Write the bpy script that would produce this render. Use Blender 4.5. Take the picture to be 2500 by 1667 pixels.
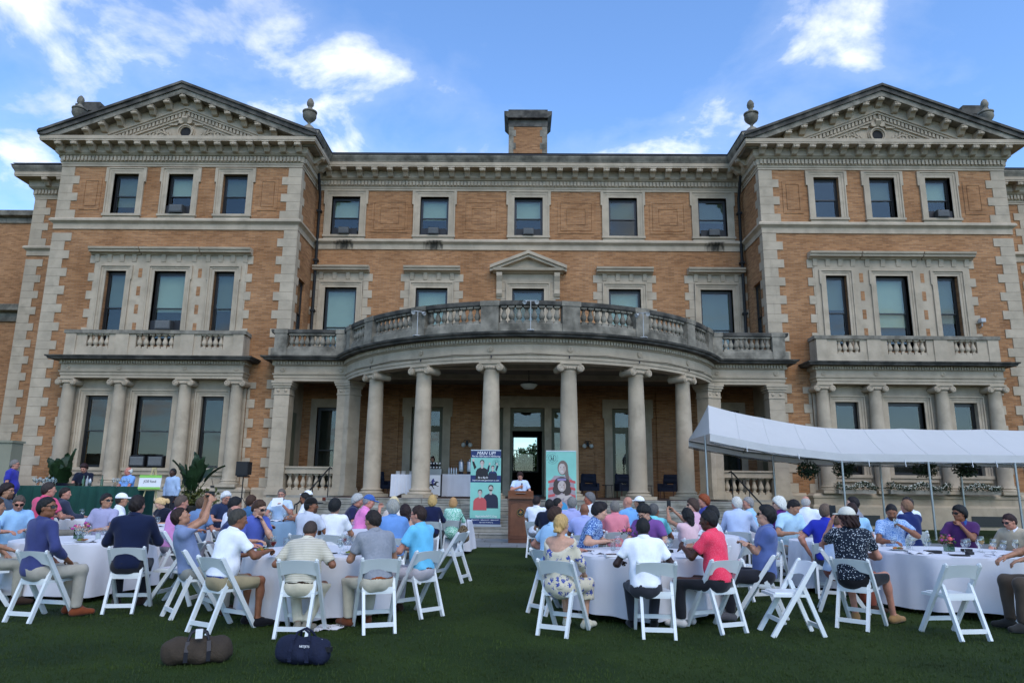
import bpy, math, random
import numpy as np
from mathutils import Vector, Matrix
rnd = random.Random(7)
R = math.radians
for o in list(bpy.data.objects): bpy.data.objects.remove(o)
scn = bpy.context.scene
COL = scn.collection
# ---------------------------------------------------------------- camera
cam = bpy.data.cameras.new('camera'); cam.lens = 24.98; cam.sensor_width = 36; cam.clip_end = 3000; cam.clip_start = .05
camo = bpy.data.objects.new('camera', cam); COL.objects.link(camo)
camo.matrix_world = Matrix.Translation((-.368, 0, 1.554)) @ Matrix.Rotation(R(.681), 4, 'Z') @ Matrix.Rotation(R(90+11.693), 4, 'X') @ Matrix.Rotation(R(.584), 4, 'Z')
scn.camera = camo
# ---------------------------------------------------------------- sky and sun
SUN_EL, SUN_AZ = 48, 158          # azimuth from +Y, clockwise: behind the camera, veiled by cloud
wd = bpy.data.worlds.new('World'); scn.world = wd; wd.use_nodes = True
def sky_nodes():
    nt = wd.node_tree; N = nt.nodes; L = nt.links; N.clear()
    out = N.new('ShaderNodeOutputWorld'); bg = N.new('ShaderNodeBackground'); bg.inputs[1].default_value = .15
    sky = N.new('ShaderNodeTexSky'); sky.sky_type = 'NISHITA'; sky.sun_disc = False
    sky.sun_elevation = R(SUN_EL); sky.sun_rotation = R(SUN_AZ); sky.air_density = 1.0; sky.dust_density = .6; sky.ozone_density = 1.0
    tc = N.new('ShaderNodeTexCoord'); sp = N.new('ShaderNodeSeparateXYZ'); L.new(tc.outputs['Generated'], sp.inputs[0])
    def M(op, a, b=None, clamp=False):
        n = N.new('ShaderNodeMath'); n.operation = op; n.use_clamp = clamp
        for i, v in enumerate((a, b)):
            if v is None: continue
            if isinstance(v, (int, float)): n.inputs[i].default_value = v
            else: L.new(v, n.inputs[i])
        return n.outputs[0]
    z = M('ADD', M('MAXIMUM', sp.outputs[2], 0.0), .22)
    cb = N.new('ShaderNodeCombineXYZ'); L.new(M('DIVIDE', sp.outputs[0], z), cb.inputs[0]); L.new(M('DIVIDE', sp.outputs[1], z), cb.inputs[1]); cb.inputs[2].default_value = CLOUD_SEED
    def noise(scale, detail, rough, dist=0., vec=cb.outputs[0]):
        n = N.new('ShaderNodeTexNoise'); n.inputs['Scale'].default_value = scale; n.inputs['Detail'].default_value = detail
        n.inputs['Roughness'].default_value = rough; n.inputs['Distortion'].default_value = dist; L.new(vec, n.inputs['Vector']); return n.outputs[0]
    big = noise(1.7, 2, .5); fine = noise(4.2, 7, .58, .25)
    d = M('ADD', M('MULTIPLY', big, .62), M('MULTIPLY', fine, .5))
    fac = M('MULTIPLY', M('SUBTRACT', d, CLOUD_T), 11.0, True)
    soft = M('MULTIPLY', M('SUBTRACT', d, CLOUD_T-.07), 2.2, True)
    f2 = M('MAXIMUM', M('MULTIPLY', fac, .93), M('MULTIPLY', soft, .55))
    mp = N.new('ShaderNodeVectorMath'); mp.operation = 'ADD'; mp.inputs[1].default_value = (.35, .12, .0); L.new(cb.outputs[0], mp.inputs[0])
    sh = noise(2.6, 3, .55, .3, mp.outputs[0])
    shf = M('MULTIPLY', M('SUBTRACT', sh, .44), 5.0, True)
    cc = N.new('ShaderNodeMix'); cc.data_type = 'RGBA'; L.new(shf, cc.inputs[0])
    cc.inputs[6].default_value = (9.2, 9.3, 9.4, 1); cc.inputs[7].default_value = (5.4, 6.0, 7.2, 1)
    sb = N.new('ShaderNodeMix'); sb.data_type = 'RGBA'; sb.blend_type = 'MULTIPLY'; sb.inputs[0].default_value = 1; L.new(sky.outputs[0], sb.inputs[6]); sb.inputs[7].default_value = SKY_TINT
    mx = N.new('ShaderNodeMix'); mx.data_type = 'RGBA'; L.new(f2, mx.inputs[0]); L.new(sb.outputs[2], mx.inputs[6]); L.new(cc.outputs[2], mx.inputs[7])
    L.new(mx.outputs[2], bg.inputs[0]); L.new(bg.outputs[0], out.inputs[0])
CLOUD_SEED, CLOUD_T, SKY_TINT = 6.04, .592, (1.24, 1.60, 2.0, 1)
sky_nodes()
sun = bpy.data.lights.new('sun', 'SUN'); sun.energy = 1.4; sun.angle = R(42); sun.color = (1, .87, .70)
suno = bpy.data.objects.new('sun', sun); COL.objects.link(suno); suno.location = (-10, -20, 40)
suno.rotation_euler = (R(90-SUN_EL), 0, R(180-SUN_AZ))
vs = scn.view_settings; vs.view_transform = 'Standard'; vs.look = 'None'; vs.exposure = .1; vs.gamma = 1
scn.cycles.max_bounces = 6; scn.cycles.diffuse_bounces = 3; scn.cycles.glossy_bounces = 3; scn.cycles.transparent_max_bounces = 10; scn.cycles.caustics_reflective = False; scn.cycles.caustics_refractive = False
# ---------------------------------------------------------------- helpers
OFF = {}; WORLD = set()
def link(o): COL.objects.link(o); return o
def thing(name, label, cat, loc=(0, 0, 0), a=0, group=None):
    o = link(bpy.data.objects.new(name, None)); o.location = loc; o.rotation_euler = (0, 0, -R(a)); o.empty_display_size = .1
    OFF[o.name] = Vector(loc)
    return tag(o, label, cat, group)
def tag(o, label=None, cat=None, group=None, kind=None):
    if label: o['label'] = label
    if cat: o['category'] = cat
    if group: o['group'] = group
    if kind: o['kind'] = kind
    return o
class MB:
    def __init__(s): s.v = []; s.f = []; s.m = []; s.mi = 0
    def add(s, vs, fs):
        b = len(s.v); s.v += [tuple(p) for p in vs]; s.f += [tuple(i+b for i in f) for f in fs]; s.m += [s.mi]*len(fs); return s
    def box(s, x0, x1, y0, y1, z0, z1):
        return s.add([(x0,y0,z0),(x1,y0,z0),(x1,y1,z0),(x0,y1,z0),(x0,y0,z1),(x1,y0,z1),(x1,y1,z1),(x0,y1,z1)],
                     [(0,3,2,1),(4,5,6,7),(0,1,5,4),(1,2,6,5),(2,3,7,6),(3,0,4,7)])
    def bar(s, a, b, w, t, up=(0, 0, 1)):       # box beam from a to b, w across, t along 'up'
        a = Vector(a); b = Vector(b); d = (b-a).normalized(); u = Vector(up); x = d.cross(u)
        if x.length < 1e-4: x = d.cross(Vector((0, 1, 0)))
        x.normalize(); u = x.cross(d).normalized(); x = x*w/2; u = u*t/2
        return s.add([a-x-u, a+x-u, a+x+u, a-x+u, b-x-u, b+x-u, b+x+u, b-x+u], [(0,1,2,3),(7,6,5,4),(4,5,1,0),(5,6,2,1),(6,7,3,2),(7,4,0,3)])
    def prism(s, poly, y0, y1):                 # poly in XZ, extruded along Y
        n = len(poly); vs = [(x, y0, z) for x, z in poly]+[(x, y1, z) for x, z in poly]
        area = sum(poly[i][0]*poly[(i+1)%n][1]-poly[(i+1)%n][0]*poly[i][1] for i in range(n))
        f = [tuple(range(n)), tuple(range(2*n-1, n-1, -1))]+[(i, i+n, (i+1)%n+n, (i+1)%n) for i in range(n)]
        if area < 0: f = [t[::-1] for t in f]
        return s.add(vs, f)
    def prismx(s, poly, x0, x1):                # poly in YZ, extruded along X
        n = len(poly); vs = [(x0, y, z) for y, z in poly]+[(x1, y, z) for y, z in poly]
        area = sum(poly[i][0]*poly[(i+1)%n][1]-poly[(i+1)%n][0]*poly[i][1] for i in range(n))
        f = [tuple(range(n-1, -1, -1)), tuple(range(n, 2*n))]+[(i, (i+1)%n, (i+1)%n+n, i+n) for i in range(n)]
        if area < 0: f = [t[::-1] for t in f]
        return s.add(vs, f)
    def prismz(s, poly, z0, z1):
        n = len(poly); vs = [(x, y, z0) for x, y in poly]+[(x, y, z1) for x, y in poly]
        area = sum(poly[i][0]*poly[(i+1)%n][1]-poly[(i+1)%n][0]*poly[i][1] for i in range(n))
        f = [tuple(range(n-1, -1, -1)), tuple(range(n, 2*n))]+[(i, (i+1)%n, (i+1)%n+n, i+n) for i in range(n)]
        if area < 0: f = [t[::-1] for t in f]
        return s.add(vs, f)
    def lathe(s, prof, n=12, c=(0, 0, 0), mod=None):   # prof: (r,z)
        vs = []; k = len(prof)
        for i in range(n):
            a = 2*math.pi*i/n
            for r, z in prof:
                rr = r*(mod(a, z) if mod else 1); vs.append((c[0]+rr*math.cos(a), c[1]+rr*math.sin(a), c[2]+z))
        f = []
        for i in range(n):
            j = (i+1) % n
            for q in range(k-1): f.append((i*k+q, j*k+q, j*k+q+1, i*k+q+1))
        if prof[0][0] > 1e-4: f.append(tuple(i*k for i in range(n-1, -1, -1)))
        if prof[-1][0] > 1e-4: f.append(tuple(i*k+k-1 for i in range(n)))
        return s.add(vs, f)
    def tube(s, pts, r, n=8):
        pts = [Vector(p) for p in pts]; k = len(pts); rs = r if isinstance(r, (list, tuple)) else [r]*k
        vs = []; prev = None
        for i, p in enumerate(pts):
            d = (pts[min(i+1, k-1)]-pts[max(i-1, 0)]).normalized()
            if prev is None:
                u = d.cross(Vector((0, 0, 1)))
                if u.length < .05: u = d.cross(Vector((0, 1, 0)))
            else: u = prev-d*prev.dot(d)
            u.normalize(); prev = u; w = d.cross(u)
            for q in range(n):
                a = 2*math.pi*q/n; vs.append(p+(u*math.cos(a)+w*math.sin(a))*rs[i])
        f = [(i*n+q, i*n+(q+1) % n, (i+1)*n+(q+1) % n, (i+1)*n+q) for i in range(k-1) for q in range(n)]
        f += [tuple(range(n-1, -1, -1)), tuple((k-1)*n+q for q in range(n))]
        return s.add(vs, f)
    def ell(s, c, r, nu=10, nv=7):
        vs = [(c[0], c[1], c[2]-r[2])]; f = []
        for j in range(1, nv):
            t = math.pi*j/nv-math.pi/2
            for i in range(nu):
                a = 2*math.pi*i/nu; vs.append((c[0]+r[0]*math.cos(t)*math.cos(a), c[1]+r[1]*math.cos(t)*math.sin(a), c[2]+r[2]*math.sin(t)))
        vs.append((c[0], c[1], c[2]+r[2])); T = len(vs)-1
        for i in range(nu):
            j = (i+1) % nu; f.append((0, 1+j, 1+i)); f.append((T, T-nu+i, T-nu+j))
        for q in range(nv-2):
            for i in range(nu):
                j = (i+1) % nu; b = 1+q*nu; f.append((b+i, b+j, b+nu+j, b+nu+i))
        return s.add(vs, f)
    def sweep(s, prof, path, cap=True):         # prof (u,z) open polyline; outward = right hand of path
        P = [Vector(p) for p in path]; n = len(P); k = len(prof); vs = []
        nr = []
        for i in range(n-1):
            d = (P[i+1]-P[i]).normalized(); nr.append(Vector((d.y, -d.x)))
        for i in range(n):
            if i == 0: m = nr[0]
            elif i == n-1: m = nr[-1]
            else: m = (nr[i-1]+nr[i])/(1+nr[i-1].dot(nr[i]))
            for u, z in prof: vs.append((P[i].x+m.x*u, P[i].y+m.y*u, z))
        f = [(i*k+q, (i+1)*k+q, (i+1)*k+q+1, i*k+q+1) for i in range(n-1) for q in range(k-1)]
        if cap: f += [tuple(range(k-1, -1, -1)), tuple((n-1)*k+q for q in range(k))]
        return s.add(vs, f)
    def mesh(s, name, mats, smooth=None):
        me = bpy.data.meshes.new(name); me.from_pydata(s.v, [], s.f)
        for m in (mats if isinstance(mats, (list, tuple)) else [mats]): me.materials.append(m)
        if any(s.m): me.polygons.foreach_set('material_index', s.m)
        if smooth is not None:
            me.polygons.foreach_set('use_smooth', [True]*len(me.polygons))
            if smooth < 179: me.set_sharp_from_angle(angle=R(smooth))
        me.update(); return me
def ob(name, me, parent=None, loc=None, rot=None, scale=None):     # loc in world for top-level parts, local otherwise
    o = link(bpy.data.objects.new(name, me))
    if parent is not None:
        o.parent = parent
        off = OFF.get(parent.name)
        if off is not None and parent.name in WORLD: o.location = Vector(loc or (0, 0, 0))-off
        else: o.location = loc or (0, 0, 0)
    elif loc: o.location = loc
    if rot: o.rotation_euler = rot
    if scale: o.scale = scale
    return o
def part(name, mb, mats, parent=None, smooth=None, loc=None, rot=None, scale=None):
    return ob(name, mb.mesh(name, mats, smooth), parent, loc, rot, scale)
def clone(root, loc, a=None, label=None, group=None):
    def cp(o, par):
        c = o.copy(); COL.objects.link(c)
        if par: c.parent = par
        for ch in KIDS.get(o.name) or [k for k in o.children]: cp(ch, c)
        return c
    r = cp(root, None); r.location = loc
    if a is not None: r.rotation_euler = (0, 0, -R(a))
    if label: r['label'] = label
    if group: r['group'] = group
    return r
KIDS = {}
def S(t): t = max(0., min(1., t)); return t*t*(3-2*t)
def ground(x, y): return .06*S((y-9)/4)+.28*S((-x-6)/5)*S((y-11)/5)
# ---------------------------------------------------------------- materials
MATS = {}
def mat(name, col, rough=.75, vary=None, bump=None, metal=0., spec=.35, trans=None, coord='Object', col2=None, sheen=0.):
    if name in MATS: return MATS[name]
    m = bpy.data.materials.new(name); m.use_nodes = True; MATS[name] = m
    N = m.node_tree.nodes; L = m.node_tree.links; b = N['Principled BSDF']
    b.inputs['Base Color'].default_value = (*col, 1); b.inputs['Roughness'].default_value = rough; b.inputs['Metallic'].default_value = metal
    b.inputs['Specular IOR Level'].default_value = spec
    if sheen: b.inputs['Sheen Weight'].default_value = sheen
    tc = N.new('ShaderNodeTexCoord')
    if vary:
        n = N.new('ShaderNodeTexNoise'); n.inputs['Scale'].default_value = vary[0]; n.inputs['Detail'].default_value = 5; n.inputs['Roughness'].default_value = .62
        L.new(tc.outputs[coord], n.inputs['Vector'])
        r = N.new('ShaderNodeMapRange'); r.inputs[1].default_value = .3; r.inputs[2].default_value = .7; L.new(n.outputs[0], r.inputs[0])
        x = N.new('ShaderNodeMix'); x.data_type = 'RGBA'; L.new(r.outputs[0], x.inputs[0])
        c2 = col2 or tuple(c*(1-vary[1]) for c in col)
        x.inputs[6].default_value = (*c2, 1); x.inputs[7].default_value = (*[min(1, c*(1+vary[1]*.35)) for c in col], 1)
        L.new(x.outputs[2], b.inputs['Base Color'])
    if bump:
        n = N.new('ShaderNodeTexNoise'); n.inputs['Scale'].default_value = bump[0]; n.inputs['Detail'].default_value = 4
        L.new(tc.outputs[coord], n.inputs['Vector'])
        q = N.new('ShaderNodeBump'); q.inputs['Strength'].default_value = bump[1]; q.inputs['Distance'].default_value = bump[2] if len(bump) > 2 else .02
        L.new(n.outputs[0], q.inputs['Height']); L.new(q.outputs[0], b.inputs['Normal'])
    return m
def stone(name, col, dirt, dirtcol, streak=0.):
    """weathered stone: blotches of lichen and soot with rain streaks"""
    m = bpy.data.materials.new(name); m.use_nodes = True; MATS[name] = m
    N = m.node_tree.nodes; L = m.node_tree.links; b = N['Principled BSDF']; b.inputs['Roughness'].default_value = .85; b.inputs['Specular IOR Level'].default_value = .2
    g = N.new('ShaderNodeNewGeometry')
    def noise(scale, det, sc=(1, 1, 1)):
        mp = N.new('ShaderNodeMapping'); mp.inputs['Scale'].default_value = sc; L.new(g.outputs['Position'], mp.inputs[0])
        n = N.new('ShaderNodeTexNoise'); n.inputs['Scale'].default_value = scale; n.inputs['Detail'].default_value = det; n.inputs['Roughness'].default_value = .6
        L.new(mp.outputs[0], n.inputs['Vector']); return n.outputs[0]
    def rng(x, a, c, lo=0., hi=1.):
        r = N.new('ShaderNodeMapRange'); r.inputs[1].default_value = a; r.inputs[2].default_value = c; r.inputs[3].default_value = lo; r.inputs[4].default_value = hi; L.new(x, r.inputs[0]); return r.outputs[0]
    def mix(f, a, c):
        x = N.new('ShaderNodeMix'); x.data_type = 'RGBA'; L.new(f, x.inputs[0])
        for i, v in ((6, a), (7, c)):
            if isinstance(v, tuple): x.inputs[i].default_value = (*v, 1)
            else: L.new(v, x.inputs[i])
        return x.outputs[2]
    c = mix(rng(noise(.9, 3), .35, .65), tuple(x*.86 for x in col), tuple(min(1, x*1.08) for x in col))
    oi = N.new('ShaderNodeObjectInfo')
    mm = N.new('ShaderNodeMath'); mm.operation = 'MULTIPLY'; mm.inputs[1].default_value = .2; L.new(oi.outputs['Random'], mm.inputs[0])
    c = mix(mm.outputs[0], c, tuple(x*.6 for x in col))
    fd = rng(noise(1.7, 8), .5-dirt*.5, .85-dirt*.5)
    c = mix(fd, c, dirtcol)
    if streak:
        c = mix(rng(noise(3.0, 5, (1, 1, .12)), .62, .8, 0, streak), c, tuple(x*.45 for x in dirtcol))
    L.new(c, b.inputs['Base Color'])
    q = N.new('ShaderNodeBump'); q.inputs['Strength'].default_value = .35; q.inputs['Distance'].default_value = .02
    L.new(noise(14, 6), q.inputs['Height']); L.new(q.outputs[0], b.inputs['Normal'])
    return m
def brick_mat(name, c1, c2, mortar, bw=.305, bh=.073):
    m = bpy.data.materials.new(name); m.use_nodes = True; MATS[name] = m
    N = m.node_tree.nodes; L = m.node_tree.links; b = N['Principled BSDF']; b.inputs['Roughness'].default_value = .85; b.inputs['Specular IOR Level'].default_value = .15
    g = N.new('ShaderNodeNewGeometry'); sp = N.new('ShaderNodeSeparateXYZ'); L.new(g.outputs['Position'], sp.inputs[0])
    ad = N.new('ShaderNodeMath'); ad.operation = 'ADD'; L.new(sp.outputs[0], ad.inputs[0]); L.new(sp.outputs[1], ad.inputs[1])
    cb = N.new('ShaderNodeCombineXYZ'); L.new(ad.outputs[0], cb.inputs[0]); L.new(sp.outputs[2], cb.inputs[1])
    t = N.new('ShaderNodeTexBrick'); L.new(cb.outputs[0], t.inputs['Vector'])
    t.inputs['Color1'].default_value = (*c1, 1); t.inputs['Color2'].default_value = (*c2, 1); t.inputs['Mortar'].default_value = (*mortar, 1)
    t.inputs['Scale'].default_value = 1; t.inputs['Mortar Size'].default_value = .007; t.inputs['Brick Width'].default_value = bw; t.inputs['Row Height'].default_value = bh; t.inputs['Bias'].default_value = -.15
    def nz(s, sc=(1, 1, 1)):
        mp = N.new('ShaderNodeMapping'); mp.inputs['Scale'].default_value = sc; L.new(g.outputs['Position'], mp.inputs[0])
        n = N.new('ShaderNodeTexNoise'); n.inputs['Scale'].default_value = s; n.inputs['Detail'].default_value = 6; L.new(mp.outputs[0], n.inputs['Vector'])
        r = N.new('ShaderNodeMapRange'); r.inputs[1].default_value = .35; r.inputs[2].default_value = .68; L.new(n.outputs[0], r.inputs[0]); return r.outputs[0]
    x = N.new('ShaderNodeMix'); x.data_type = 'RGBA'; x.blend_type = 'MULTIPLY'; L.new(nz(.55), x.inputs[0]); L.new(t.outputs[0], x.inputs[6]); x.inputs[7].default_value = (.74, .69, .64, 1)
    y = N.new('ShaderNodeMix'); y.data_type = 'RGBA'; y.blend_type = 'MULTIPLY'; L.new(nz(5, (.5, .5, 2.4)), y.inputs[0]); L.new(x.outputs[2], y.inputs[6]); y.inputs[7].default_value = (.82, .79, .76, 1)
    L.new(y.outputs[2], b.inputs['Base Color'])
    q = N.new('ShaderNodeBump'); q.invert = True; q.inputs['Strength'].default_value = .6; q.inputs['Distance'].default_value = .012; L.new(t.outputs['Fac'], q.inputs['Height']); L.new(q.outputs[0], b.inputs['Normal'])
    return m
def glass_mat(name, tint, refl, rough=.01, wob=.0):
    m = bpy.data.materials.new(name); m.use_nodes = True; MATS[name] = m
    N = m.node_tree.nodes; L = m.node_tree.links; N.clear()
    out = N.new('ShaderNodeOutputMaterial'); t = N.new('ShaderNodeBsdfTransparent'); t.inputs[0].default_value = (*tint, 1)
    gl = N.new('ShaderNodeBsdfGlossy'); gl.inputs['Roughness'].default_value = rough; gl.inputs[0].default_value = (1, 1, 1, 1)
    lw = N.new('ShaderNodeLayerWeight'); lw.inputs[0].default_value = .5
    pw = N.new('ShaderNodeMath'); pw.operation = 'POWER'; pw.inputs[1].default_value = 4.; L.new(lw.outputs['Facing'], pw.inputs[0])
    ad = N.new('ShaderNodeMath'); ad.operation = 'MULTIPLY_ADD'; ad.inputs[1].default_value = 1-refl; ad.inputs[2].default_value = refl; L.new(pw.outputs[0], ad.inputs[0])
    if wob:
        tc = N.new('ShaderNodeTexCoord'); n = N.new('ShaderNodeTexNoise'); n.inputs['Scale'].default_value = 1.6; L.new(tc.outputs['Object'], n.inputs['Vector'])
        q = N.new('ShaderNodeBump'); q.inputs['Strength'].default_value = wob; q.inputs['Distance'].default_value = .05; L.new(n.outputs[0], q.inputs['Height']); L.new(q.outputs[0], gl.inputs['Normal'])
    mx = N.new('ShaderNodeMixShader'); L.new(ad.outputs[0], mx.inputs[0]); L.new(t.outputs[0], mx.inputs[1]); L.new(gl.outputs[0], mx.inputs[2]); L.new(mx.outputs[0], out.inputs[0])
    return m
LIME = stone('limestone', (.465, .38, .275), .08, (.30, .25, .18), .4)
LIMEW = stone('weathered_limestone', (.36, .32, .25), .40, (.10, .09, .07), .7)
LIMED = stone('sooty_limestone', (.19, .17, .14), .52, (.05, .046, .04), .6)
STEPS = stone('step_stone', (.38, .36, .31), .3, (.17, .155, .12), .5)
BRICK = brick_mat('tan_brick', (.49, .248, .112), (.285, .135, .06), (.36, .26, .17))
FLOORB = brick_mat('red_floor_brick', (.20, .05, .03), (.13, .035, .025), (.10, .07, .06), .2, .1)
SLATE = mat('bluestone_paving', (.20, .21, .21), .7, (1.4, .35), (20, .2))
ROOF = mat('roof_sheet', (.05, .05, .055), .6, (2, .3))
BLACK = mat('black_window_paint', (.012, .012, .012), .35, spec=.5)
SAGE = mat('sage_door_paint', (.155, .155, .10), .5, (3, .15))
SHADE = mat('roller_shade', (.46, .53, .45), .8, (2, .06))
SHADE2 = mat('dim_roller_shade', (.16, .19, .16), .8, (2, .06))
CURT = mat('cream_curtain', (.42, .40, .30), .8, (6, .25))
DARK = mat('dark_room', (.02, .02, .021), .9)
ROOMW = mat('room_plaster', (.10, .085, .065), .9)
GLASS = glass_mat('window_glass', (.80, .84, .80), .038, .005, 0)
METAL = mat('grey_steel', (.34, .35, .35), .35, metal=.9)
DKMET = mat('black_iron', (.014, .014, .014), .5)
# ================================================================ the mansion
YP, YC, YW = 31.4, 34.05, 35.4          # pavilion, centre and side-wing wall planes
PX, PW, XW = 16.57, 5.725, 26.3         # pavilion centre, half width; outer corner of the side wing
XI, XO = PX-PW, PX+PW
man = thing('mansion', 'long tan brick mansion with limestone trim, two gabled pavilions and a curved columned porch', 'mansion', (0, YC, 0)); WORLD.add(man.name)
def mp(name, mb, mats=None, smooth=None, loc=None, rot=None, scale=None): return part(name, mb, mats or LIME, man, smooth, loc, rot, scale)
def wall_mesh(x0, x1, z0, z1, holes, depth=.45):
    """front sheet at y=0 with openings and their reveals (local x,z; y inward)"""
    xs = sorted({x0, x1, *[v for h in holes for v in h[:2]]}); zs = sorted({z0, z1, *[v for h in holes for v in h[2:]]})
    xs = [x for x in xs if x0 <= x <= x1]; zs = [z for z in zs if z0 <= z <= z1]
    mb = MB()
    for i in range(len(xs)-1):
        for j in range(len(zs)-1):
            cx, cz = (xs[i]+xs[i+1])/2, (zs[j]+zs[j+1])/2
            if any(h[0] < cx < h[1] and h[2] < cz < h[3] for h in holes): continue
            mb.add([(xs[i], 0, zs[j]), (xs[i+1], 0, zs[j]), (xs[i+1], 0, zs[j+1]), (xs[i], 0, zs[j+1])], [(0, 1, 2, 3)])
    for a, b, c, d in holes:
        mb.add([(a, 0, c), (b, 0, c), (b, 0, d), (a, 0, d), (a, depth, c), (b, depth, c), (b, depth, d), (a, depth, d)], [(0, 4, 5, 1), (1, 5, 6, 2), (2, 6, 7, 3), (3, 7, 4, 0)])
    return mb
RZ = {'front': 0, 'left': R(90), 'right': R(-90)}   # faces -Y, +X (left pavilion's inner side), -X
# ---- windows ------------------------------------------------------------
def window(x, y, z0, z1, w, style='sash', shade=0., shade2=None, face=0, inset=.2, fm=None, room=True, mid=.5, split=None, matsh=None):
    fm = fm or BLACK
    H = z1-z0; f = MB(); b = .07
    f.box(-w, -w+b, 0, .12, 0, H); f.box(w-b, w, 0, .12, 0, H); f.box(-w+b, w-b, .002, .118, H-b-.03, H); f.box(-w+b, w-b, .002, .118, 0, b)
    o = part('window', f, fm, man, loc=(x+(inset*math.sin(-face)), y+inset*math.cos(face), z0), rot=(0, 0, face))
    zm = H*mid
    def sash(a, c, yy):
        s = MB(); q = .05
        s.box(-w+b+.002, -w+b+q, yy, yy+.04, a, c); s.box(w-b-q, w-b-.002, yy, yy+.04, a, c); s.box(-w+b+q, w-b-q, yy+.001, yy+.039, a, a+q); s.box(-w+b+q, w-b-q, yy+.001, yy+.039, c-q, c)
        part('sash', s, fm, o)
        p = MB(); p.box(-w+b+q-.01, w-b-q+.01, yy+.015, yy+.021, a+q-.01, c-q+.01); part('pane', p, GLASS, o)
    if style == 'sash': sash(zm, H-b-.032, .02); sash(b+.002, zm+.045, .065)
    else: sash(b+.002, H-b-.032, .04)
    if shade:
        s = MB(); k = 8 if shade > .3 else 4
        s.box(-w+b+.01, w-b-.01, .17, .176, H-.1-(H-.15)*shade, H-.04)
        s.box(-w+b+.01, w-b-.01, .165, .18, H-.1-(H-.15)*shade-.03, H-.1-(H-.15)*shade)
        part('shade', s, matsh or SHADE, o)
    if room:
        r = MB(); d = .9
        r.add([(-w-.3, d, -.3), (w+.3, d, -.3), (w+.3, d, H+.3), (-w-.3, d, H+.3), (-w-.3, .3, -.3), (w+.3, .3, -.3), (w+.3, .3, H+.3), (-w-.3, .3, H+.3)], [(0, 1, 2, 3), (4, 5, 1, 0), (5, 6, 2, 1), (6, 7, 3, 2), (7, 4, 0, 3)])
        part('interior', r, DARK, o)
    return o
def surround(x, y, z0, z1, w, t=.28, ear=.08, proud=.07, sill=True, face=0, depth=.22, sillh=.24):
    """moulded architrave with ears"""
    m = MB(); H = z1-z0; e = ear
    for k, (a, c, p) in enumerate(((0, t*.45, proud*.55), (t*.45, t*.8, proud*.8), (t*.8, t, proud*1.35))):
        m.box(-w-c, -w-a, -p, depth, 0, H+a); m.box(w+a, w+c, -p, depth, 0, H+a)
        m.box(-w-c, w+c, -p-.001*k, depth, H+a, H+c)
    m.box(-w-t-e, -w-t, -proud*1.3, .02, H-.42, H+t); m.box(w+t, w+t+e, -proud*1.3, .02, H-.42, H+t)
    o = part('window_surround', m, LIME, man, loc=(x, y, z0), rot=(0, 0, face))
    if sill:
        s = MB(); s.box(-w-t-.03, w+t+.03, -proud-.08, depth, -sillh*.45, 0); s.box(-w-t+.02, w+t-.02, -proud-.02, depth, -sillh, -sillh*.45-.002)
        part('sill', s, LIME, o)
    return o
# ---- quoins ---------------------------------------------------------------
def quoin_mesh(fw, sw, h):
    m = MB(); g = .005; p = .035
    m.prismz([(-p, -p), (fw, -p), (fw, .02), (.02, .02), (.02, sw), (-p, sw)], g, h-g)
    return m.mesh('quoin', LIME)
QW, QN = quoin_mesh(.88, .62, .40), quoin_mesh(.60, .36, .46)
def quoins(cx, cy, z0, z1, sx, skip=()):
    z = z0; k = 0
    while z < z1-.2:
        h = .40 if k % 2 == 0 else .46
        hh = min(h, z1-z)
        if not any(a < z+h/2 < b for a, b in skip):
            ob('quoin', QW if k % 2 == 0 else QN, man, (cx, cy, z), None, (sx, 1, hh/h))
        z += h; k += 1
for s in (-1, 1):
    for za, zb in ((1.5, 13.26), (13.82, 16.44)):
        quoins(s*XO, YP, za, zb, -s); quoins(s*XI, YP, max(za, 7.3), zb, s); quoins(s*XW, YW, za, zb, -s)
def jag(x, y, z0, z1, sx, w1=.16, w2=.42, h1=.40, h2=.46, p=.035, name='surround_block'):
    """toothed limestone blocks bonding a surround into the brick; x = inner edge, grows towards sx"""
    z = z0; k = 0
    while z < z1-.05:
        h = min(h1 if k % 2 == 0 else h2, z1-z); w = w2 if k % 2 == 0 else w1
        m = MB(); m.box(0, w, -p, .02, .007, h-.007); ob(name, m.mesh(name, LIME), man, (x, y, z), None, (sx, 1, 1)); z += h; k += 1
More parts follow.
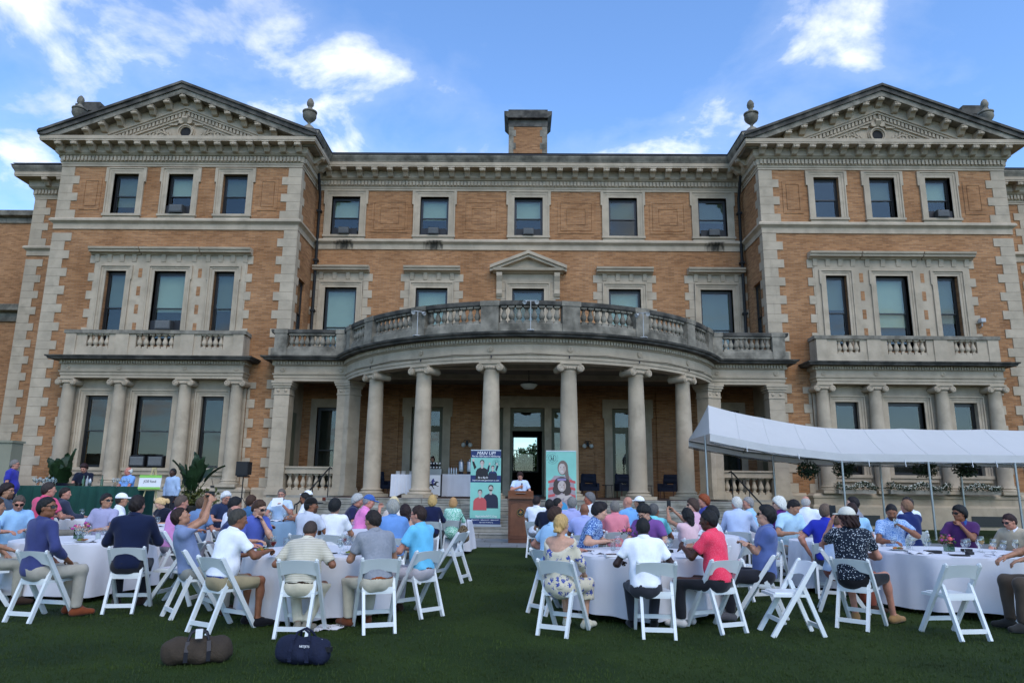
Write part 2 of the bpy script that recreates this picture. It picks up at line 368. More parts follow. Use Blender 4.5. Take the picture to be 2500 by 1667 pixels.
# ---- brick walls ------------------------------------------------------------
Z0 = -.4
R3 = (14.02, 16.06)
R2 = (7.75, 11.24)
R1 = (2.29, 5.43)
for s in (-1, 1):
    c = s*PX
    holes = [(-.589, .589, *R3), (-3.194, -2.024, *R3), (2.024, 3.194, *R3), (-.728, .728, *R2), (-2.991, -2.048, *R2), (2.048, 2.991, *R2),
             (-.794, .794, *R1), (-3.093, -2.086, *R1), (2.086, 3.093, *R1)]
    mp('wall', wall_mesh(-PW, PW, Z0, 17.3, holes), BRICK, loc=(c, YP, 0))
    # inner return with a tall window, outer return
    L_ = YC-YP
    hl = [(.75, 1.75, 8.0, 11.2)]
    if s < 0: mp('wall', wall_mesh(0, L_, 6.5, 17.3, hl), BRICK, loc=(-XI, YP, 0), rot=(0, 0, R(90)))
    else: mp('wall', wall_mesh(-L_, 0, 6.5, 17.3, [(-1.75, -.75, 8.0, 11.2)]), BRICK, loc=(XI, YP, 0), rot=(0, 0, R(-90)))
    window(-XI if s < 0 else XI, YP+1.25, 8.0, 11.2, .5, 'sash', .3, face=R(90)*-s, inset=.12, matsh=SHADE2)
    mp('wall', MB().add([(s*XO, YP, Z0), (s*XO, YW, Z0), (s*XO, YW, 17.3), (s*XO, YP, 17.3)], [(0, 1, 2, 3)]), BRICK)
    mp('wall', MB().add([(s*XO, YW, Z0), (s*XW, YW, Z0), (s*XW, YW, 17.3), (s*XO, YW, 17.3)], [(0, 1, 2, 3)]), BRICK)
    mp('wall', MB().add([(s*XW, YW, Z0), (s*XW, YW+10, Z0), (s*XW, YW+10, 17.3), (s*XW, YW, 17.3)], [(0, 1, 2, 3)]), BRICK)
CX = [-9.32, -4.79, 0, 4.79, 9.32]
C3, C2 = (14.02, 16.1), (7.6, 11.28)
ch = [(x-.72, x+.72, *C3) for x in CX]+[(x-.79, x+.79, *C2) for x in CX]
D1 = [(-.82, .82, 1.2, 5.35), (-1.75, -1.15, 1.2, 5.35), (1.15, 1.75, 1.2, 5.35), (-5.54, -4.04, 1.2, 5.35), (4.04, 5.54, 1.2, 5.35), (-10.1, -8.5, 1.55, 5.3), (8.5, 10.1, 1.55, 5.3)]
mp('wall', wall_mesh(-XI, XI, Z0, 17.3, ch+D1), BRICK, loc=(0, YC, 0))
# outer low wings behind, far left and right
for s in (-1, 1):
    w = MB(); w.box(s*XW if s > 0 else -44, 44 if s > 0 else -XW, 41, 52, Z0, 17.6); mp('wall', w, BRICK)
    w = MB(); path = [(-44, 41), (-XW, 41)] if s < 0 else [(XW, 41), (44, 41)]
    w.sweep([(-.1, 17.2), (.08, 17.2), (.1, 17.5), (.4, 17.6), (.45, 17.9), (-.1, 17.95)], path); mp('cornice', w, LIMEW)
    w = MB(); w.sweep([(-.1, 11.0), (.12, 11.0), (.14, 11.5), (.55, 11.6), (.6, 11.95), (-.1, 12.0)], path); mp('string_course', w, LIMEW)
    window(s*29.2, 41, 7.9, 10.6, .6, inset=-.05, shade=.4)
# ---- string course -----------------------------------------------------------
front = [(-XW, YW+9), (-XW, YW), (-XO, YW), (-XO, YP), (-XI, YP), (-XI, YC), (XI, YC), (XI, YP), (XO, YP), (XO, YW), (XW, YW), (XW, YW+9)]
m = MB(); m.sweep([(-.02, 13.27), (.05, 13.27), (.05, 13.52), (.09, 13.56), (.14, 13.6), (.2, 13.64), (.2, 13.72), (.15, 13.79), (-.02, 13.82)], front); mp('string_course', m)
# ---- main cornice --------------------------------------------------------------
m = MB(); m.sweep([(-.02, 16.42), (.05, 16.42), (.05, 16.52), (.08, 16.53), (.08, 16.62), (.12, 16.64), (.12, 16.91), (.2, 16.94), (.3, 17.04), (.3, 17.4), (-.02, 17.4)], front); mp('frieze', m)
m = MB(); m.sweep([(.26, 17.4), (.78, 17.4), (.78, 17.46), (.8, 17.47), (.8, 17.64), (.26, 17.66)], front); mp('corona', m)
def along(path, pitch, inset=0.):
    out = []
    for i in range(len(path)-1):
        a, b = Vector(path[i]), Vector(path[i+1]); L_ = (b-a).length; d = (b-a)/L_
        n = max(1, int(round((L_-2*inset)/pitch)))
        for k in range(n): out.append((a+d*(inset+(L_-2*inset)*(k+.5)/n), d, (L_-2*inset)/n))
    return out
def dentils(path, z0, z1, u0, u1, w, pitch, mats=None):
    m = MB()
    for p, d, q in along(path, pitch):
        n = Vector((d.y, -d.x)); a = p-d*w/2; b = p+d*w/2
        v = [(a+n*u0), (b+n*u0), (b+n*u1), (a+n*u1)]
        m.add([(x.x, x.y, z) for z in (z0, z1) for x in v], [(0, 1, 2, 3), (7, 6, 5, 4), (0, 4, 5, 1), (1, 5, 6, 2), (2, 6, 7, 3), (3, 7, 4, 0)])
    return tag(mp('dentil_course', m, mats), kind='stuff')
dentils(front[1:-1], 16.67, 16.89, .1, .2, .11, .175)
sc = [(0, 0), (-.45, 0), (-.48, -.05), (-.48, -.12), (-.43, -.17), (-.36, -.17), (-.3, -.2), (-.22, -.28), (-.17, -.34), (-.1, -.37), (0, -.37)]
def modillion_mesh():
    m = MB(); m.prismx([(y, z-.02) for y, z in sc], -.13, .13); m.box(-.165, .165, -.5, 0, -.03, -.001)
    for sx in (-1, 1):
        m.prismx([(-.39+.085*math.cos(t*math.pi/4), -.1+.075*math.sin(t*math.pi/4)) for t in range(8)], sx*.13 if sx > 0 else -.15, .15 if sx > 0 else -.13)
    m.box(-.05, .05, -.5, -.28, -.16, -.05)
    return m.mesh('modillion', LIME)
MOD = modillion_mesh()
for a, b in ((front[2:4]), (front[3:5]), (front[4:6]), (front[5:7]), (front[6:8]), (front[7:9]), (front[8:10]), (front[1:3]), (front[9:11])):
    L_ = (Vector(b)-Vector(a)).length; ins = 0 if L_ > 10 else .1
    ext = .32 if abs(a[1]-YP) < .01 and abs(b[1]-YP) < .01 else 0
    d0 = (Vector(b)-Vector(a)).normalized(); A, B = Vector(a)-d0*ext, Vector(b)+d0*ext
    for p, d, q in along([A, B], .77 if L_ > 15 else .74, ins+(0 if ext else .3)):
        n = Vector((d.y, -d.x)); ob('modillion', MOD, man, (p.x+n.x*.29, p.y+n.y*.29, 17.4), (0, 0, math.atan2(n.y, n.x)+math.pi/2))
# gutter (sima) along the centre and the returns
for path in ([(-XI, YP-.76), (-XI, YC), (XI, YC), (XI, YP-.76)], [(-XW, YW+9), (-XW, YW), (-XO, YW), (-XO, YP-.76)], [(XO, YP-.76), (XO, YW), (XW, YW), (XW, YW+9)]):
    m = MB(); m.sweep([(.3, 17.66), (.8, 17.66), (.82, 17.72), (.87, 17.8), (.92, 17.9), (.92, 17.96), (.3, 17.98)], path); mp('gutter', m, LIMEW)
    m = MB(); m.sweep([(.2, 17.98), (.95, 17.98), (.95, 18.02), (.2, 18.15)], path); mp('flashing', m, ROOF)
# roofs
m = MB(); m.add([(-XI-.2, YC-.9, 18.1), (XI+.2, YC-.9, 18.1), (XI+.2, YC+9, 19.0), (-XI-.2, YC+9, 19.0)], [(0, 1, 2, 3)]); mp('roof', m, ROOF)
for s in (-1, 1):
    m = MB(); m.add([(s*XO, YW-.9, 18.1), (s*(XW+.9), YW-.9, 18.1), (s*(XW+.9), YW+9, 19.0), (s*XO, YW+9, 19.0)], [(0, 1, 2, 3)]); mp('roof', m, ROOF)
# ---- pediments -------------------------------------------------------------------
TIPX, TIPZ, APX = 6.58, 17.85, 20.42
SL = (APX-TIPZ)/TIPX
def rake(mb, c, t0, t1, y0, y1, zmin=17.66):
    for s in (-1, 1):
        pts = []
        xa = TIPX
        # line z = APX - SL*x - t ; clip at zmin
        x1 = min(TIPX, (APX-t1-zmin)/SL); x0 = min(TIPX, (APX-t0-zmin)/SL)
        poly = [(c, APX-t0), (c+s*x0, APX-t0-SL*x0)]
        if x0 >= TIPX: poly.append((c+s*TIPX, max(zmin, APX-t1-SL*TIPX)))
        poly += [(c+s*x1, APX-t1-SL*x1), (c, APX-t1)]
        mb.prism(poly, y0, y1)
leaf = MB(); leaf.add([(0, 0, 0), (.12, -.02, .03), (.24, -.03, .035), (.36, 0, 0), (.24, -.03, -.035), (.12, -.02, -.03), (.18, -.06, 0), (.18, .01, 0)],
                      [(0, 1, 6), (1, 2, 6), (2, 3, 6), (3, 4, 6), (4, 5, 6), (5, 0, 6)]); LEAFM = leaf.mesh('carved_leaf', LIME, 60)
for s in (-1, 1):
    c = s*PX
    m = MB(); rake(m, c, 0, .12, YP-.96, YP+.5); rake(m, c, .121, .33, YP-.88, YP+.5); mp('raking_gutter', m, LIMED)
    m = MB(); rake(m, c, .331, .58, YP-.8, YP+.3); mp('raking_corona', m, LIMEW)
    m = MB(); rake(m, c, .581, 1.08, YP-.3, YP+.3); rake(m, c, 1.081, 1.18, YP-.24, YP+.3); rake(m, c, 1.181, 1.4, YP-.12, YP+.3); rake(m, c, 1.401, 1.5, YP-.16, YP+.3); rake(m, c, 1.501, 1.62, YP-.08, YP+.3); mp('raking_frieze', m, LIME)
    m = MB()
    for q in (-1, 1):
        L_ = (APX-1.3-17.75)/SL; n = int(L_/.175)
        for k in range(n):
            x = (k+.4)*L_/n; z = APX-1.2-SL*x
            m.prism([(c+q*x, z), (c+q*(x+.11), z-SL*.11), (c+q*(x+.11), z-SL*.11-.19), (c+q*x, z-.19)], YP-.21, YP-.1)
    tag(mp('dentil_course', m), kind='stuff')
    for k in range(8):
        for q in (-1, 1):
            if k == 0 and q < 0: continue
            x = k*.745; z = APX-.58-SL*x
            if z < 17.9: continue
            ob('modillion', MOD, man, (c+q*x, YP-.29, z+.0), None, (1, 1, .95))
    t = MB(); t.prism([(c-4.5, 17.66), (c+4.5, 17.66), (c, APX-1.5)], YP-.0, YP+.3); mp('tympanum', t, LIME)
    # oculus, scroll and branches
    oc = MB(); n = 28; zc = 18.2
    for r0, r1, p in ((.26, .32, .1), (.32, .38, .16), (.38, .43, .06)):
        vs = []
        for i in range(n):
            a = 2*math.pi*i/n; ca, sa = math.cos(a), math.sin(a)
            vs += [(c+r0*ca, YP-p, zc+r0*sa), (c+r1*ca, YP-p, zc+r1*sa), (c+r1*ca, YP+.02, zc+r1*sa), (c+r0*ca, YP+.02, zc+r0*sa)]
        oc.add(vs, [f for i in range(n) for j in [(i+1) % n] for f in ((i*4, i*4+1, j*4+1, j*4), (i*4+1, i*4+2, j*4+2, j*4+1), (i*4, j*4, j*4+3, i*4+3))])
    oo = mp('oculus', oc, LIME, 40)
    g = MB(); g.prism([(c+.26*math.cos(2*math.pi*i/24), zc+.26*math.sin(2*math.pi*i/24)) for i in range(24)], YP-.03, YP-.01); part('pane', g, DARK, oo)
    k = MB(); k.prismx([(YP, zc+.72), (YP-.3, zc+.72), (YP-.34, zc+.62), (YP-.25, zc+.52), (YP-.15, zc+.4), (YP, zc+.34)], c-.13, c+.13)
    for q in (-1, 1): k.prism([(c+q*.2+.13*math.cos(i*math.pi/5), zc+.5+.13*math.sin(i*math.pi/5)) for i in range(10)], YP-.22, YP)
    for q in (-1, 1): k.box(min(c+q*.42, c+q*.85), max(c+q*.42, c+q*.85), YP-.12, YP, zc+.34, zc+.42)
    mp('keystone_scroll', k, LIME, 50)
    for q in (-1, 1):
        st = MB(); pts = [(c+q*(.5+1.35*t), YP-.03, zc-.38+.42*math.sin(t*2.2)) for t in [i/8 for i in range(9)]]; st.tube(pts, [.035-.025*i/8 for i in range(9)], 6); br = mp('carved_branch', st, LIME, 60)
        for i in range(1, 9):
            for w in (-1, 1, .3):
                p = pts[i]; a = w*.9+(.25 if i < 4 else -.3)
                ob('carved_leaf', LEAFM, br, (p[0], YP-.02, p[2]), (0, -a if q > 0 else math.pi+a, 0), (.95, 1.2, 1.25))
    # gable roof running back
    m = MB(); m.add([(c, YP-.9, APX), (c, YP+13, APX), (c-TIPX, YP-.9, TIPZ), (c-TIPX, YP+13, TIPZ), (c+TIPX, YP-.9, TIPZ), (c+TIPX, YP+13, TIPZ)], [(0, 2, 3, 1), (0, 1, 5, 4)])
    mp('roof', m, ROOF)
# urns
def urn(x, y, z, sc=1.):
    u = MB(); fl = lambda a, zz: 1+.05*math.cos(12*a) if .35 < zz < .62 else (1+.12*math.cos(8*a+zz*30) if zz > .95 else 1)
    u.lathe([(.0, 0), (.13, 0), (.13, .05), (.07, .1), (.06, .17), (.1, .22), (.24, .36), (.3, .5), (.31, .62), (.27, .66), (.33, .7), (.33, .75), (.22, .82), (.13, .88), (.09, .95), (.1, 1.0), (.15, 1.08), (.15, 1.2), (.11, 1.33), (.04, 1.42), (0, 1.43)], 24, (0, 0, 0), fl)
    o = part('urn', u, LIMEW, man, 50, (x, y, z), None, (sc, sc, sc))
    b = MB(); b.lathe([(.42, -.8), (.42, -.25), (.36, -.2), (.3, -.12), (.2, 0)], 20); b.box(-.5, .5, -.5, .5, -1.2, -.79); part('pedestal', b, LIMEW, o, 50)
for s in (-1, 1):
    urn(s*(PX-5.88), YP+.1, 18.6, 1.06); urn(s*(PX+6.45), 33.0, 19.55, 1.08)
# chimneys
def chimney(x, y, w, d, z0, z1, name='chimney'):
    b = MB(); b.box(x-w, x+w, y-d, y+d, z0, z1-.9); o = mp(name, b, BRICK)
    q = MB(); z = z0; k = 0
    for sx in (-1, 1):
        z = z0; k = 0
        while z < z1-.9:
            ww = .42 if k % 2 else .28
            q.box(x+sx*w-(ww if sx > 0 else .02), x+sx*w+(.02 if sx > 0 else ww), y-d-.02, y+d+.02, z+.005, min(z+.42, z1-.9)); z += .42; k += 1
    part('quoin', q, LIMEW, o, loc=(0, 0, 0))
    t = MB(); t.box(x-w-.04, x+w+.04, y-d-.04, y+d+.04, z1-.9, z1-.45)
    t.prism([(x-w-.06, z1-.449), (x-w-.3, z1-.2), (x-w-.3, z1-.02), (x+w+.3, z1-.02), (x+w+.3, z1-.2), (x+w+.06, z1-.449)], y-d-.3, y+d+.3)
    t.box(x-w-.05, x+w+.05, y-d-.05, y+d+.05, z1-.019, z1+.22); part('cap', t, LIMED, o)
chimney(0, 40.5, 1.15, .8, 17, 24.0)
for s in (-1, 1): chimney(s*(PX+8.9), 38, .46, .46, 17, 23.15)
# ---- windows of the pavilions ------------------------------------------------------
for s in (-1, 1):
    c = s*PX
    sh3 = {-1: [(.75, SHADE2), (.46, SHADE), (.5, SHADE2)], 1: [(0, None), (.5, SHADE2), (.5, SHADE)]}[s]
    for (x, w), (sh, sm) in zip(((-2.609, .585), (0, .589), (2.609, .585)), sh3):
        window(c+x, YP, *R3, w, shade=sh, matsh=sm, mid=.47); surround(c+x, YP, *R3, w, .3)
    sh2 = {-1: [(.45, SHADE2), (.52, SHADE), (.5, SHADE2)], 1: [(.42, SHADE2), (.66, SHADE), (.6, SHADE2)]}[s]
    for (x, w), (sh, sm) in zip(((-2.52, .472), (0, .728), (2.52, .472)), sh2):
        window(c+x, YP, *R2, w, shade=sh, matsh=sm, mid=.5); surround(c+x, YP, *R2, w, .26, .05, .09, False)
    # limestone field round the three first-floor windows, brick slots in it
    holes = [(-.99, .99, 7.0, 11.5), (-3.26, -1.78, 7.0, 11.5), (1.78, 3.26, 7.0, 11.5)]
    m = wall_mesh(-3.5, 3.5, 7.3, 12.02, holes, .06); mp('stone_field', m, LIME, loc=(c, YP-.045, 0))
    for q in (-1, 1):
        for k in range(5):
            b = MB(); b.box(-.085, .085, -.052, .02, 0, .44); mp('brick_slot', b, BRICK, loc=(c+q*1.385, YP, 11.36-.86*k-.44))
        jag(c+q*3.5, YP, 7.3, 12.02, q, .06, .3)
    for x0, x1 in ((-3.75, -1.42), (-1.37, 1.37), (1.42, 3.75)):
        h = MB(); h.sweep([(-.02, 12.0), (.12, 12.0), (.16, 12.05), (.34, 12.08), (.36, 12.17), (.42, 12.2), (.44, 12.29), (.0, 12.33)], [(c+x0+.42, YP), (c+x1-.42, YP)])
        h.v = [(c+x0 if abs(v[0]-(c+x0+.42)) < 1e-4 else c+x1, v[1], v[2]) for v in h.v]
        ho = mp('window_hood', h, LIME)
        n = 4
        for k in range(n):
            xx = c+x0+.3+(x1-x0-.6)*k/(n-1); b = MB(); b.prismx([(YP-.04, 12.0), (YP-.13, 12.0), (YP-.1, 11.85), (YP-.07, 11.68), (YP-.04, 11.66)], xx-.1, xx+.1); part('bracket', b, LIME, ho)
    # brick panels at the top storey
    for x0, x1 in ((-4.68, -3.75), (3.75, 4.68)):
        for k, (a_, e_) in enumerate(((0, .16), (.185, None))):
            b = MB()
            if e_ is None: b.box(x0+a_, x1-a_, -.028, .01, 14.25+a_, 15.85-a_)
            else:
                b.box(x0+a_, x0+e_, -.028, .01, 14.25+a_, 15.85-a_); b.box(x1-e_, x1-a_, -.028, .01, 14.25+a_, 15.85-a_); b.box(x0+e_, x1-e_, -.028, .01, 14.25+a_, 14.25+e_); b.box(x0+e_, x1-e_, -.028, .01, 15.85-e_, 15.85-a_)
            mp('brick_panel', b, BRICK, loc=(c, YP, 0))
# ---- the ground-floor bay order of each pavilion -----------------------------------------
def baluster_mesh(h, r):
    m = MB(); m.lathe([(r*.72, .12*h), (r*.78, .15*h), (r*.5, .2*h), (r*.72, .27*h), (r*.98, .36*h), (r, .42*h), (r*.86, .52*h), (r*.58, .66*h), (r*.46, .76*h), (r*.46, .8*h), (r*.72, .83*h), (r*.5, .86*h), (r*.78, .9*h)], 10)
    m.box(-r, r, -r, r, 0, .12*h); m.box(-r*.95, r*.95, -r*.95, r*.95, .9*h, h); return m
BALW = baluster_mesh(.64, .115).mesh('baluster', LIMEW, 40); BALL = baluster_mesh(.62, .115).mesh('baluster', LIME, 40)
def capital(r, d=None):
    m = MB(); d = d or r
    m.box(-r*1.42, r*1.42, -d*1.3, d*1.3, .3, .36); m.lathe([(r*1.0, .06), (r*1.05, .1), (r*1.25, .17), (r*1.1, .24)], 16)
    m.box(-r*1.3, r*1.3, -d*1.1, d*1.1, .2, .3)
    for sx in (-1, 1):
        cx = sx*r*1.32; n = 14
        for y0, y1, rr in ((-d*1.28, d*1.28, .135), (-d*1.34, d*1.34, .1), (-d*1.4, d*1.4, .045)):
            m.prism([(cx+rr*math.cos(2*math.pi*i/n), .16+rr*math.sin(2*math.pi*i/n)) for i in range(n)], y0, y1)
        for y in (-d*1.36, d*1.36):
            pts = [(cx+(.118-.075*t)*math.cos(1.57+t*9*sx), y, .16+(.118-.075*t)*math.sin(1.57+t*9*sx)) for t in [i/20 for i in range(21)]]; m.tube(pts, .016, 5)
    for k in range(7):
        a = -.55+k*1.1/6; m.ell((r*1.0*math.sin(a)*1.2, -d*1.12*math.cos(a), .17), (.045, .05, .06), 6, 5)
    return m
def column(x, y, z0, z1, r, rt, rot=0., name='column'):
    m = MB(); h = z1-z0; prof = [(r*1.08, .3), (r, .36)]
    for i in range(1, 11):
        t = i/10; prof.append((r+(rt-r)*max(0, (t-.25)/.75)**1.4, .36+(h-.36-.36)*t))
    prof += [(rt*1.08, h-.33), (rt*1.08, h-.3)]
    m.lathe(prof, 28); o = part(name, m, LIME, man, 40, (x, y, z0), (0, 0, rot))
    b = MB(); b.lathe([(r*1.38, .12), (r*1.42, .15), (r*1.38, .19), (r*1.2, .2), (r*1.16, .23), (r*1.25, .26), (r*1.22, .29), (r*1.1, .3)], 24); b.box(-r*1.42, r*1.42, -r*1.42, r*1.42, 0, .12); part('base', b, LIME, o, 40)
    part('capital', capital(rt), LIME, o, 40, (0, 0, h-.36))
    return o
def rosettes(pts):
    for x, y, z, a in pts:
        m = MB(); m.prism([(.11*math.cos(i*math.pi/6), .11*math.sin(i*math.pi/6)) for i in range(12)], -.03, .01)
        for k in range(8): m.ell((.065*math.cos(k*math.pi/4), -.03, .065*math.sin(k*math.pi/4)), (.03, .018, .03), 6, 4)
        m.ell((0, -.035, 0), (.03, .02, .03), 6, 4); mp('rosette', m, LIME, 60, (x, y, z), (0, 0, a))
BASE = [(-.05, Z0), (.42, Z0), (.42, .95), (.38, 1.0), (.34, 1.04), (.34, 1.3), (.38, 1.32), (.38, 1.4), (.3, 1.46), (.26, 1.5), (-.05, 1.5)]
def ashlar(x0, x1, y, z0, z1, ch, parent=None, p=.03, nmax=1.1, name='stone_block', ox=0):
    """coursed blocks with open joints on a wall facing -Y"""
    n = max(1, round((z1-z0)/ch)); hh = (z1-z0)/n
    for j in range(n):
        w = x1-x0; k = max(1, int(round(w/nmax))); off = .5 if (j % 2 and k > 1) else 0
        xs = [x0+w*i/k for i in range(k+1)]
        if off: xs = [x0]+[x0+w*(i+.5)/k for i in range(k)]+[x1]
        for a, b in zip(xs[:-1], xs[1:]):
            m = MB(); m.box(a+.006, b-.006, y-p, y+.01, z0+j*hh+.006, z0+(j+1)*hh-.006); mp(name, m, LIME)
for s in (-1, 1):
    c = s*PX
    y1 = YP-.12
    m = wall_mesh(-4.05, 4.05, 1.4, 6.2, [(-.794, .794, *R1), (-3.093, -2.086, *R1), (2.086, 3.093, *R1)], .4); mp('bay_wall', m, LIME, loc=(c, y1, 0))
    for a, b in ((-4.05, -3.42), (-1.78, -1.1), (1.1, 1.78), (3.42, 4.05)): ashlar(c+a, c+b, y1, 1.62, 5.9, .535)
    for q in (-1, 1):
        jag(c+q*4.05, YP, 1.5, 6.1, q, .12, .36)
    for (x, w) in ((-2.589, .5035), (0, .794), (2.589, .5035)):
        window(c+x, y1, *R1, w, shade=0, mid=.5, inset=.18); surround(c+x, y1, *R1, w, .27, .0, .1, True, sillh=.3)
    for k in (-3.731, -1.444, 1.444, 3.731): column(c+k, YP-.42, 1.5, 6.15, .3, .25)
    m = MB(); m.sweep(BASE, [(c-4.2, YP+.1), (c-4.2, YP-.35), (c+4.2, YP-.35), (c+4.2, YP+.1)]); mp('plinth', m, LIME)
    P_ = [(c-4.02, YP), (c-4.02, YP-.68), (c+4.02, YP-.68), (c+4.02, YP)]
    E_ = [(-.3, 6.152), (0, 6.152), (0, 6.26), (.03, 6.27), (.03, 6.38), (.07, 6.4), (.09, 6.46), (.02, 6.47), (.02, 6.72), (.06, 6.75), (.08, 6.76), (.08, 6.9), (.14, 6.93), (-.3, 6.93)]
    m = MB(); m.sweep(E_, P_); mp('entablature', m, LIME)
    m = MB(); m.box(c-4.0, c+4.0, YP-.66, YP, 6.16, 6.92); mp('soffit', m, LIME)
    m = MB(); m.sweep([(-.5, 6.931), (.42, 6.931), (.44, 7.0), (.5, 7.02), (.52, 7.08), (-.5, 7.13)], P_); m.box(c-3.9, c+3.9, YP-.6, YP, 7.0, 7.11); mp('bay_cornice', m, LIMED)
    dentils(P_, 6.78, 6.9, .06, .15, .07, .115)
    rosettes([(c+k, YP-.68-.02, 6.6, 0) for k in (-3.731, -1.444, 1.444, 3.731)])
    # balustrade above
    yb = YP-.62
    m = MB(); m.box(c-3.95, c+3.95, yb-.12, yb+.12, 7.11, 7.46)
    for a, b in ((-3.95, -3.05), (-2.05, -.85), (.85, 2.05), (3.05, 3.95)): m.box(c+a, c+b, yb-.1, yb+.1, 7.46, 8.12)
    for a, b in ((-3.97, -3.5), (-1.75, -1.15), (1.15, 1.75), (3.5, 3.97)): m.box(c+a, c+b, yb-.15, yb+.15, 7.112, 8.121)
    for q in (-1, 1): m.box(c+q*3.86-.11, c+q*3.86+.11, yb+.12, YP, 7.111, 8.12)
    bo = mp('bay_balustrade', m, LIME)
    m = MB(); m.box(c-4.05, c+4.05, yb-.18, yb+.18, 8.121, 8.28)
    for q in (-1, 1): m.box(c+q*3.86-.16, c+q*3.86+.16, yb+.18, YP, 8.122, 8.279)
    part('rail', m, LIMEW, bo)
    for a, b, n in ((-3.05, -2.05, 4), (-.85, .85, 6), (2.05, 3.05, 4)):
        for k in range(n): ob('baluster', BALL, bo, (c+a+(b-a)*(k+.5)/n, yb, 7.46), None, (1, 1, .66/.62))
    # base courses outside the bay
    for a, b in ((-PW, -4.6), (4.6, PW)):
        m = MB(); m.sweep([(-.05, Z0), (.2, Z0), (.2, 1.0), (.14, 1.06), (.14, 1.4), (.05, 1.5), (-.05, 1.5)], [(c+a-(.1 if a < 0 else 0), YP), (c+b+(.1 if a > 0 else 0), YP)]); mp('plinth', m, LIME)
    # basement openings
    for k in (-2.6, 2.6):
        b = MB(); b.box(c+k-.7, c+k+.7, YP-.80, YP-.775, .2, .62); mp('basement_window', b, BLACK)
for s in (-1, 1):
    m = MB(); m.sweep([(-.05, Z0), (.2, Z0), (.2, 1.0), (.14, 1.06), (.14, 1.4), (.05, 1.5), (-.05, 1.5)], [(-XW-.1, YW), (-XO, YW)] if s < 0 else [(XO, YW), (XW+.1, YW)]); mp('plinth', m, LIME)
# ---- centre block windows ---------------------------------------------------------------
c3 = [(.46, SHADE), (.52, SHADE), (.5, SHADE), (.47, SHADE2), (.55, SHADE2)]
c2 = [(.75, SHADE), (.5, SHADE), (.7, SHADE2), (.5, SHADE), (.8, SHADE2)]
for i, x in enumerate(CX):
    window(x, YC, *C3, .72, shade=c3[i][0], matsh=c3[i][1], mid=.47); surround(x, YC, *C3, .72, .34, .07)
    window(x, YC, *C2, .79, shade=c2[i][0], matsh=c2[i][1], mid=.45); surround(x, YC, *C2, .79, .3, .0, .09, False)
    for q in (-1, 1): jag(x+q*1.09, YC, 7.3, 12.0 if i != 2 else 12.0, q, .27, .47)
    m = MB(); m.box(x-1.36, x+1.36, YC-.03, YC+.02, 11.61, 12.03); mp('window_frieze', m, LIME)
    if i == 2: continue
    h = MB(); h.sweep([(-.02, 12.03), (.12, 12.03), (.16, 12.08), (.34, 12.11), (.36, 12.2), (.42, 12.23), (.44, 12.32), (.0, 12.36)], [(x-1.4, YC), (x+1.4, YC)]); ho = mp('window_hood', h, LIME)
    for k in range(4):
        xx = x-1.0+2.0*k/3; b = MB(); b.prismx([(YC-.03, 12.03), (YC-.13, 12.03), (YC-.1, 11.87), (YC-.06, 11.7), (YC-.03, 11.68)], xx-.1, xx+.1); part('bracket', b, LIME, ho)
h = MB(); h.sweep([(-.02, 12.03), (.12, 12.03), (.2, 12.08), (.42, 12.12), (.46, 12.24), (-.02, 12.25)], [(-1.75, YC), (1.75, YC)])
for a, b, y in ((0, .16, .5), (.161, .3, .4)):
    for q in (-1, 1): h.prism([(0, 13.12-a), (q*1.9, 12.3-a+.06), (q*1.9, 12.3-b+.06), (0, 13.12-b)], YC-y, YC)
h.prism([(-1.6, 12.25), (1.6, 12.25), (0, 12.85)], YC-.1, YC); ho = mp('window_pediment', h, LIME)
for q in (-1, 1):
    b = MB(); b.prismx([(YC, 12.03), (YC-.36, 12.03), (YC-.34, 11.85), (YC-.2, 11.6), (YC-.13, 11.2), (YC-.18, 11.0), (YC-.1, 10.86), (YC, 10.85)], q*1.43-.14, q*1.43+.14); part('console', b, LIME, ho)
for x in (-7.06, -2.4, 2.4, 7.06):
    for a_, e_ in ((0, .12), (.145, .44), (.465, None)):
        b = MB(); X_, za, zb = .92, 14.18, 15.92
        if e_ is None: b.box(-X_+a_, X_-a_, -.028, .01, za+a_, zb-a_)
        else: b.box(-X_+a_, -X_+e_, -.028, .01, za+a_, zb-a_); b.box(X_-e_, X_-a_, -.028, .01, za+a_, zb-a_); b.box(-X_+e_, X_-e_, -.028, .01, za+a_, za+e_); b.box(-X_+e_, X_-e_, -.028, .01, zb-e_, zb-a_)
        mp('brick_panel', b, BRICK, loc=(x, YC, 0))
# drain pipes
for s in (-1, 1):
    m = MB(); m.tube([(s*(XI-.25), YC-.95, 17.4), (s*(XI-.25), YC-.6, 16.6), (s*(XI-.22), YC-.17, 16.0), (s*(XI-.22), YC-.17, 7.1)], .075, 10)
    for z in (15.2, 12.6, 10.0, 8.2): m.box(s*(XI-.22)-.12, s*(XI-.22)+.12, YC-.27, YC-.02, z, z+.1)
    mp('drain_pipe', m, DKMET, 50)

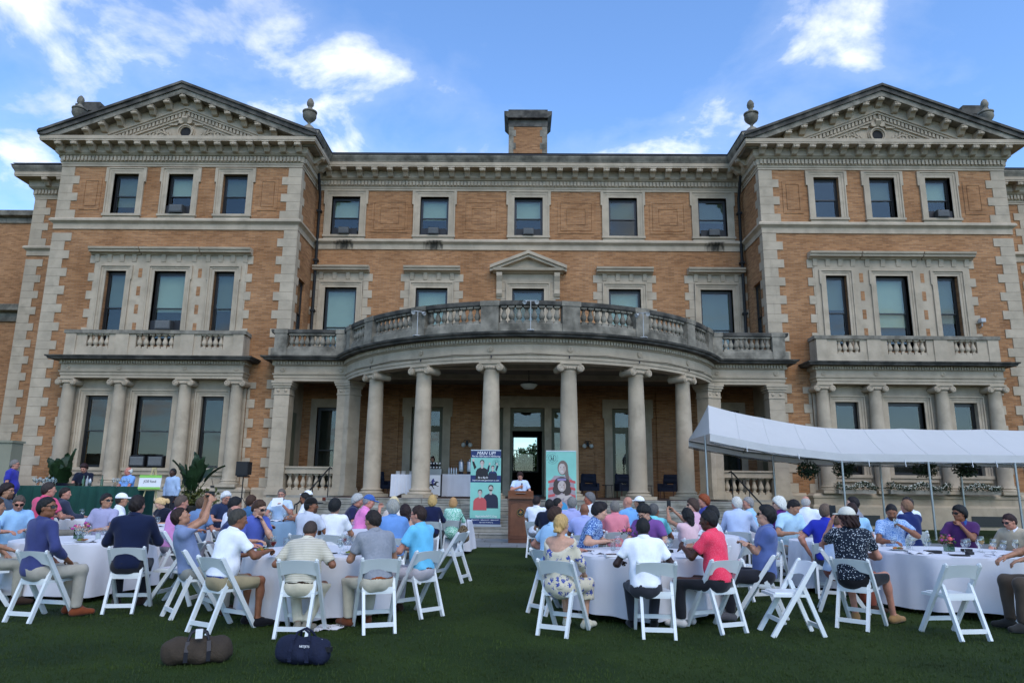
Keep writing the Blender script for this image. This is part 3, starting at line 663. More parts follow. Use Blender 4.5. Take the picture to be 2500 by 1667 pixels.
# black rain stains on the string course under the air conditioners
STAIN = bpy.data.materials.new('drip_stain'); STAIN.use_nodes = True
def stain_nodes():
    N = STAIN.node_tree.nodes; L = STAIN.node_tree.links; b = N['Principled BSDF']; b.inputs['Base Color'].default_value = (.02, .02, .015, 1); b.inputs['Roughness'].default_value = .9
    tc = N.new('ShaderNodeTexCoord'); mp_ = N.new('ShaderNodeMapping'); mp_.inputs['Scale'].default_value = (6, 6, 1.6); L.new(tc.outputs['Object'], mp_.inputs[0])
    n = N.new('ShaderNodeTexNoise'); n.inputs['Scale'].default_value = 1.2; n.inputs['Detail'].default_value = 4; L.new(mp_.outputs[0], n.inputs['Vector'])
    ln = N.new('ShaderNodeVectorMath'); ln.operation = 'LENGTH'; m2 = N.new('ShaderNodeMapping'); m2.inputs['Scale'].default_value = (1.5, 0, 1.9); L.new(tc.outputs['Object'], m2.inputs[0]); L.new(m2.outputs[0], ln.inputs[0])
    sb = N.new('ShaderNodeMath'); sb.operation = 'SUBTRACT'; L.new(n.outputs[0], sb.inputs[0]); mu = N.new('ShaderNodeMath'); mu.operation = 'MULTIPLY'; mu.inputs[1].default_value = .42; L.new(ln.outputs['Value'], mu.inputs[0]); L.new(mu.outputs[0], sb.inputs[1])
    r = N.new('ShaderNodeMapRange'); r.inputs[1].default_value = .1; r.inputs[2].default_value = .45; r.inputs[4].default_value = .75; L.new(sb.outputs[0], r.inputs[0]); L.new(r.outputs[0], b.inputs['Alpha'])
stain_nodes()
for x in (-9.32, -4.79, 9.32):
    m = MB(); m.sweep([(.054, -.26), (.054, -.01), (.094, .03), (.144, .07), (.205, .11), (.205, .19)], [(-.5, 0), (.5, 0)], False); mp('stain', m, STAIN, None, (x, YC, 13.53))
# ================================================================ porch
PR, ZF, YPI = 8.4, 1.2, 30.61
ANG = [-47, -28.5, -9.7, 9.7, 28.5, 47]
for a in ANG:
    column(PR*math.sin(R(a)), YC-PR*math.cos(R(a)), ZF, 6.06, .335, .28, R(a))
def arc(r, a0, a1, n): return [(r*math.sin(R(a0+(a1-a0)*i/n)), YC-r*math.cos(R(a0+(a1-a0)*i/n))) for i in range(n+1)]
RF = 8.66
aj = math.degrees(math.acos((YC-YPI)/RF))
PATH = [(-11.1, YP+.02), (-11.1, YPI)]+arc(RF, -aj, aj, 44)+[(11.1, YPI), (11.1, YP+.02)]
m = MB(); m.sweep([(-.5, 6.06), (0, 6.06), (0, 6.17), (.03, 6.18), (.03, 6.3), (.07, 6.32), (.09, 6.38), (.02, 6.39), (.02, 6.7), (.06, 6.73), (.08, 6.74), (.08, 6.9), (.14, 6.94), (-.5, 6.94)], PATH); mp('entablature', m, LIME, 30)
dentils(PATH, 6.77, 6.9, .06, .16, .075, .125)
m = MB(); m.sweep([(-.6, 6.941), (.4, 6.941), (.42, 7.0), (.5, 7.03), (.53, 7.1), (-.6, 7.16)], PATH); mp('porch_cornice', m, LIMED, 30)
rosettes([(RF*1.004*math.sin(R(a)), YC-RF*1.004*math.cos(R(a)), 6.55, R(a)) for a in ANG]+[(s*x, YPI-.03, 6.55, 0) for s in (-1, 1) for x in (8.2, 10.75)])
slab = arc(RF-.3, -aj, aj, 30)
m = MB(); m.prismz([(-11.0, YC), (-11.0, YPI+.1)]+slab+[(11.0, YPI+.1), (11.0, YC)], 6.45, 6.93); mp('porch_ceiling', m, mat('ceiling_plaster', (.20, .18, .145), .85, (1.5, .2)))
m = MB(); m.prismz([(-11.0, YC), (-11.0, YPI+.1)]+slab+[(11.0, YPI+.1), (11.0, YC)], 6.96, 7.12); mp('balcony_floor', m, LIMEW)
for y, hw_ in ((28.2, 5.6), (31.0, 7.6)):
    m = MB(); m.box(-hw_, hw_, y-.2, y+.2, 6.25, 6.449); mp('ceiling_beam', m, LIME)
# balustrade of the balcony
yb = YPI-.1
RB = 8.72; ab = math.degrees(math.acos((YC-yb)/RB))
BP = [(-11.1, YP+.02), (-11.1, yb)]+arc(RB, -ab, ab, 44)+[(11.1, yb), (11.1, YP+.02)]
m = MB(); m.sweep([(-.16, 7.14), (.16, 7.14), (.16, 7.45), (.12, 7.48), (-.12, 7.48), (-.16, 7.45), (-.16, 7.14)], BP); bal = mp('balcony_balustrade', m, LIMEW, 30)
m = MB(); m.sweep([(-.13, 8.12), (.13, 8.12), (.17, 8.16), (.19, 8.24), (.19, 8.3), (-.19, 8.3), (-.19, 8.24), (-.17, 8.16), (-.13, 8.12)], BP); part('rail', m, LIMED, bal, 30)
ped = [-60, -47, -28.5, -9.7, 9.7, 28.5, 47, 60]
for a in ped:
    w = .33 if abs(a) < 15 else .3
    m = MB(); m.box(-w, w, -.19, .19, 7.145, 8.125); m.box(-w-.03, w+.03, -.215, .215, 8.119, 8.305)
    part('pedestal', m, LIMEW, bal, None, (RB*math.sin(R(a)), YC-RB*math.cos(R(a)), 0), (0, 0, R(a)))
for s in (-1, 1):
    for x in (10.85, 8.15):
        m = MB(); m.box(-.27, .27, -.19, .19, 7.145, 8.125); m.box(-.3, .3, -.215, .215, 8.119, 8.305); part('pedestal', m, LIMEW, bal, None, (s*x, yb, 0))
    for k in range(9): ob('baluster', BALW, bal, (s*(8.48+2.05*(k+.5)/9), yb, 7.48))
for a0, a1, n in ((-9.7, 9.7, 8), (9.7, 28.5, 8), (28.5, 47, 8), (47, 60, 5)):
    for q in ((1,) if a0 < 0 else (-1, 1)):
        for k in range(n):
            g0, g1 = a0+2.4, a1-2.4; a = q*(g0+(g1-g0)*(k+.5)/n)
            ob('baluster', BALW, bal, (RB*math.sin(R(a)), YC-RB*math.cos(R(a)), 7.48), (0, 0, R(a)))
# square piers with ashlar courses
def pier(x, y, w, d, z0=ZF, z1=6.06, rot=0.):
    m = MB(); m.box(-w+.012, w-.012, -d+.012, d-.012, 0, z1-z0-.001); o = mp('pier', m, LIME, loc=(x, y, z0), rot=(0, 0, rot))
    n = 8; h = (z1-z0-.95)/n
    bm = MB(); bm.box(-w, w, -d, d, .005, h-.005); me = bm.mesh('stone_block', LIME)
    for k in range(n): ob('stone_block', me, o, (0, 0, .35+h*k))
    b = MB(); b.box(-w-.1, w+.1, -d-.1, d+.1, 0, .14); b.box(-w-.06, w+.06, -d-.06, d+.06, .141, .24); b.box(-w-.03, w+.03, -d-.03, d+.03, .241, .345); part('base', b, LIME, o)
    t = MB(); H = z1-z0
    t.box(-w-.03, w+.03, -d-.03, d+.03, H-.6, H-.55); t.box(-w-.005, w+.005, -d-.005, d+.005, H-.549, H-.3)
    t.box(-w-.05, w+.05, -d-.05, d+.05, H-.299, H-.2); t.box(-w-.1, w+.1, -d-.1, d+.1, H-.199, H-.1); t.box(-w-.13, w+.13, -d-.13, d+.13, H-.099, H)
    part('capital', t, LIME, o)
    for sx in (-1, 1):
        r = MB(); r.ell((sx*w*.5, -d-.01, H-.42), (.07, .035, .07), 8, 6); part('rosette', r, LIME, o, 60)
    return o
for s in (-1, 1):
    pier(s*10.72, YPI+.34, .33, .33)
    pier(s*8.0, YPI+.36, .3, .34)
    a = s*63.2; pier(7.72*s, YPI+.2, .26, .3, rot=R(s*40))
    # bonding blocks against the pavilion
    for q in range(11):
        m = MB(); w = .62 if q % 2 == 0 else .38; m.box(0, w, -.06, .02, .01, .41); mp('stone_block', m, LIME, loc=(s*11.05, YP, 1.5+.43*q), scale=(s, 1, 1))
    # low porch balustrade
    m = MB(); m.box(min(s*8.3, s*10.4), max(s*8.3, s*10.4), YPI+.2, YPI+.5, ZF-.02, ZF+.22); lb = mp('porch_balustrade', m, LIME)
    m = MB(); m.prism([(min(s*8.3, s*10.4), ZF+.9), (max(s*8.3, s*10.4), ZF+.9), (max(s*8.3, s*10.4), ZF+1.13), (min(s*8.3, s*10.4), ZF+1.13)], YPI+.14, YPI+.56); m.box(min(s*8.26, s*10.44), max(s*8.26, s*10.44), YPI+.08, YPI+.62, ZF+1.131, ZF+1.2); part('rail', m, LIME, lb)
    for k in range(7): ob('baluster', BALL, lb, (s*(8.35+2.0*(k+.5)/7), YPI+.35, ZF+.22), None, (1, 1, .68/.62))
# floor, base and steps
m = MB(); m.prismz([(-11.05, YC), (-11.05, YPI), (-7.3, YPI), (-7.3, 24.95), (7.3, 24.95), (7.3, YPI), (11.05, YPI), (11.05, YC)], Z0, ZF-.13); m.box(-11.05, -7.21, YPI-.02, YPI+.69, ZF-.13, ZF-.001); m.box(7.21, 11.05, YPI-.02, YPI+.69, ZF-.13, ZF-.001); mp('porch_base', m, STEPS)
m = MB(); m.prismz([(-10.8, YC), (-10.8, YPI+.7), (-7.2, YPI+.7), (-7.2, 25.2), (7.2, 25.2), (7.2, YPI+.7), (10.8, YPI+.7), (10.8, YC)], ZF-.12, ZF); mp('porch_floor', m, FLOORB)
for s in (-1, 1):
    m = MB(); m.box(min(s*7.3, s*11.15), max(s*7.3, s*11.15), YPI-.12, YPI-.03, Z0, ZF-.1); mp('plinth', m, LIME)
st = MB(); st.box(-7.2, 7.2, 22.45, 24.9, Z0, .06); steps = mp('entrance_steps', st, STEPS)
NS = 7; rh = (ZF-.06)/NS
for k in range(NS):
    y0 = 22.25+k*.42; z0 = .06+k*rh; half = 7.75-.13*k
    xs = [-half]; 
    while xs[-1] < half-1.2: xs.append(xs[-1]+rnd.uniform(1.3, 2.1))
    xs[-1] = half
    for a, b in zip(xs[:-1], xs[1:]):
        m = MB(); j = rnd.uniform(-.006, .006); yb_ = 25.15 if k == NS-1 else y0+.62
        m.prismx([(y0+j, z0+.012), (y0+j+.012, z0), (yb_, z0), (yb_, z0+rh-.004), (y0+j-.02, z0+rh-.004), (y0+j-.025, z0+rh-.03), (y0+j, z0+rh-.04)], a+.006, b-.006); part('step_stone', m, STEPS, steps)
for a in ANG:    # plinth blocks under the columns on the step line
    m = MB(); m.box(-.62, .62, -.58, .5, -.26, .0); part('plinth_block', m, STEPS, steps, None, (PR*math.sin(R(a)), YC-PR*math.cos(R(a)), ZF+.002), (0, 0, R(a)*.0))
# handrails
for s in (-1, 1):
    m = MB(); pts = [(s*7.05, 25.6, ZF+1.0), (s*7.0, 25.2, ZF+1.02), (s*7.35, 23.0, 1.05), (s*7.38, 22.75, 1.0), (s*7.38, 22.7, .86)]
    m.tube(pts, .025, 8)
    for x, y, z0, z1 in ((s*7.05, 25.3, ZF, ZF+1.0), (s*7.22, 24.0, .8, 1.62), (s*7.36, 22.9, .08, 1.02)): m.tube([(x, y, z0), (x, y, z1)], .018, 6)
    tag(part('handrail', m, DKMET, None, 50), 'thin black iron handrail down the %s end of the porch steps' % ('left' if s < 0 else 'right'), 'handrail')
# doors at the back of the porch
def french_door(x, w, z1, opened=False, leaf=True):
    y = YC+.18; H = z1-ZF
    f = MB(); b = .09
    f.box(-w, -w+b, 0, .14, 0, H); f.box(w-b, w, 0, .14, 0, H); f.box(-w+b, w-b, .002, .138, H-b, H); f.box(-w+b, w-b, .002, .138, H-1.08, H-.96)
    o = part('door_frame' if w > .5 else 'sidelight', f, SAGE, man, loc=(x, y, ZF))
    def leaf_(x0, x1, z0, z2, yy, r=0., pv=0.):
        q = .085 if w > .5 else .06; l = MB()
        l.box(x0, x0+q, yy, yy+.05, z0, z2); l.box(x1-q, x1, yy, yy+.05, z0, z2); l.box(x0+q, x1-q, yy+.001, yy+.049, z0, z0+(.3 if z0 < .5 else q)); l.box(x0+q, x1-q, yy+.001, yy+.049, z2-q, z2)
        l.v = [(v[0]-pv, v[1]-.05, v[2]) for v in l.v]
        d = part('door_leaf' if z0 < .5 else 'transom', l, SAGE, o, None, (pv, .05, 0), (0, 0, r))
        p = MB(); p.box(x0+q-.01, x1-q+.01, yy+.02, yy+.026, z0+(.3 if z0 < .5 else q)-.01, z2-q+.01); p.v = [(v[0]-pv, v[1]-.05, v[2]) for v in p.v]
        pp = part('glazing', p, GLASS, o, None, (pv, .05, 0), (0, 0, r))
    leaf_(-w+b+.003, w-b-.003, H-.957, H-b-.003, .03)
    if w > .5:
        leaf_(-w+b+.003, -.004, .02, H-1.085, .03, R(100) if opened else 0, -w+b+.003); leaf_(.004, w-b-.003, .02, H-1.085, .03, R(-100) if opened else 0, w-b-.003)
    else: leaf_(-w+b+.003, w-b-.003, .02, H-1.085, .03)
    return o
french_door(0, .82, 5.35, True)
for x in (-1.45, 1.45): french_door(x, .3, 5.35)
for x in (-4.79, 4.79): french_door(x, .75, 5.35)
for s in (-1, 1): window(s*9.3, YC, 1.55, 5.3, .8, shade=0, mid=.45, inset=.15)
# stone door surrounds
m = MB()
for a, b, z in ((-2.05, -1.75, 5.5), (-1.15, -.82, 5.5), (.82, 1.15, 5.5), (1.75, 2.05, 5.5)): m.box(a, b, YC-.1, YC+.3, ZF, 5.35)
m.box(-2.05, 2.05, YC-.101, YC+.3, 5.351, 5.75); m.box(-2.12, 2.12, YC-.17, YC, 5.751, 5.9); mp('door_surround', m, LIME)
for x in (-4.79, 4.79):
    m = MB(); m.box(x-1.12, x-.75, YC-.1, YC+.3, ZF, 5.35); m.box(x+.75, x+1.12, YC-.1, YC+.3, ZF, 5.35); m.box(x-1.2, x+1.2, YC-.12, YC+.3, 5.351, 5.78); m.box(x-1.2, x-1.121, YC-.11, YC, 4.9, 5.35); m.box(x+1.121, x+1.2, YC-.11, YC, 4.9, 5.35); mp('door_surround', m, LIME)
for x in (-9.3, 9.3):
    m = MB(); m.box(x-1.1, x-.8, YC-.06, YC+.3, ZF, 5.3); m.box(x+.8, x+1.1, YC-.06, YC+.3, ZF, 5.3); m.box(x-1.1, x+1.1, YC-.061, YC+.3, 5.301, 5.7); mp('window_surround', m, LIME)
for s in (-1, 1):     # stone lining of the porch end walls with a dark service door
    m = MB(); m.box(s*10.86-.03, s*10.86+.03, YPI+.9, YC, ZF, 6.52); mp('porch_end_wall', m, LIME)
    m = MB(); m.box(s*10.82-.03, s*10.82+.03, YPI+1.5, YPI+2.5, ZF, 4.9); mp('side_door', m, SAGE)
for x in (-2.7, 2.7, -6.6, 6.6):
    m = MB(); m.box(x-.45, x+.45, YC-.09, YC+.02, ZF, 6.2); mp('brick_pilaster', m, BRICK)
# the hall seen through the open door: side walls, floor, far window wall
hall = MB(); hall.box(-2.4, -2.3, YC+.5, 46, ZF, 6); hall.box(2.3, 2.4, YC+.5, 46, ZF, 6); hall.box(-2.4, 2.4, YC+.5, 46, 5.9, 6); mp('hall', hall, ROOMW)
m = MB(); m.box(-2.3, 2.3, YC+.45, 46, ZF-.05, ZF-.002); mp('hall_floor', m, mat('hall_boards', (.06, .035, .02), .4))
hw = wall_mesh(-2.3, 2.3, ZF, 5.9, [(-.85, .85, 2.55, 4.9)], .3); mp('hall_end_wall', hw, DARK, loc=(0, 45.5, 0))
window(0, 45.5, 2.55, 4.9, .85, inset=.1, room=False, mid=.58)
for x in (-4.79, 4.79):
    m = MB(); m.add([(x-1.3, YC+.35, ZF), (x+1.3, YC+.35, ZF), (x+1.3, YC+2.4, ZF), (x-1.3, YC+2.4, ZF), (x-1.3, YC+.35, 5.6), (x+1.3, YC+.35, 5.6), (x+1.3, YC+2.4, 5.6), (x-1.3, YC+2.4, 5.6)], [(3, 2, 6, 7), (0, 3, 7, 4), (2, 1, 5, 6), (0, 1, 2, 3), (7, 6, 5, 4)]); mp('room', m, DARK)
for x in (-1.45, 1.45):
    m = MB(); m.box(x-.5, x+.5, YC+.42, YC+.46, ZF, 5.6); mp('curtain', m, CURT)
for s in (-1, 1):
    m = MB(); n = 14
    pts = [(s*9.3-.75+1.5*i/n, YC+.42+.04*math.sin(i*2.1)) for i in range(n//2+2 if s < 0 else n+1)]
    vs = [(x, y, z) for z in (1.7, 5.2) for x, y in pts]; k = len(pts); m.add(vs, [(i, i+1, k+i+1, k+i) for i in range(k-1)]); mp('curtain', m, mat('dark_drape', (.05, .05, .045), .8), 60)
# ================================================================ ground
LAWN = bpy.data.materials.new('lawn'); LAWN.use_nodes = True
def lawn_nodes():
    N = LAWN.node_tree.nodes; L = LAWN.node_tree.links; b = N['Principled BSDF']; b.inputs['Roughness'].default_value = .8; b.inputs['Specular IOR Level'].default_value = .15
    g = N.new('ShaderNodeNewGeometry')
    def nz(s, d, lo, hi):
        n = N.new('ShaderNodeTexNoise'); n.inputs['Scale'].default_value = s; n.inputs['Detail'].default_value = d; L.new(g.outputs['Position'], n.inputs['Vector'])
        r = N.new('ShaderNodeMapRange'); r.inputs[1].default_value = lo; r.inputs[2].default_value = hi; L.new(n.outputs[0], r.inputs[0]); return r.outputs[0], n.outputs[0]
    a, _ = nz(.8, 6, .38, .62); c, ch_ = nz(55, 4, .35, .7)
    x = N.new('ShaderNodeMix'); x.data_type = 'RGBA'; L.new(a, x.inputs[0]); x.inputs[6].default_value = (.017, .033, .0035, 1); x.inputs[7].default_value = (.036, .060, .0065, 1)
    y = N.new('ShaderNodeMix'); y.data_type = 'RGBA'; L.new(c, y.inputs[0]); L.new(x.outputs[2], y.inputs[6]); y.inputs[7].default_value = (.011, .026, .004, 1)
    L.new(y.outputs[2], b.inputs['Base Color'])
    q = N.new('ShaderNodeBump'); q.inputs['Strength'].default_value = .8; q.inputs['Distance'].default_value = .03; L.new(ch_, q.inputs['Height']); L.new(q.outputs[0], b.inputs['Normal'])
lawn_nodes()
xs = [-600, -200, -80, -40, -28]+[-24+i*.8 for i in range(61)]+[28, 40, 80, 200, 600]
ys = [-600, -200, -60, -25, -10, -2]+[i*.6 for i in range(0, 55)]+[34, 40, 60, 120, 400, 900]
m = MB(); nx, ny = len(xs), len(ys)
m.add([(x, y, ground(x, y) if abs(x) < 100 else ground(max(-30, min(30, x)), y)) for y in ys for x in xs], [(j*nx+i, j*nx+i+1, (j+1)*nx+i+1, (j+1)*nx+i) for j in range(ny-1) for i in range(nx-1)])
tag(part('lawn', m, LAWN, None, 180), kind='structure')
# bluestone paving in front of the steps and along the house
pv = MB(); pv.box(-7.0, 24, 19.1, 22.24, -.1, .062); pave = tag(part('paved_path', pv, mat('paving_joint', (.09, .088, .08), .9)), kind='structure')
y = 19.1
for row, dy in enumerate((.95, .75, .8, .62)):
    x = -7.0
    while x < 24:
        w = rnd.uniform(.7, 1.5); x2 = min(24, x+w)
        b = MB(); zz = .072+rnd.uniform(0, .006); b.box(x+.008, x2-.008, y+.008, y+dy-.008, .03, zz); part('paving_slab', b, SLATE, pave); x = x2
    y += dy
pv = MB(); pv.box(8.2, 24, 22.26, YP-.3, -.1, .058); tag(part('pavement', pv, SLATE), kind='structure')
terr = MB(); terr.box(-24, -8.2, 25.6, YP-.3, -.2, .42); tag(part('terrace', terr, SLATE), kind='structure')
# short mown grass: blades scattered over the near lawn
def grass():
    n = 34000; rs = np.random.RandomState(3)
    y = 5.2+(rs.rand(n)**1.35)*9.5; hw = y*.78+.6; x = -.4+(rs.rand(n)*2-1)*hw
    a = rs.rand(n)*6.283; h = .014+.02*rs.rand(n); w = .0016+.0016*rs.rand(n)+.0003*y
    ln = .012*rs.rand(n); z = np.array([ground(p, q) for p, q in zip(x, y)])
    k = 3; V = np.zeros((n, k, 3, 3)); 
    for j in range(k):
        aj_ = a+j*2.1; dx, dy = np.cos(aj_), np.sin(aj_); ox = x+dx*.012; oy = y+dy*.012
        V[:, j, 0] = np.stack([ox-dy*w, oy+dx*w, z-.004], 1); V[:, j, 1] = np.stack([ox+dy*w, oy-dx*w, z-.004], 1)
        V[:, j, 2] = np.stack([ox+dx*ln+dy*.006, oy+dy*ln, z+h], 1)
    V = V.reshape(-1, 3); F = np.arange(len(V)).reshape(-1, 3)
    me = bpy.data.meshes.new('grass'); me.vertices.add(len(V)); me.vertices.foreach_set('co', V.ravel()); me.loops.add(len(V)); me.loops.foreach_set('vertex_index', F.ravel())
    me.polygons.add(len(F)); me.polygons.foreach_set('loop_start', np.arange(len(F))*3); me.polygons.foreach_set('loop_total', np.full(len(F), 3)); me.update(calc_edges=True)
    me.materials.append(mat('grass_blade', (.036, .061, .0065), .7, (1.2, .55), coord='Object'))
    tag(ob('grass', me), 'short mown dark green grass of the foreground lawn', 'grass', kind='stuff')
grass()
# ================================================================ people: smooth implicit bodies turned into meshes
def V(*a): return np.array(a, float)
def unit(v): v = np.asarray(v, float); return v/(np.linalg.norm(v)+1e-9)
def cap(a, b, ra, rb, k=.03, clip=()): return ('c', np.asarray(a, float), np.asarray(b, float), ra, rb, k, clip)
def elp(c, r, B=None, k=.03): return ('e', np.asarray(c, float), np.asarray(r, float), B, 0, k, ())
def polygonise(prims, h, clips=(), fold=0., seed=0., noise=0., rag=0., taper=None):
    lo = np.full(3, 9.); hi = np.full(3, -9.); bb = []
    for p in prims:
        if p[0] == 'c':
            r = max(p[3], p[4]); a = np.minimum(p[1], p[2])-r; b = np.maximum(p[1], p[2])+r
        else:
            r = p[2] if p[3] is None else np.sqrt(((p[3]*p[2])**2).sum(1)); a = p[1]-r; b = p[1]+r
        bb.append((a, b)); lo = np.minimum(lo, a); hi = np.maximum(hi, b)
    lo = lo-2.5*h-fold*2; hi = hi+2.5*h+fold*2
    n = np.ceil((hi-lo)/h).astype(int)+1
    D = np.full(n, 1., np.float32)
    ax = [lo[i]+h*np.arange(n[i]) for i in range(3)]
    for p, (a, b) in zip(prims, bb):
        mg = p[5]+2.5*h
        i0 = np.maximum(0, np.floor((a-mg-lo)/h).astype(int)); i1 = np.minimum(n, np.ceil((b+mg-lo)/h).astype(int)+1)
        X = ax[0][i0[0]:i1[0], None, None]; Y = ax[1][None, i0[1]:i1[1], None]; Z = ax[2][None, None, i0[2]:i1[2]]
        if p[0] == 'c':
            ab = p[2]-p[1]; L2 = ab@ab+1e-9
            x, y, z = X-p[1][0], Y-p[1][1], Z-p[1][2]
            t = np.clip((x*ab[0]+y*ab[1]+z*ab[2])/L2, 0, 1)
            d = np.sqrt((x-t*ab[0])**2+(y-t*ab[1])**2+(z-t*ab[2])**2)-(p[3]+(p[4]-p[3])*t)
        else:
            x, y, z = X-p[1][0], Y-p[1][1], Z-p[1][2]; r = p[2]; B = p[3]
            if B is not None: x, y, z = (x*B[0, 0]+y*B[1, 0]+z*B[2, 0], x*B[0, 1]+y*B[1, 1]+z*B[2, 1], x*B[0, 2]+y*B[1, 2]+z*B[2, 2])
            k0 = np.sqrt((x/r[0])**2+(y/r[1])**2+(z/r[2])**2); k1 = np.sqrt((x/r[0]**2)**2+(y/r[1]**2)**2+(z/r[2]**2)**2)+1e-9
            d = k0*(k0-1)/k1
        for nn, c in p[6]: d = np.maximum(d, X*nn[0]+Y*nn[1]+Z*nn[2]-c)
        s = D[i0[0]:i1[0], i0[1]:i1[1], i0[2]:i1[2]]
        k = p[5]; q = np.maximum(k-np.abs(s-d), 0)/k
        D[i0[0]:i1[0], i0[1]:i1[1], i0[2]:i1[2]] = np.minimum(s, d)-q*q*k*.25
    X = ax[0][:, None, None]; Y = ax[1][None, :, None]; Z = ax[2][None, None, :]
    if fold: D = D+fold*(np.sin(31*X+17*Z+3*np.sin(9*Y+seed)+seed)*.55+np.sin(26*Y-21*Z+2.5*np.sin(13*X+2*seed))*.45)
    if noise: D = D+noise*(np.sin(95*X+40*Z+seed)*np.sin(80*Y+55*Z+2)+.6*np.sin(150*X-60*Y+30*Z))
    rg = rag*(np.sin(170*X+60*Y+seed)+np.sin(140*Z-90*Y+2*seed)+.7*np.sin(260*Y+120*X)) if rag else 0.
    for nn, c in clips: D = np.maximum(D, X*nn[0]+Y*nn[1]+Z*nn[2]-c+rg)
    if taper:
        w = 1.
        for nn, c in taper[0]: w = np.minimum(w, np.clip((c-(X*nn[0]+Y*nn[1]+Z*nn[2])+rg)/taper[1], 0, 1))
        D = D+taper[2]*(1-w*(2-w))
    D = np.asarray(D, np.float32)
    s = D < 0
    c = s[:-1, :-1, :-1].astype(np.int8)
    cs = np.zeros(n-1, np.int8)
    for dx in (0, 1):
        for dy in (0, 1):
            for dz in (0, 1): cs += s[dx:n[0]-1+dx, dy:n[1]-1+dy, dz:n[2]-1+dz]
    I = np.argwhere((cs > 0) & (cs < 8))
    ids = np.full(n-1, -1); ids[I[:, 0], I[:, 1], I[:, 2]] = np.arange(len(I))
    val = {}
    for dx in (0, 1):
        for dy in (0, 1):
            for dz in (0, 1): val[dx, dy, dz] = D[I[:, 0]+dx, I[:, 1]+dy, I[:, 2]+dz]
    P = np.zeros((len(I), 3)); W = np.zeros(len(I))
    for a in list(val):
        for axi in range(3):
            if a[axi]: continue
            b = list(a); b[axi] = 1; b = tuple(b)
            v0, v1 = val[a], val[b]; cr = (v0 < 0) != (v1 < 0)
            t = np.where(cr, v0/np.where(cr, v0-v1, 1), 0)
            q = np.array(a, float)[None, :].repeat(len(I), 0); q[:, axi] += t
            P += q*cr[:, None]; W += cr
    P = lo+(I+P/np.maximum(W, 1)[:, None])*h
    F = []
    for axi in range(3):
        o1, o2 = [(1, 2), (2, 0), (0, 1)][axi]
        sl0 = [slice(None)]*3; sl1 = [slice(None)]*3; sl0[axi] = slice(0, -1); sl1[axi] = slice(1, None)
        A, B_ = s[tuple(sl0)], s[tuple(sl1)]
        E = np.argwhere(A != B_); E = E[(E[:, o1] > 0) & (E[:, o2] > 0) & (E[:, o1] < n[o1]-1) & (E[:, o2] < n[o2]-1)]
        if not len(E): continue
        def cid(d1, d2):
            q = E.copy(); q[:, o1] += d1; q[:, o2] += d2; return ids[q[:, 0], q[:, 1], q[:, 2]]
        quad = np.stack([cid(-1, -1), cid(0, -1), cid(0, 0), cid(-1, 0)], 1)
        fl = ~A[E[:, 0], E[:, 1], E[:, 2]]
        quad[fl] = quad[fl][:, ::-1]; F.append(quad)
    F = np.concatenate(F) if F else np.zeros((0, 4), int)
    return P, F[(F >= 0).all(1)]
def join_mesh(name, chunks):                    # [(P,F,matindex)]
    Ps = []; Fs = []; Ms = []; b = 0
    for P, F, mi in chunks: Ps.append(P); Fs.append(F+b); Ms.append(np.full(len(F), mi)); b += len(P)
    P = np.concatenate(Ps); F = np.concatenate(Fs); Mi = np.concatenate(Ms)
    me = bpy.data.meshes.new(name); me.vertices.add(len(P)); me.vertices.foreach_set('co', P.astype(np.float32).ravel())
    me.loops.add(F.size); me.loops.foreach_set('vertex_index', F.ravel().astype(np.int32)); me.polygons.add(len(F))
    me.polygons.foreach_set('loop_start', (np.arange(len(F))*4).astype(np.int32)); me.polygons.foreach_set('loop_total', np.full(len(F), 4, np.int32))
    me.polygons.foreach_set('material_index', Mi.astype(np.int32)); me.polygons.foreach_set('use_smooth', np.ones(len(F), bool))
    me.update(calc_edges=True); me.validate(); return me
def yawm(a): return V(math.cos(a), -math.sin(a), 0), V(math.sin(a), math.cos(a), 0)
Zv = V(0, 0, 1)
ARM = {'table': (.17, .40, .80), 'table2': (.07, .36, .81), 'wide': (.27, .36, .80), 'lap': (.11, .27, .63), 'chin': (.03, .20, 1.08), 'phone': (.09, .40, 1.30), 'cross': (-.12, .20, .90),
       'hang': (.23, .06, .80), 'hips': (.20, .02, .98), 'drink': (.06, .26, 1.08), 'up': (.12, .34, 1.42), 'mic': (.03, .20, 1.30), 'work': (.2, .36, 1.02), 'rest': (.06, .42, 1.10)}
PCACHE = {}
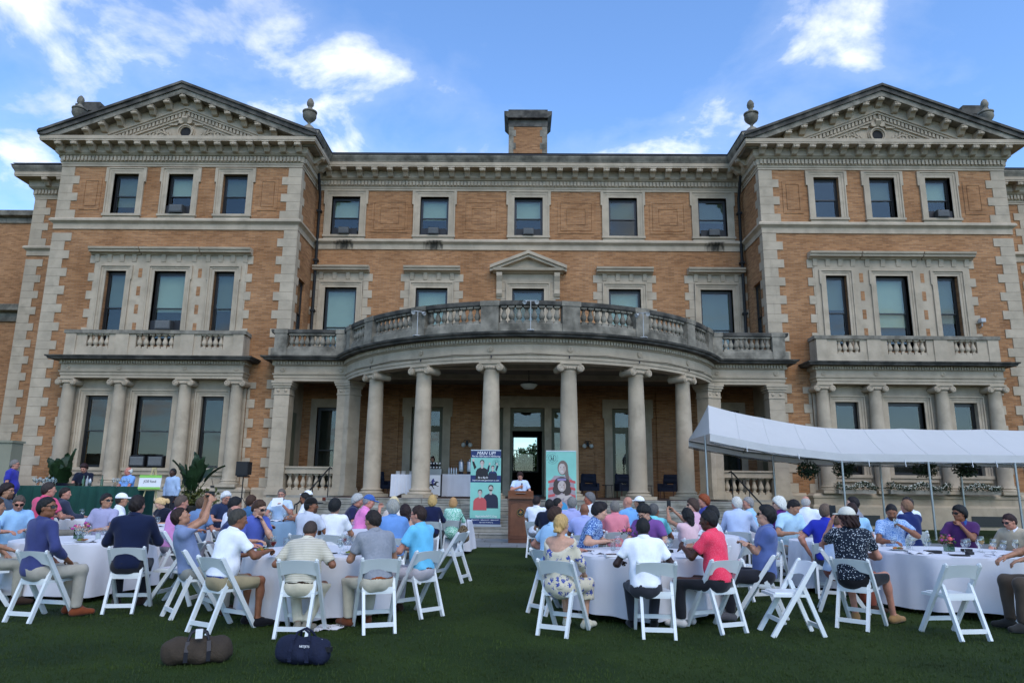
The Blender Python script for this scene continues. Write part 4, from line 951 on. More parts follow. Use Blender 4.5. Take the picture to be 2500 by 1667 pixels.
def build_pose(key, q):
    """meshes of one posed figure (local: faces +Y, origin on the ground under the pelvis)"""
    if key in PCACHE: return PCACHE[key]
    g = lambda k, d=None: q.get(k, d)
    fem = g('fem', 0); fat = g('fat', 0.); stand = g('stand', 0); res = g('res', 1.)
    hz = .96 if stand else .545
    tau = R(g('tw', 0)); r, f = yawm(tau)
    ph = R(g('lean', 4))
    def up(p): return f*math.sin(p)+Zv*math.cos(p)
    def basis(p): u = up(p); return np.stack([r, np.cross(u, r), u], 1)
    H = V(0, 0, hz); W = H+.15*up(ph*.6); Cc = W+.2*up(ph); Nk = Cc+(.205)*up(ph*1.12)
    hy = tau+R(g('hy', 0)); hp = R(g('hp', 0)); rl = R(g('hr', 0))
    hr_, hf = yawm(hy)
    nd = unit(up(ph*.55)*.9+hf*.18)
    hu = hf*math.sin(hp)+Zv*math.cos(hp); hu = unit(hu+hr_*math.sin(rl)); hfw = unit(np.cross(hu, hr_)); hrr = np.cross(hfw, hu); hB = np.stack([hrr, hfw, hu], 1)
    HC = Nk+nd*.075+hu*.083+hfw*.012
    sw = .152 if fem else .182
    up_c = up(ph*1.1)
    Sh = {s: Nk-up_c*.05+r*s*sw for s in (-1, 1)}
    la, lf = .285, .255
    arms = {}
    for s, nm in ((-1, 'L'), (1, 'R')):
        a = g('arm'+nm, 'table'); el = None
        if isinstance(a, str): t = V(*ARM[a]); t[0] *= s
        else: t = V(*a[:3]); el = V(*a[3:6]) if len(a) >= 6 else None
        T = r*t[0]+f*t[1]+Zv*t[2]
        d = T-Sh[s]; L_ = np.linalg.norm(d); L2 = min(L_, la+lf-.01); d = unit(d); T = Sh[s]+d*L2
        x = (la*la-lf*lf+L2*L2)/(2*L2); hh = math.sqrt(max(1e-5, la*la-x*x))
        pole = el if el is not None else (r*s*.55-Zv*.75-f*.15)
        pole = unit(pole-d*(pole@d)); arms[s] = (Sh[s], Sh[s]+d*x+pole*hh, T)
    legs = {}
    for s in (-1, 1):
        hip = H+V(s*.092, .02, -.02)
        if stand: kn = V(s*.105, .03, .5); an = V(s*.115, -.01, .085); toe = V(s*.135, .16, .03)
        else:
            lg = g('legs', 'sit'); sp = .10+g('spread', .03)
            if lg == 'sit': kn = V(s*(sp+.03), .44, .53); an = V(s*sp, .45, .09)
            elif lg == 'tuck': kn = V(s*(sp+.05), .42, .52); an = V(s*.05, .20, .10)
            elif lg == 'out': kn = V(s*(sp+.04), .45, .54); an = V(s*(sp+.05), .62, .09)
            elif lg == 'cross': kn = V(.02+s*.05, .44, .56+.06*s); an = V(-.1*s+.02, .5+.1*s, .12+.05*max(0, s))
            else: kn = V(*lg[0]) if s < 0 else V(*lg[1]); an = V(*lg[2]) if s < 0 else V(*lg[3])
            fd = unit(V(kn[0]-hip[0], kn[1]-hip[1], 0)) if abs(kn[1]) > .05 else V(0, 1, 0)
            toe = an+fd*.17+V(s*.02, 0, -.055)
        legs[s] = (hip, kn, an, toe)
    B1, B2, B3 = basis(ph*.4), basis(ph*.85), basis(ph)
    kc = .92 if fem else 1.
    def torso(o, sm):
        return [elp(H+V(0, .0, .01), V(.165*(1.02 if fem else .98)+o, .118+o, .115+o), B1, sm), elp(W+up(ph)*.02+f*(.015+.03*fat), V((.132 if fem else .166)+.035*fat+o, (.098 if fem else .116)+.055*fat+o, .16+o), B2, sm),
                elp(Cc+up(ph)*.03, V(.174*kc+.014*fat+o, .112+.012*fat+o, .185+o), B3, sm), cap(Sh[-1]+r*.03-up_c*.005, Sh[1]-r*.03-up_c*.005, .062*kc+o*.8, .062*kc+o*.8, sm)]+\
               ([elp(Cc+f*.075+r*s*.065+up(ph)*.0, V(.06, .055, .06)+o, B3, sm) for s in (-1, 1)] if fem else [])
    thin = .88 if fem else 1.
    def armp(o, sm, frac=1., flare=0.):
        out = []
        for s in (-1, 1):
            S_, E_, T_ = arms[s]
            if frac <= 1:
                e = S_+(E_-S_)*frac; d = unit(E_-S_); out.append(cap(S_, S_+(E_-S_)*min(1.05, frac+.15), .056*thin+o, .047*thin+o+flare, sm, ((d, d@e),)))
            else:
                out.append(cap(S_, E_, .056*thin+o, .044*thin+o, sm)); d = unit(T_-E_); e = E_+(T_-E_)*(frac-1); out.append(cap(E_, T_, .045*thin+o, .034*thin+o+flare, sm, ((d, d@e),)))
        return out
    # --- body
    pr = torso(0., .06)+[cap(Nk-up_c*.04, HC-hu*.06-hfw*.015, .05*thin, .046*thin, .03)]
    for s in (-1, 1):
        S_, E_, T_ = arms[s]; pr += [cap(S_, E_, .05*thin, .039*thin, .03), cap(E_, T_, .041*thin, .027*thin, .02), elp(E_+(T_-E_)*.25, V(.042, .042, .05)*thin, None, .03)]
        hip, kn, an, toe = legs[s]; pr += [cap(hip, kn, .074, .052, .03), cap(kn, an, .05, .034, .02), elp(kn+(an-kn)*.3+unit(np.cross(V(1, 0, 0), kn-an))*-.01, V(.048, .048, .085), None, .03), cap(an, toe, .034, .026, .02)]
    ch = [(*polygonise(pr, .0165*res), 0)]
    # --- head (fine grid)
    def hl(x, y, z): return HC+hrr*x+hfw*y+hu*z
    hw = .94 if fem else 1.
    hp_ = [elp(hl(0, -.010, .022), V(.075*hw, .094, .093), hB, .03), elp(hl(0, .022, -.03), V(.060*hw, .070, .086), hB, .03), elp(hl(0, .052, -.092), V(.032*hw, .03, .026), hB, .025),
           elp(hl(-.033, .02, -.075), V(.026, .04, .026), hB, .03), elp(hl(.033, .02, -.075), V(.026, .04, .026), hB, .03),
           cap(hl(0, .084, .008), hl(0, .103, -.03), .008, .0145, .014), elp(hl(-.011, .096, -.033), V(.009, .011, .008), hB, .008), elp(hl(.011, .096, -.033), V(.009, .011, .008), hB, .008), cap(hl(-.032, .074, .022), hl(.032, .074, .022), .012, .012, .018),
           elp(hl(-.042, .06, -.022), V(.02, .02, .018), hB, .02), elp(hl(.042, .06, -.022), V(.02, .02, .018), hB, .02),
           elp(hl(0, .083, -.060), V(.022, .012, .008), hB, .008), elp(hl(0, .081, -.070), V(.018, .012, .007), hB, .008),
           elp(hl(-.077*hw, -.008, -.012), V(.009, .02, .032), hB, .006), elp(hl(.077*hw, -.008, -.012), V(.009, .02, .032), hB, .006),
           cap(hl(0, -.018, -.06), Nk-up_c*.05, .053*thin, .058*thin, .03)]
    ch.append((*polygonise(hp_, .0092*res), 0))
    def small(e, mi):
        m = MB(); m.ell((0, 0, 0), e[1], 8, 6); P = np.array(m.v)@hB.T+e[0]; F = np.array([t if len(t) == 4 else (*t, t[-1]) for t in m.f]); return P, F, mi
    def addq(P, F, mi): ch.append((P, F, mi))
    eyes = []
    for s in (-1, 1):
        for e, mi in (((hl(s*.031, .0785, .004), V(.0135, .009, .0075)), 2), ((hl(s*.031, .0845, .004), V(.0065, .005, .0065)), 1), ((hl(s*.032, .0865, .023), V(.017, .005, .004)), 1)): eyes.append((e, mi))
    eyes.append(((hl(0, .0925, -.065), V(.02, .004, .003)), 3))
    for e, mi in eyes:
        m = MB(); m.ell((0, 0, 0), e[1], 8, 6); P = np.array(m.v)@hB.T+e[0]
        ch.append((P, np.array([t for t in m.f if len(t) == 4]), mi))
    # --- hands
    for s, nm in ((-1, 'L'), (1, 'R')):
        S_, E_, T_ = arms[s]; d = unit(T_-E_); curl = g('curl'+nm, .5)
        nrm = g('palm'+nm); nrm = V(0, 0, -1) if nrm is None else r*nrm[0]+f*nrm[1]+Zv*nrm[2]
        if abs(d@nrm) > .9: nrm = f if abs(d@f) < .8 else r*-s
        nrm = unit(nrm-d*(nrm@d)); side = unit(np.cross(d, nrm))*(1 if True else 1)
        tsd = -side*s if (np.cross(d, nrm)@r)*s > 0 else side*s if False else -side*s
        # thumb side: towards the body's middle for a palm-down hand
        mid = unit(-r*s+f*.2); tsd = side if side@mid > 0 else -side
        hs = .92 if fem else 1.; Hm = np.stack([tsd, nrm, d], 1)
        pc = T_+d*.05*hs
        hp2 = [cap(E_+(T_-E_)*.86, T_+d*.01, .028*thin, .026*thin, .012), elp(pc, V(.041, .0165, .047)*hs, Hm, .012)]
        for i, (off, ln) in enumerate(((.028, .070), (.0095, .078), (-.0095, .073), (-.027, .058))):
            k0 = T_+d*.088*hs+tsd*off*hs; c1 = curl*1.1; c2 = curl*2.3
            k1 = k0+(d*math.cos(c1)+nrm*math.sin(c1))*ln*.52*hs; k2 = k1+(d*math.cos(c2)+nrm*math.sin(c2))*ln*.5*hs
            hp2 += [cap(k0-d*.02, k1, .0098*hs, .0088*hs, .004), cap(k1, k2, .0086*hs, .0075*hs, .003)]
        t0 = T_+d*.03*hs+tsd*.032*hs; t1 = t0+(tsd*.6+d*.6+nrm*.35*curl)*.042*hs; t2 = t1+unit(d*.8+tsd*(.25-.5*curl)+nrm*.6*curl)*.034*hs
        hp2 += [cap(t0, t1, .0125*hs, .0108*hs, .008), cap(t1, t2, .0102*hs, .0085*hs, .004)]
        ch.append((*polygonise(hp2, .0072*max(1, res*.95)), 0))
    out = {'body': join_mesh('body', ch)}
    seed = (hash(str(key)) % 97)/9. if False else (sum(map(ord, str(key))) % 97)/9.
    # --- shirt
    slv = g('sleeve', .66); hem = g('hem', -.01)
    hemp = H+up(ph*.5)*hem
    hn = -up(ph*.4)
    so = .017
    sp_ = torso(so+.006, .07)
    if g('strap'): slv = .45
    sp_ += armp(so-.006, .035, slv, .006)
    nt = Nk+nd*.038
    if not g('nocollar'):
        sp_.append(cap(Nk-up_c*.05, Nk+nd*.06, .08*thin, .066*thin, .025, ((nd-hfw*0+f*.25, (nd+f*.25)@(nt)),)))
    clips = [(hn, hn@hemp)]
    if g('scoop'): clips.append((unit(up_c*.75-f*.9), unit(up_c*.75-f*.9)@(Nk-up_c*.11+f*-.07)))
    topn = unit(nd+f*.15); clips.append((topn, topn@(Nk+nd*.045)))
    P, F = polygonise(sp_, .0155*res, clips, .0056, seed); out['shirt'] = join_mesh('shirt', [(P, F, 0)])
    if not g('nocollar') and not g('scoop'):
        # turned-down collar leaves
        m = MB(); ncol = 20; prev = None; vs = []
        cc = Nk+nd*.02; A = unit(hrr-nd*(hrr@nd)) if False else unit(r-nd*(r@nd)); Bf = unit(np.cross(nd, A))
        for i in range(ncol+1):
            an_ = math.pi*.5+.35+(2*math.pi-.7)*i/ncol; dr = A*math.cos(an_)+Bf*math.sin(an_); drop = .045+.018*max(0, math.sin(an_))**4
            fr = max(0, math.sin(an_)); t_ = cc+nd*(.034-.02*fr); 
            vs += [t_+dr*.064*thin*1.0, t_+dr*.07*thin+nd*.003, t_-nd*drop+dr*(.092+.004*fr)*thin+f*.004, t_-nd*drop+dr*.082*thin]
        for i in range(ncol): 
            b = i*4
        m.add(vs, [x for i in range(ncol) for b in [i*4] for x in ((b, b+4, b+5, b+1), (b+1, b+5, b+6, b+2), (b+2, b+6, b+7, b+3))])
        out['collar'] = m.mesh('collar', [None], 60)
    # --- trousers
    to = .016
    tp = [elp(H+V(0, 0, .01), V(.165+to, .12+to, .12+to), B1, .05), elp(W+f*(.015+.03*fat), V(.145+.035*fat+to, .105+.055*fat+to, .12+to), B1, .05)]
    long_ = g('pants', 'long'); wn = up(ph*.4); clips = [(wn, wn@(H+wn*g('waist', .06)))]
    for s in (-1, 1):
        hip, kn, an, toe = legs[s]
        if long_ == 'short':
            d = unit(kn-hip); e = hip+(kn-hip)*.93; tp.append(cap(hip, kn, .1, .083, .05, ((d, d@e),)))
        elif long_ == 'skirt': tp += [cap(hip, kn, .1, .085, .09), cap(V(0, hip[1], hip[2]), V(0, kn[1], kn[2]), .1, .08, .08), cap(kn, kn+(an-kn)*.42, .08, .1, .06, ((unit(an-kn), unit(an-kn)@(kn+(an-kn)*.40)),))]
        else:
            d = unit(an-kn); e = kn+(an-kn)*.97; tp += [cap(hip, kn, .1, .077, .05), cap(kn, an, .074, .058, .04, ((d, d@e),))]
    P, F = polygonise(tp, .0175*res, clips, .004, seed+2); out['trousers'] = join_mesh('trousers', [(P, F, 0)])
    if g('belt'):
        bp = [elp(H+V(0, 0, .01), V(.165+to+.005, .12+to+.005, .12+to+.005), B1, .05), elp(W+f*(.015+.03*fat), V(.145+.035*fat+to+.005, .105+.055*fat+to+.005, .12+to+.005), B1, .05)]
        P, F = polygonise(bp, .013, [(wn, wn@(H+wn*(g('waist', .06)+.003))), (-wn, -wn@(H+wn*(g('waist', .06)-.033)))]); out['belt'] = join_mesh('belt', [(P, F, 0)])
    # --- hair
    hs_ = g('hair', 'short')
    if hs_ != 'none':
        t = {'short': .009, 'buzz': .006, 'full': .026, 'curly': .04, 'long': .018, 'bob': .024, 'bun': .012, 'pony': .014, 'bald': .007, 'bushy': .05, 'pomp': .02}[hs_]
        cr = [elp(hl(0, -.012, .024), V(.076*hw+t, .095+t, .094+t), hB, .02), elp(hl(0, -.045, -.02), V(.068*hw+t*.45, .056+t*.5, .078+t*.4), hB, .05)]
        nface = hfw*.70-hu*.71; cf = .021
        if hs_ in ('curly', 'long', 'bob', 'bushy'): cf = .036
        clips = [(nface, nface@HC+cf)]
        dn = -hu; low = {'short': .108, 'buzz': .104, 'full': .115, 'curly': .12, 'long': .5, 'bob': .16, 'bun': .09, 'pony': .09, 'bald': .07, 'bushy': .12, 'pomp': .085}[hs_]
        clips.append((dn, dn@HC+low))
        if hs_ == 'bald':
            nn = hu*.9+hfw*.45; clips.append((unit(nn), unit(nn)@HC+.035)); 
        if hs_ == 'pomp': cr.append(elp(hl(0, .045, .10), V(.055, .042, .026), hB, .04)); clips[0] = (nface, nface@HC+.035)
        if hs_ == 'curly': cr += [elp(hl(0, -.05, -.09), V(.12, .085, .09), hB, .05)]
        if hs_ == 'long': cr += [cap(hl(0, -.06, -.02), hl(0, -.105, -.34), .085, .06, .05), cap(hl(-.07, -.02, -.02), hl(-.085, -.03, -.16), .035, .03, .04), cap(hl(.07, -.02, -.02), hl(.085, -.03, -.16), .035, .03, .04)]
        if hs_ == 'bob': cr += [elp(hl(0, -.05, -.06), V(.095, .075, .09), hB, .05), cap(hl(-.078, .0, .0), hl(-.085, .005, -.1), .026, .03, .03), cap(hl(.078, .0, .0), hl(.085, .005, -.1), .026, .03, .03)]
        if hs_ == 'bun': cr += [elp(hl(.01, -.12, -.075), V(.05, .042, .04), hB, .02), cap(hl(.03, -.12, -.08), hl(.075, -.11, -.12), .03, .012, .02)]
        if hs_ == 'pony': cr += [cap(hl(0, -.11, .03), hl(0, -.16, -.02), .03, .035, .02), cap(hl(0, -.16, -.02), hl(.02, -.15, -.22), .035, .015, .02)]
        if g('cap'): clips.append((hu, hu@hl(0, 0, .03)))
        hang = hs_ in ('long', 'bob', 'curly', 'pony', 'bun')
        P, F = polygonise(cr, .0092*res, (clips[1:] if hang else (clips[-1:] if g('cap') else [])), 0, seed, {'curly': .012, 'bushy': .014, 'bald': .001, 'buzz': .001}.get(hs_, .0035), .0032, (clips[:1] if hang else clips[:3 if hs_ == 'bald' else 2], .03, t+.012)); out['hair'] = join_mesh('hair', [(P, F, 0)])
    if g('beard'):
        bd = [elp(hl(0, .024, -.045), V(.064*hw, .074, .082), hB, .02), elp(hl(0, .055, -.095), V(.037, .034, .032), hB, .03)]
        nb = hu; n2 = -hfw
        P, F = polygonise(bd, .0095, [], 0, seed, .001, .002, ([(unit(hu*.9-hfw*.25), unit(hu*.9-hfw*.25)@(hl(0, .07, -.040))), (n2, n2@hl(0, -.01, 0))], .02, .012)); out['beard'] = join_mesh('beard', [(P, F, 0)])
    # --- shoes
    for s in (-1, 1):
        hip, kn, an, toe = legs[s]; fd = unit(V(toe[0]-an[0], toe[1]-an[1], 0)); a0 = V(an[0], an[1], max(.045, an[2]-.045))
        if not stand and g('legs') == 'tuck': a0 = V(an[0], an[1], .06)
        tz = .035 if a0[2] < .08 else a0[2]-.03
        P, F = polygonise([cap(a0-fd*.03, V(*(a0+fd*.05)[:2], tz+.025), .045, .047, .02), cap(V(*(a0+fd*.05)[:2], tz+.015), V(*(a0+fd*.17)[:2], tz+.008), .046, .034, .03), cap(an, a0, .04, .042, .02)], .0125*max(1, res), [(V(0, 0, -1), -(tz-.035))])
        out['shoe%d' % s] = join_mesh('shoe', [(P, F, 0)])
    # --- cap, glasses
    if g('cap'):
        cb = 1 if g('cap') != 'back' else 1
        m = [elp(hl(0, -.012, .03), V(.09, .11, .102), hB, .01)]
        P, F = polygonise(m, .011, [(-hu, -hu@(hl(0, 0, .028)))]); 
        P2, F2 = polygonise([elp(hl(0, .115*cb, .034), V(.072, .075, .012), hB, .01)], .0085, [(-hfw*cb, -hfw*cb@hl(0, .06*cb, 0))])
        out['cap'] = join_mesh('cap', [(P, F, 0), (P2, F2, 0)])
    if g('glasses'):
        m = MB(); yy = .092
        if g('glasses') == 'sun':
            for s in (-1, 1): m.add([hl(s*.004, yy+.01, .018), hl(s*.062, yy-.008, .02), hl(s*.058, yy-.008, -.014), hl(s*.012, yy+.01, -.016), hl(s*.004, yy+.003, .018), hl(s*.062, yy-.016, .02), hl(s*.058, yy-.016, -.014), hl(s*.012, yy+.002, -.016)], [(0, 1, 2, 3), (7, 6, 5, 4), (0, 4, 5, 1), (1, 5, 6, 2), (2, 6, 7, 3), (3, 7, 4, 0)])
        else:
            for s in (-1, 1): m.tube([hl(s*.034+.026*math.cos(t), yy+.004, .004+.019*math.sin(t)) for t in [i*.5236 for i in range(13)]], .0028, 5)
            m.tube([hl(-.009, yy+.006, .008), hl(.009, yy+.006, .008)], .0028, 5)
        for s in (-1, 1): m.tube([hl(s*.06, yy-.01, .016), hl(s*.079, .0, .012)], .0032, 5)
        if g('glasses') == 'head':
            m.v = [tuple(np.array(v)+hu*.075-hfw*.03) for v in m.v]
        out['glasses'] = m.mesh('glasses', [None], 40)
    info = dict(hands={s: arms[s][2]+unit(arms[s][2]-arms[s][1])*.085 for s in (-1, 1)}, wrist={s: (arms[s][1], arms[s][2]) for s in (-1, 1)}, top=HC[2]+hu[2]*.116+abs(hfw[2])*.06, head=HC, fwd=f, right=r, hB=hB)
    PCACHE[key] = (out, info); return PCACHE[key]
def lin(h):
    h = h.lstrip('#'); c = [int(h[i:i+2], 16)/255 for i in (0, 2, 4)]
    return tuple(x/12.92 if x < .04045 else ((x+.055)/1.055)**2.4 for x in c)
def cloth(col, pat=None, col2=None, sc=1.):
    nm = 'cloth_%s_%s_%s' % (col, pat or 'plain', col2 or '')
    if nm in MATS: return MATS[nm]
    m = mat(nm, lin(col), .85, (9, .14), (10, .3, .02), spec=.15, sheen=.15)
    if pat:
        N = m.node_tree.nodes; L = m.node_tree.links; b = N['Principled BSDF']; tc = [n for n in N if n.type == 'TEX_COORD'][0]
        old = b.inputs['Base Color'].links[0].from_socket
        x = N.new('ShaderNodeMix'); x.data_type = 'RGBA'; L.new(old, x.inputs[6]); x.inputs[7].default_value = (*lin(col2), 1); L.new(x.outputs[2], b.inputs['Base Color'])
        if pat == 'stripe':
            w = N.new('ShaderNodeTexWave'); w.bands_direction = 'Z'; w.inputs['Scale'].default_value = 14*sc; w.inputs['Distortion'].default_value = .6; w.inputs['Detail'].default_value = 0; L.new(tc.outputs['Object'], w.inputs['Vector'])
            rm = N.new('ShaderNodeMapRange'); rm.inputs[1].default_value = .62; rm.inputs[2].default_value = .75; L.new(w.outputs[1], rm.inputs[0]); L.new(rm.outputs[0], x.inputs[0])
        elif pat == 'dots':
            v = N.new('ShaderNodeTexVoronoi'); v.inputs['Scale'].default_value = 42*sc; L.new(tc.outputs['Object'], v.inputs['Vector'])
            rm = N.new('ShaderNodeMapRange'); rm.inputs[1].default_value = .3; rm.inputs[2].default_value = .22; L.new(v.outputs['Distance'], rm.inputs[0]); L.new(rm.outputs[0], x.inputs[0])
        elif pat == 'floral':
            v = N.new('ShaderNodeTexNoise'); v.inputs['Scale'].default_value = 55*sc; v.inputs['Detail'].default_value = 2; L.new(tc.outputs['Object'], v.inputs['Vector'])
            rm = N.new('ShaderNodeMapRange'); rm.inputs[1].default_value = .5; rm.inputs[2].default_value = .56; L.new(v.outputs[0], rm.inputs[0]); L.new(rm.outputs[0], x.inputs[0])
        elif pat == 'sprig':
            v = N.new('ShaderNodeTexNoise'); v.inputs['Scale'].default_value = 60; v.inputs['Detail'].default_value = 1; L.new(tc.outputs['Object'], v.inputs['Vector'])
            v2 = N.new('ShaderNodeTexVoronoi'); v2.inputs['Scale'].default_value = 13; L.new(tc.outputs['Object'], v2.inputs['Vector'])
            mm = N.new('ShaderNodeMath'); mm.operation = 'SUBTRACT'; L.new(v.outputs[0], mm.inputs[0]); L.new(v2.outputs['Distance'], mm.inputs[1])
            rm = N.new('ShaderNodeMapRange'); rm.inputs[1].default_value = .12; rm.inputs[2].default_value = .2; L.new(mm.outputs[0], rm.inputs[0]); L.new(rm.outputs[0], x.inputs[0])
    return m
def skinm(c):
    nm = 'skin_'+c
    if nm in MATS: return MATS[nm]
    m = mat(nm, lin(c), .5, (22, .22), (120, .15, .003), spec=.4); b = m.node_tree.nodes['Principled BSDF']; b.inputs['Subsurface Weight'].default_value = .08; b.inputs['Subsurface Radius'].default_value = (.02, .008, .004); b.inputs['Subsurface Scale'].default_value = .3
    return m
def hairm(c):
    nm = 'hair_'+c
    if nm in MATS: return MATS[nm]
    m = bpy.data.materials.new(nm); MATS[nm] = m; m.use_nodes = True; N = m.node_tree.nodes; L = m.node_tree.links; b = N['Principled BSDF']; b.inputs['Roughness'].default_value = .6; b.inputs['Specular IOR Level'].default_value = .25
    tc = N.new('ShaderNodeTexCoord'); mpn = N.new('ShaderNodeMapping'); mpn.inputs['Scale'].default_value = (90, 90, 14); L.new(tc.outputs['Object'], mpn.inputs[0])
    n = N.new('ShaderNodeTexNoise'); n.inputs['Scale'].default_value = 1; n.inputs['Detail'].default_value = 3; L.new(mpn.outputs[0], n.inputs['Vector'])
    x = N.new('ShaderNodeMix'); x.data_type = 'RGBA'; L.new(n.outputs[0], x.inputs[0]); c_ = tuple(max(v*1.3, .012) for v in lin(c)); x.inputs[6].default_value = (*[v*.45 for v in c_], 1); x.inputs[7].default_value = (*[min(1, v*1.45) for v in c_], 1); L.new(x.outputs[2], b.inputs['Base Color'])
    q = N.new('ShaderNodeBump'); q.inputs['Strength'].default_value = .7; q.inputs['Distance'].default_value = .01; L.new(n.outputs[0], q.inputs['Height']); L.new(q.outputs[0], b.inputs['Normal'])
    return m
EYEW = mat('eye_white', (.5, .48, .45), .3); LIP = mat('lip', (.3, .12, .1), .5); SUNG = mat('sunglass_black', (.006, .006, .007), .15, spec=.6)
SK = dict(p='#c99a80', t='#b07f63', r='#c08670', b='#8a5a40', d='#4a2c1e', dd='#33201a')
PN = {}
def person(label, x, y, a, top=None, pose=None, skin='p', shirt='#888888', pants='#b5a888', hair='#2a211c', shoe='#3a2a20', collar=None, pat=None, pat2=None, psc=1., capc='#f0f0ee', beltc='#2b1c14', z=None, belt_=False, chair=True, ca=None, cdx=0., cdy=0., cgroup=None, clabel=None, hx=None, pantpat=None, key=None, **q):
    """x,y: where the head is; the seat is worked out from the lean"""
    pose = dict(pose or {}); pose.update(q)
    if belt_: pose['belt'] = 1
    k = key or tuple(sorted((a_, str(b_)) for a_, b_ in pose.items()))
    ms, info = build_pose(k, pose)
    gz = ground(x, y) if z is None else z
    sc = 1. if top is None else max(.9, min(1.09, (top-gz)/info['top']))
    aa = R(a); ca_, sa_ = math.cos(aa), math.sin(aa)
    hx_, hy_ = info['head'][0]*sc, info['head'][1]*sc
    px = x-(hx_*ca_+hy_*sa_); py = y-(-hx_*sa_+hy_*ca_)
    t = thing('person', label, 'person', (px, py, gz), a, 'seated guests' if not pose.get('stand') else 'people standing'); t.scale = (sc, sc, sc)
    def put(name, me, m, par=None):
        o = ob(name, me, par or t); mm = m if isinstance(m, (list, tuple)) else [m]
        while len(me.materials) < len(mm): me.materials.append(None)
        for i, mt in enumerate(mm): o.material_slots[i].link = 'OBJECT'; o.material_slots[i].material = mt
        return o
    put('body', ms['body'], [skinm(SK.get(skin, skin)), hairm('#1c1512'), EYEW, LIP])
    so = put('shirt', ms['shirt'], cloth(shirt, pat, pat2, psc))
    if 'collar' in ms: put('collar', ms['collar'], cloth(collar or shirt, pat if not collar else None, pat2 if not collar else None, psc), so)
    put('trousers' if pose.get('pants') != 'skirt' else 'skirt', ms['trousers'], cloth(pants, *(pantpat or ())))
    if 'belt' in ms: put('belt', ms['belt'], cloth(beltc))
    if 'hair' in ms: put('hair', ms['hair'], hairm(hair))
    if 'beard' in ms:
        h_, k_ = lin(hair), lin(SK.get(skin, skin)); put('beard', ms['beard'], mat('beard_%s_%s' % (hair, skin), tuple(.62*a_+.38*b_*.8 for a_, b_ in zip(h_, k_)), .8, (60, .3)))
    for s in (-1, 1): put('shoe', ms['shoe%d' % s], cloth(shoe))
    if 'cap' in ms: put('cap', ms['cap'], cloth(capc))
    if 'glasses' in ms: put('glasses', ms['glasses'], SUNG)
    info2 = dict(info); info2.update(t=t, sc=sc, loc=(px, py, gz), a=a)
    def world(p): p = np.asarray(p)*sc; return (px+p[0]*ca_+p[1]*sa_, py-p[0]*sa_+p[1]*ca_, gz+p[2])
    info2['world'] = world
    if chair and not pose.get('stand'):
        c_a = a if ca is None else ca; cr = R(c_a)
        CHAIRS.append((px+.09*math.sin(cr)+cdx, py+.09*math.cos(cr)+cdy, c_a, clabel or ('white folding chair of the '+' '.join(label.split()[:11]))))
    return info2
CHAIRS = []
# ================================================================ furniture
CHW = mat('white_resin', (.72, .75, .74), .38, (5, .05), spec=.4)
def make_chair():
    t = thing('folding_chair', 'x', 'chair', (0, 0, 0))
    def leg(s):
        m = MB(); m.bar((s*.205, -.225, .775), (s*.205, .285, .0), .034, .05, (0, .8, .55)); m.ell((s*.205, -.228, .78), (.017, .024, .022), 8, 6); return m
    for s in (-1, 1): part('upright', leg(s), CHW, t)
    for s in (-1, 1):
        m = MB(); m.bar((s*.168, -.09, .55), (s*.168, -.305, .0), .032, .045, (0, .9, -.35)); m.ell((s*.168, -.086, .555), (.016, .022, .02), 8, 6); part('rear_leg', m, CHW, t)
    m = MB(); n = 12        # curved back panel
    vs = []
    for i in range(n+1):
        u = -1+2*i/n; x = u*.19; y = -.20-.028*(1-u*u); zt = .772+.012*(1-u*u); zb = .615+.03*(1-u*u)
        for z, dy in ((zb, .055), (zt, -.02)): vs += [(x, y+dy-.011, z), (x, y+dy+.011, z)]
    m.add(vs, [f for i in range(n) for b in [i*4] for f in ((b, b+4, b+6, b+2), (b+1, b+3, b+7, b+5), (b+2, b+6, b+7, b+3), (b, b+1, b+5, b+4))]+[(0, 2, 3, 1), (n*4, n*4+1, n*4+3, n*4+2)]); part('backrest', m, CHW, t, 40)
    m = MB(); m.box(-.185, .185, -.16, .245, .415, .445); m.box(-.15, .15, -.12, .21, .4451, .462); part('seat', m, CHW, t)
    for nm, z, y, w, hh in (('rear_rail', .40, -.146, .152, .07), ('rear_stretcher', .075, -.276, .152, .045)):
        m = MB(); m.box(-w, w, y-.012, y+.012, z, z+hh); part(nm, m, CHW, t)
    m = MB(); m.box(-.188, .188, .163, .187, .14, .185); part('front_stretcher', m, CHW, t)
    return t
CH0 = make_chair(); KIDS[CH0.name] = list(CH0.children)
CH_USED = []
def place_chair(x, y, a, label):
    gz = ground(x, y)
    if not CH_USED: o = CH0; o.location = (x, y, gz); o.rotation_euler = (0, 0, -R(a)); o['label'] = label; o['group'] = 'white folding chairs at the dinner tables'
    else: o = clone(CH0, (x, y, gz), a, label, 'white folding chairs at the dinner tables')
    CH_USED.append(o); return o
LINEN = mat('white_linen', (.62, .62, .65), .9, (3, .06), (40, .12, .005), spec=.1, sheen=.2)
BLUEL = mat('blue_linen', (.22, .33, .45), .9, (3, .12), (40, .12, .005), spec=.1)
WOODT = mat('plywood', (.3, .2, .1), .7)
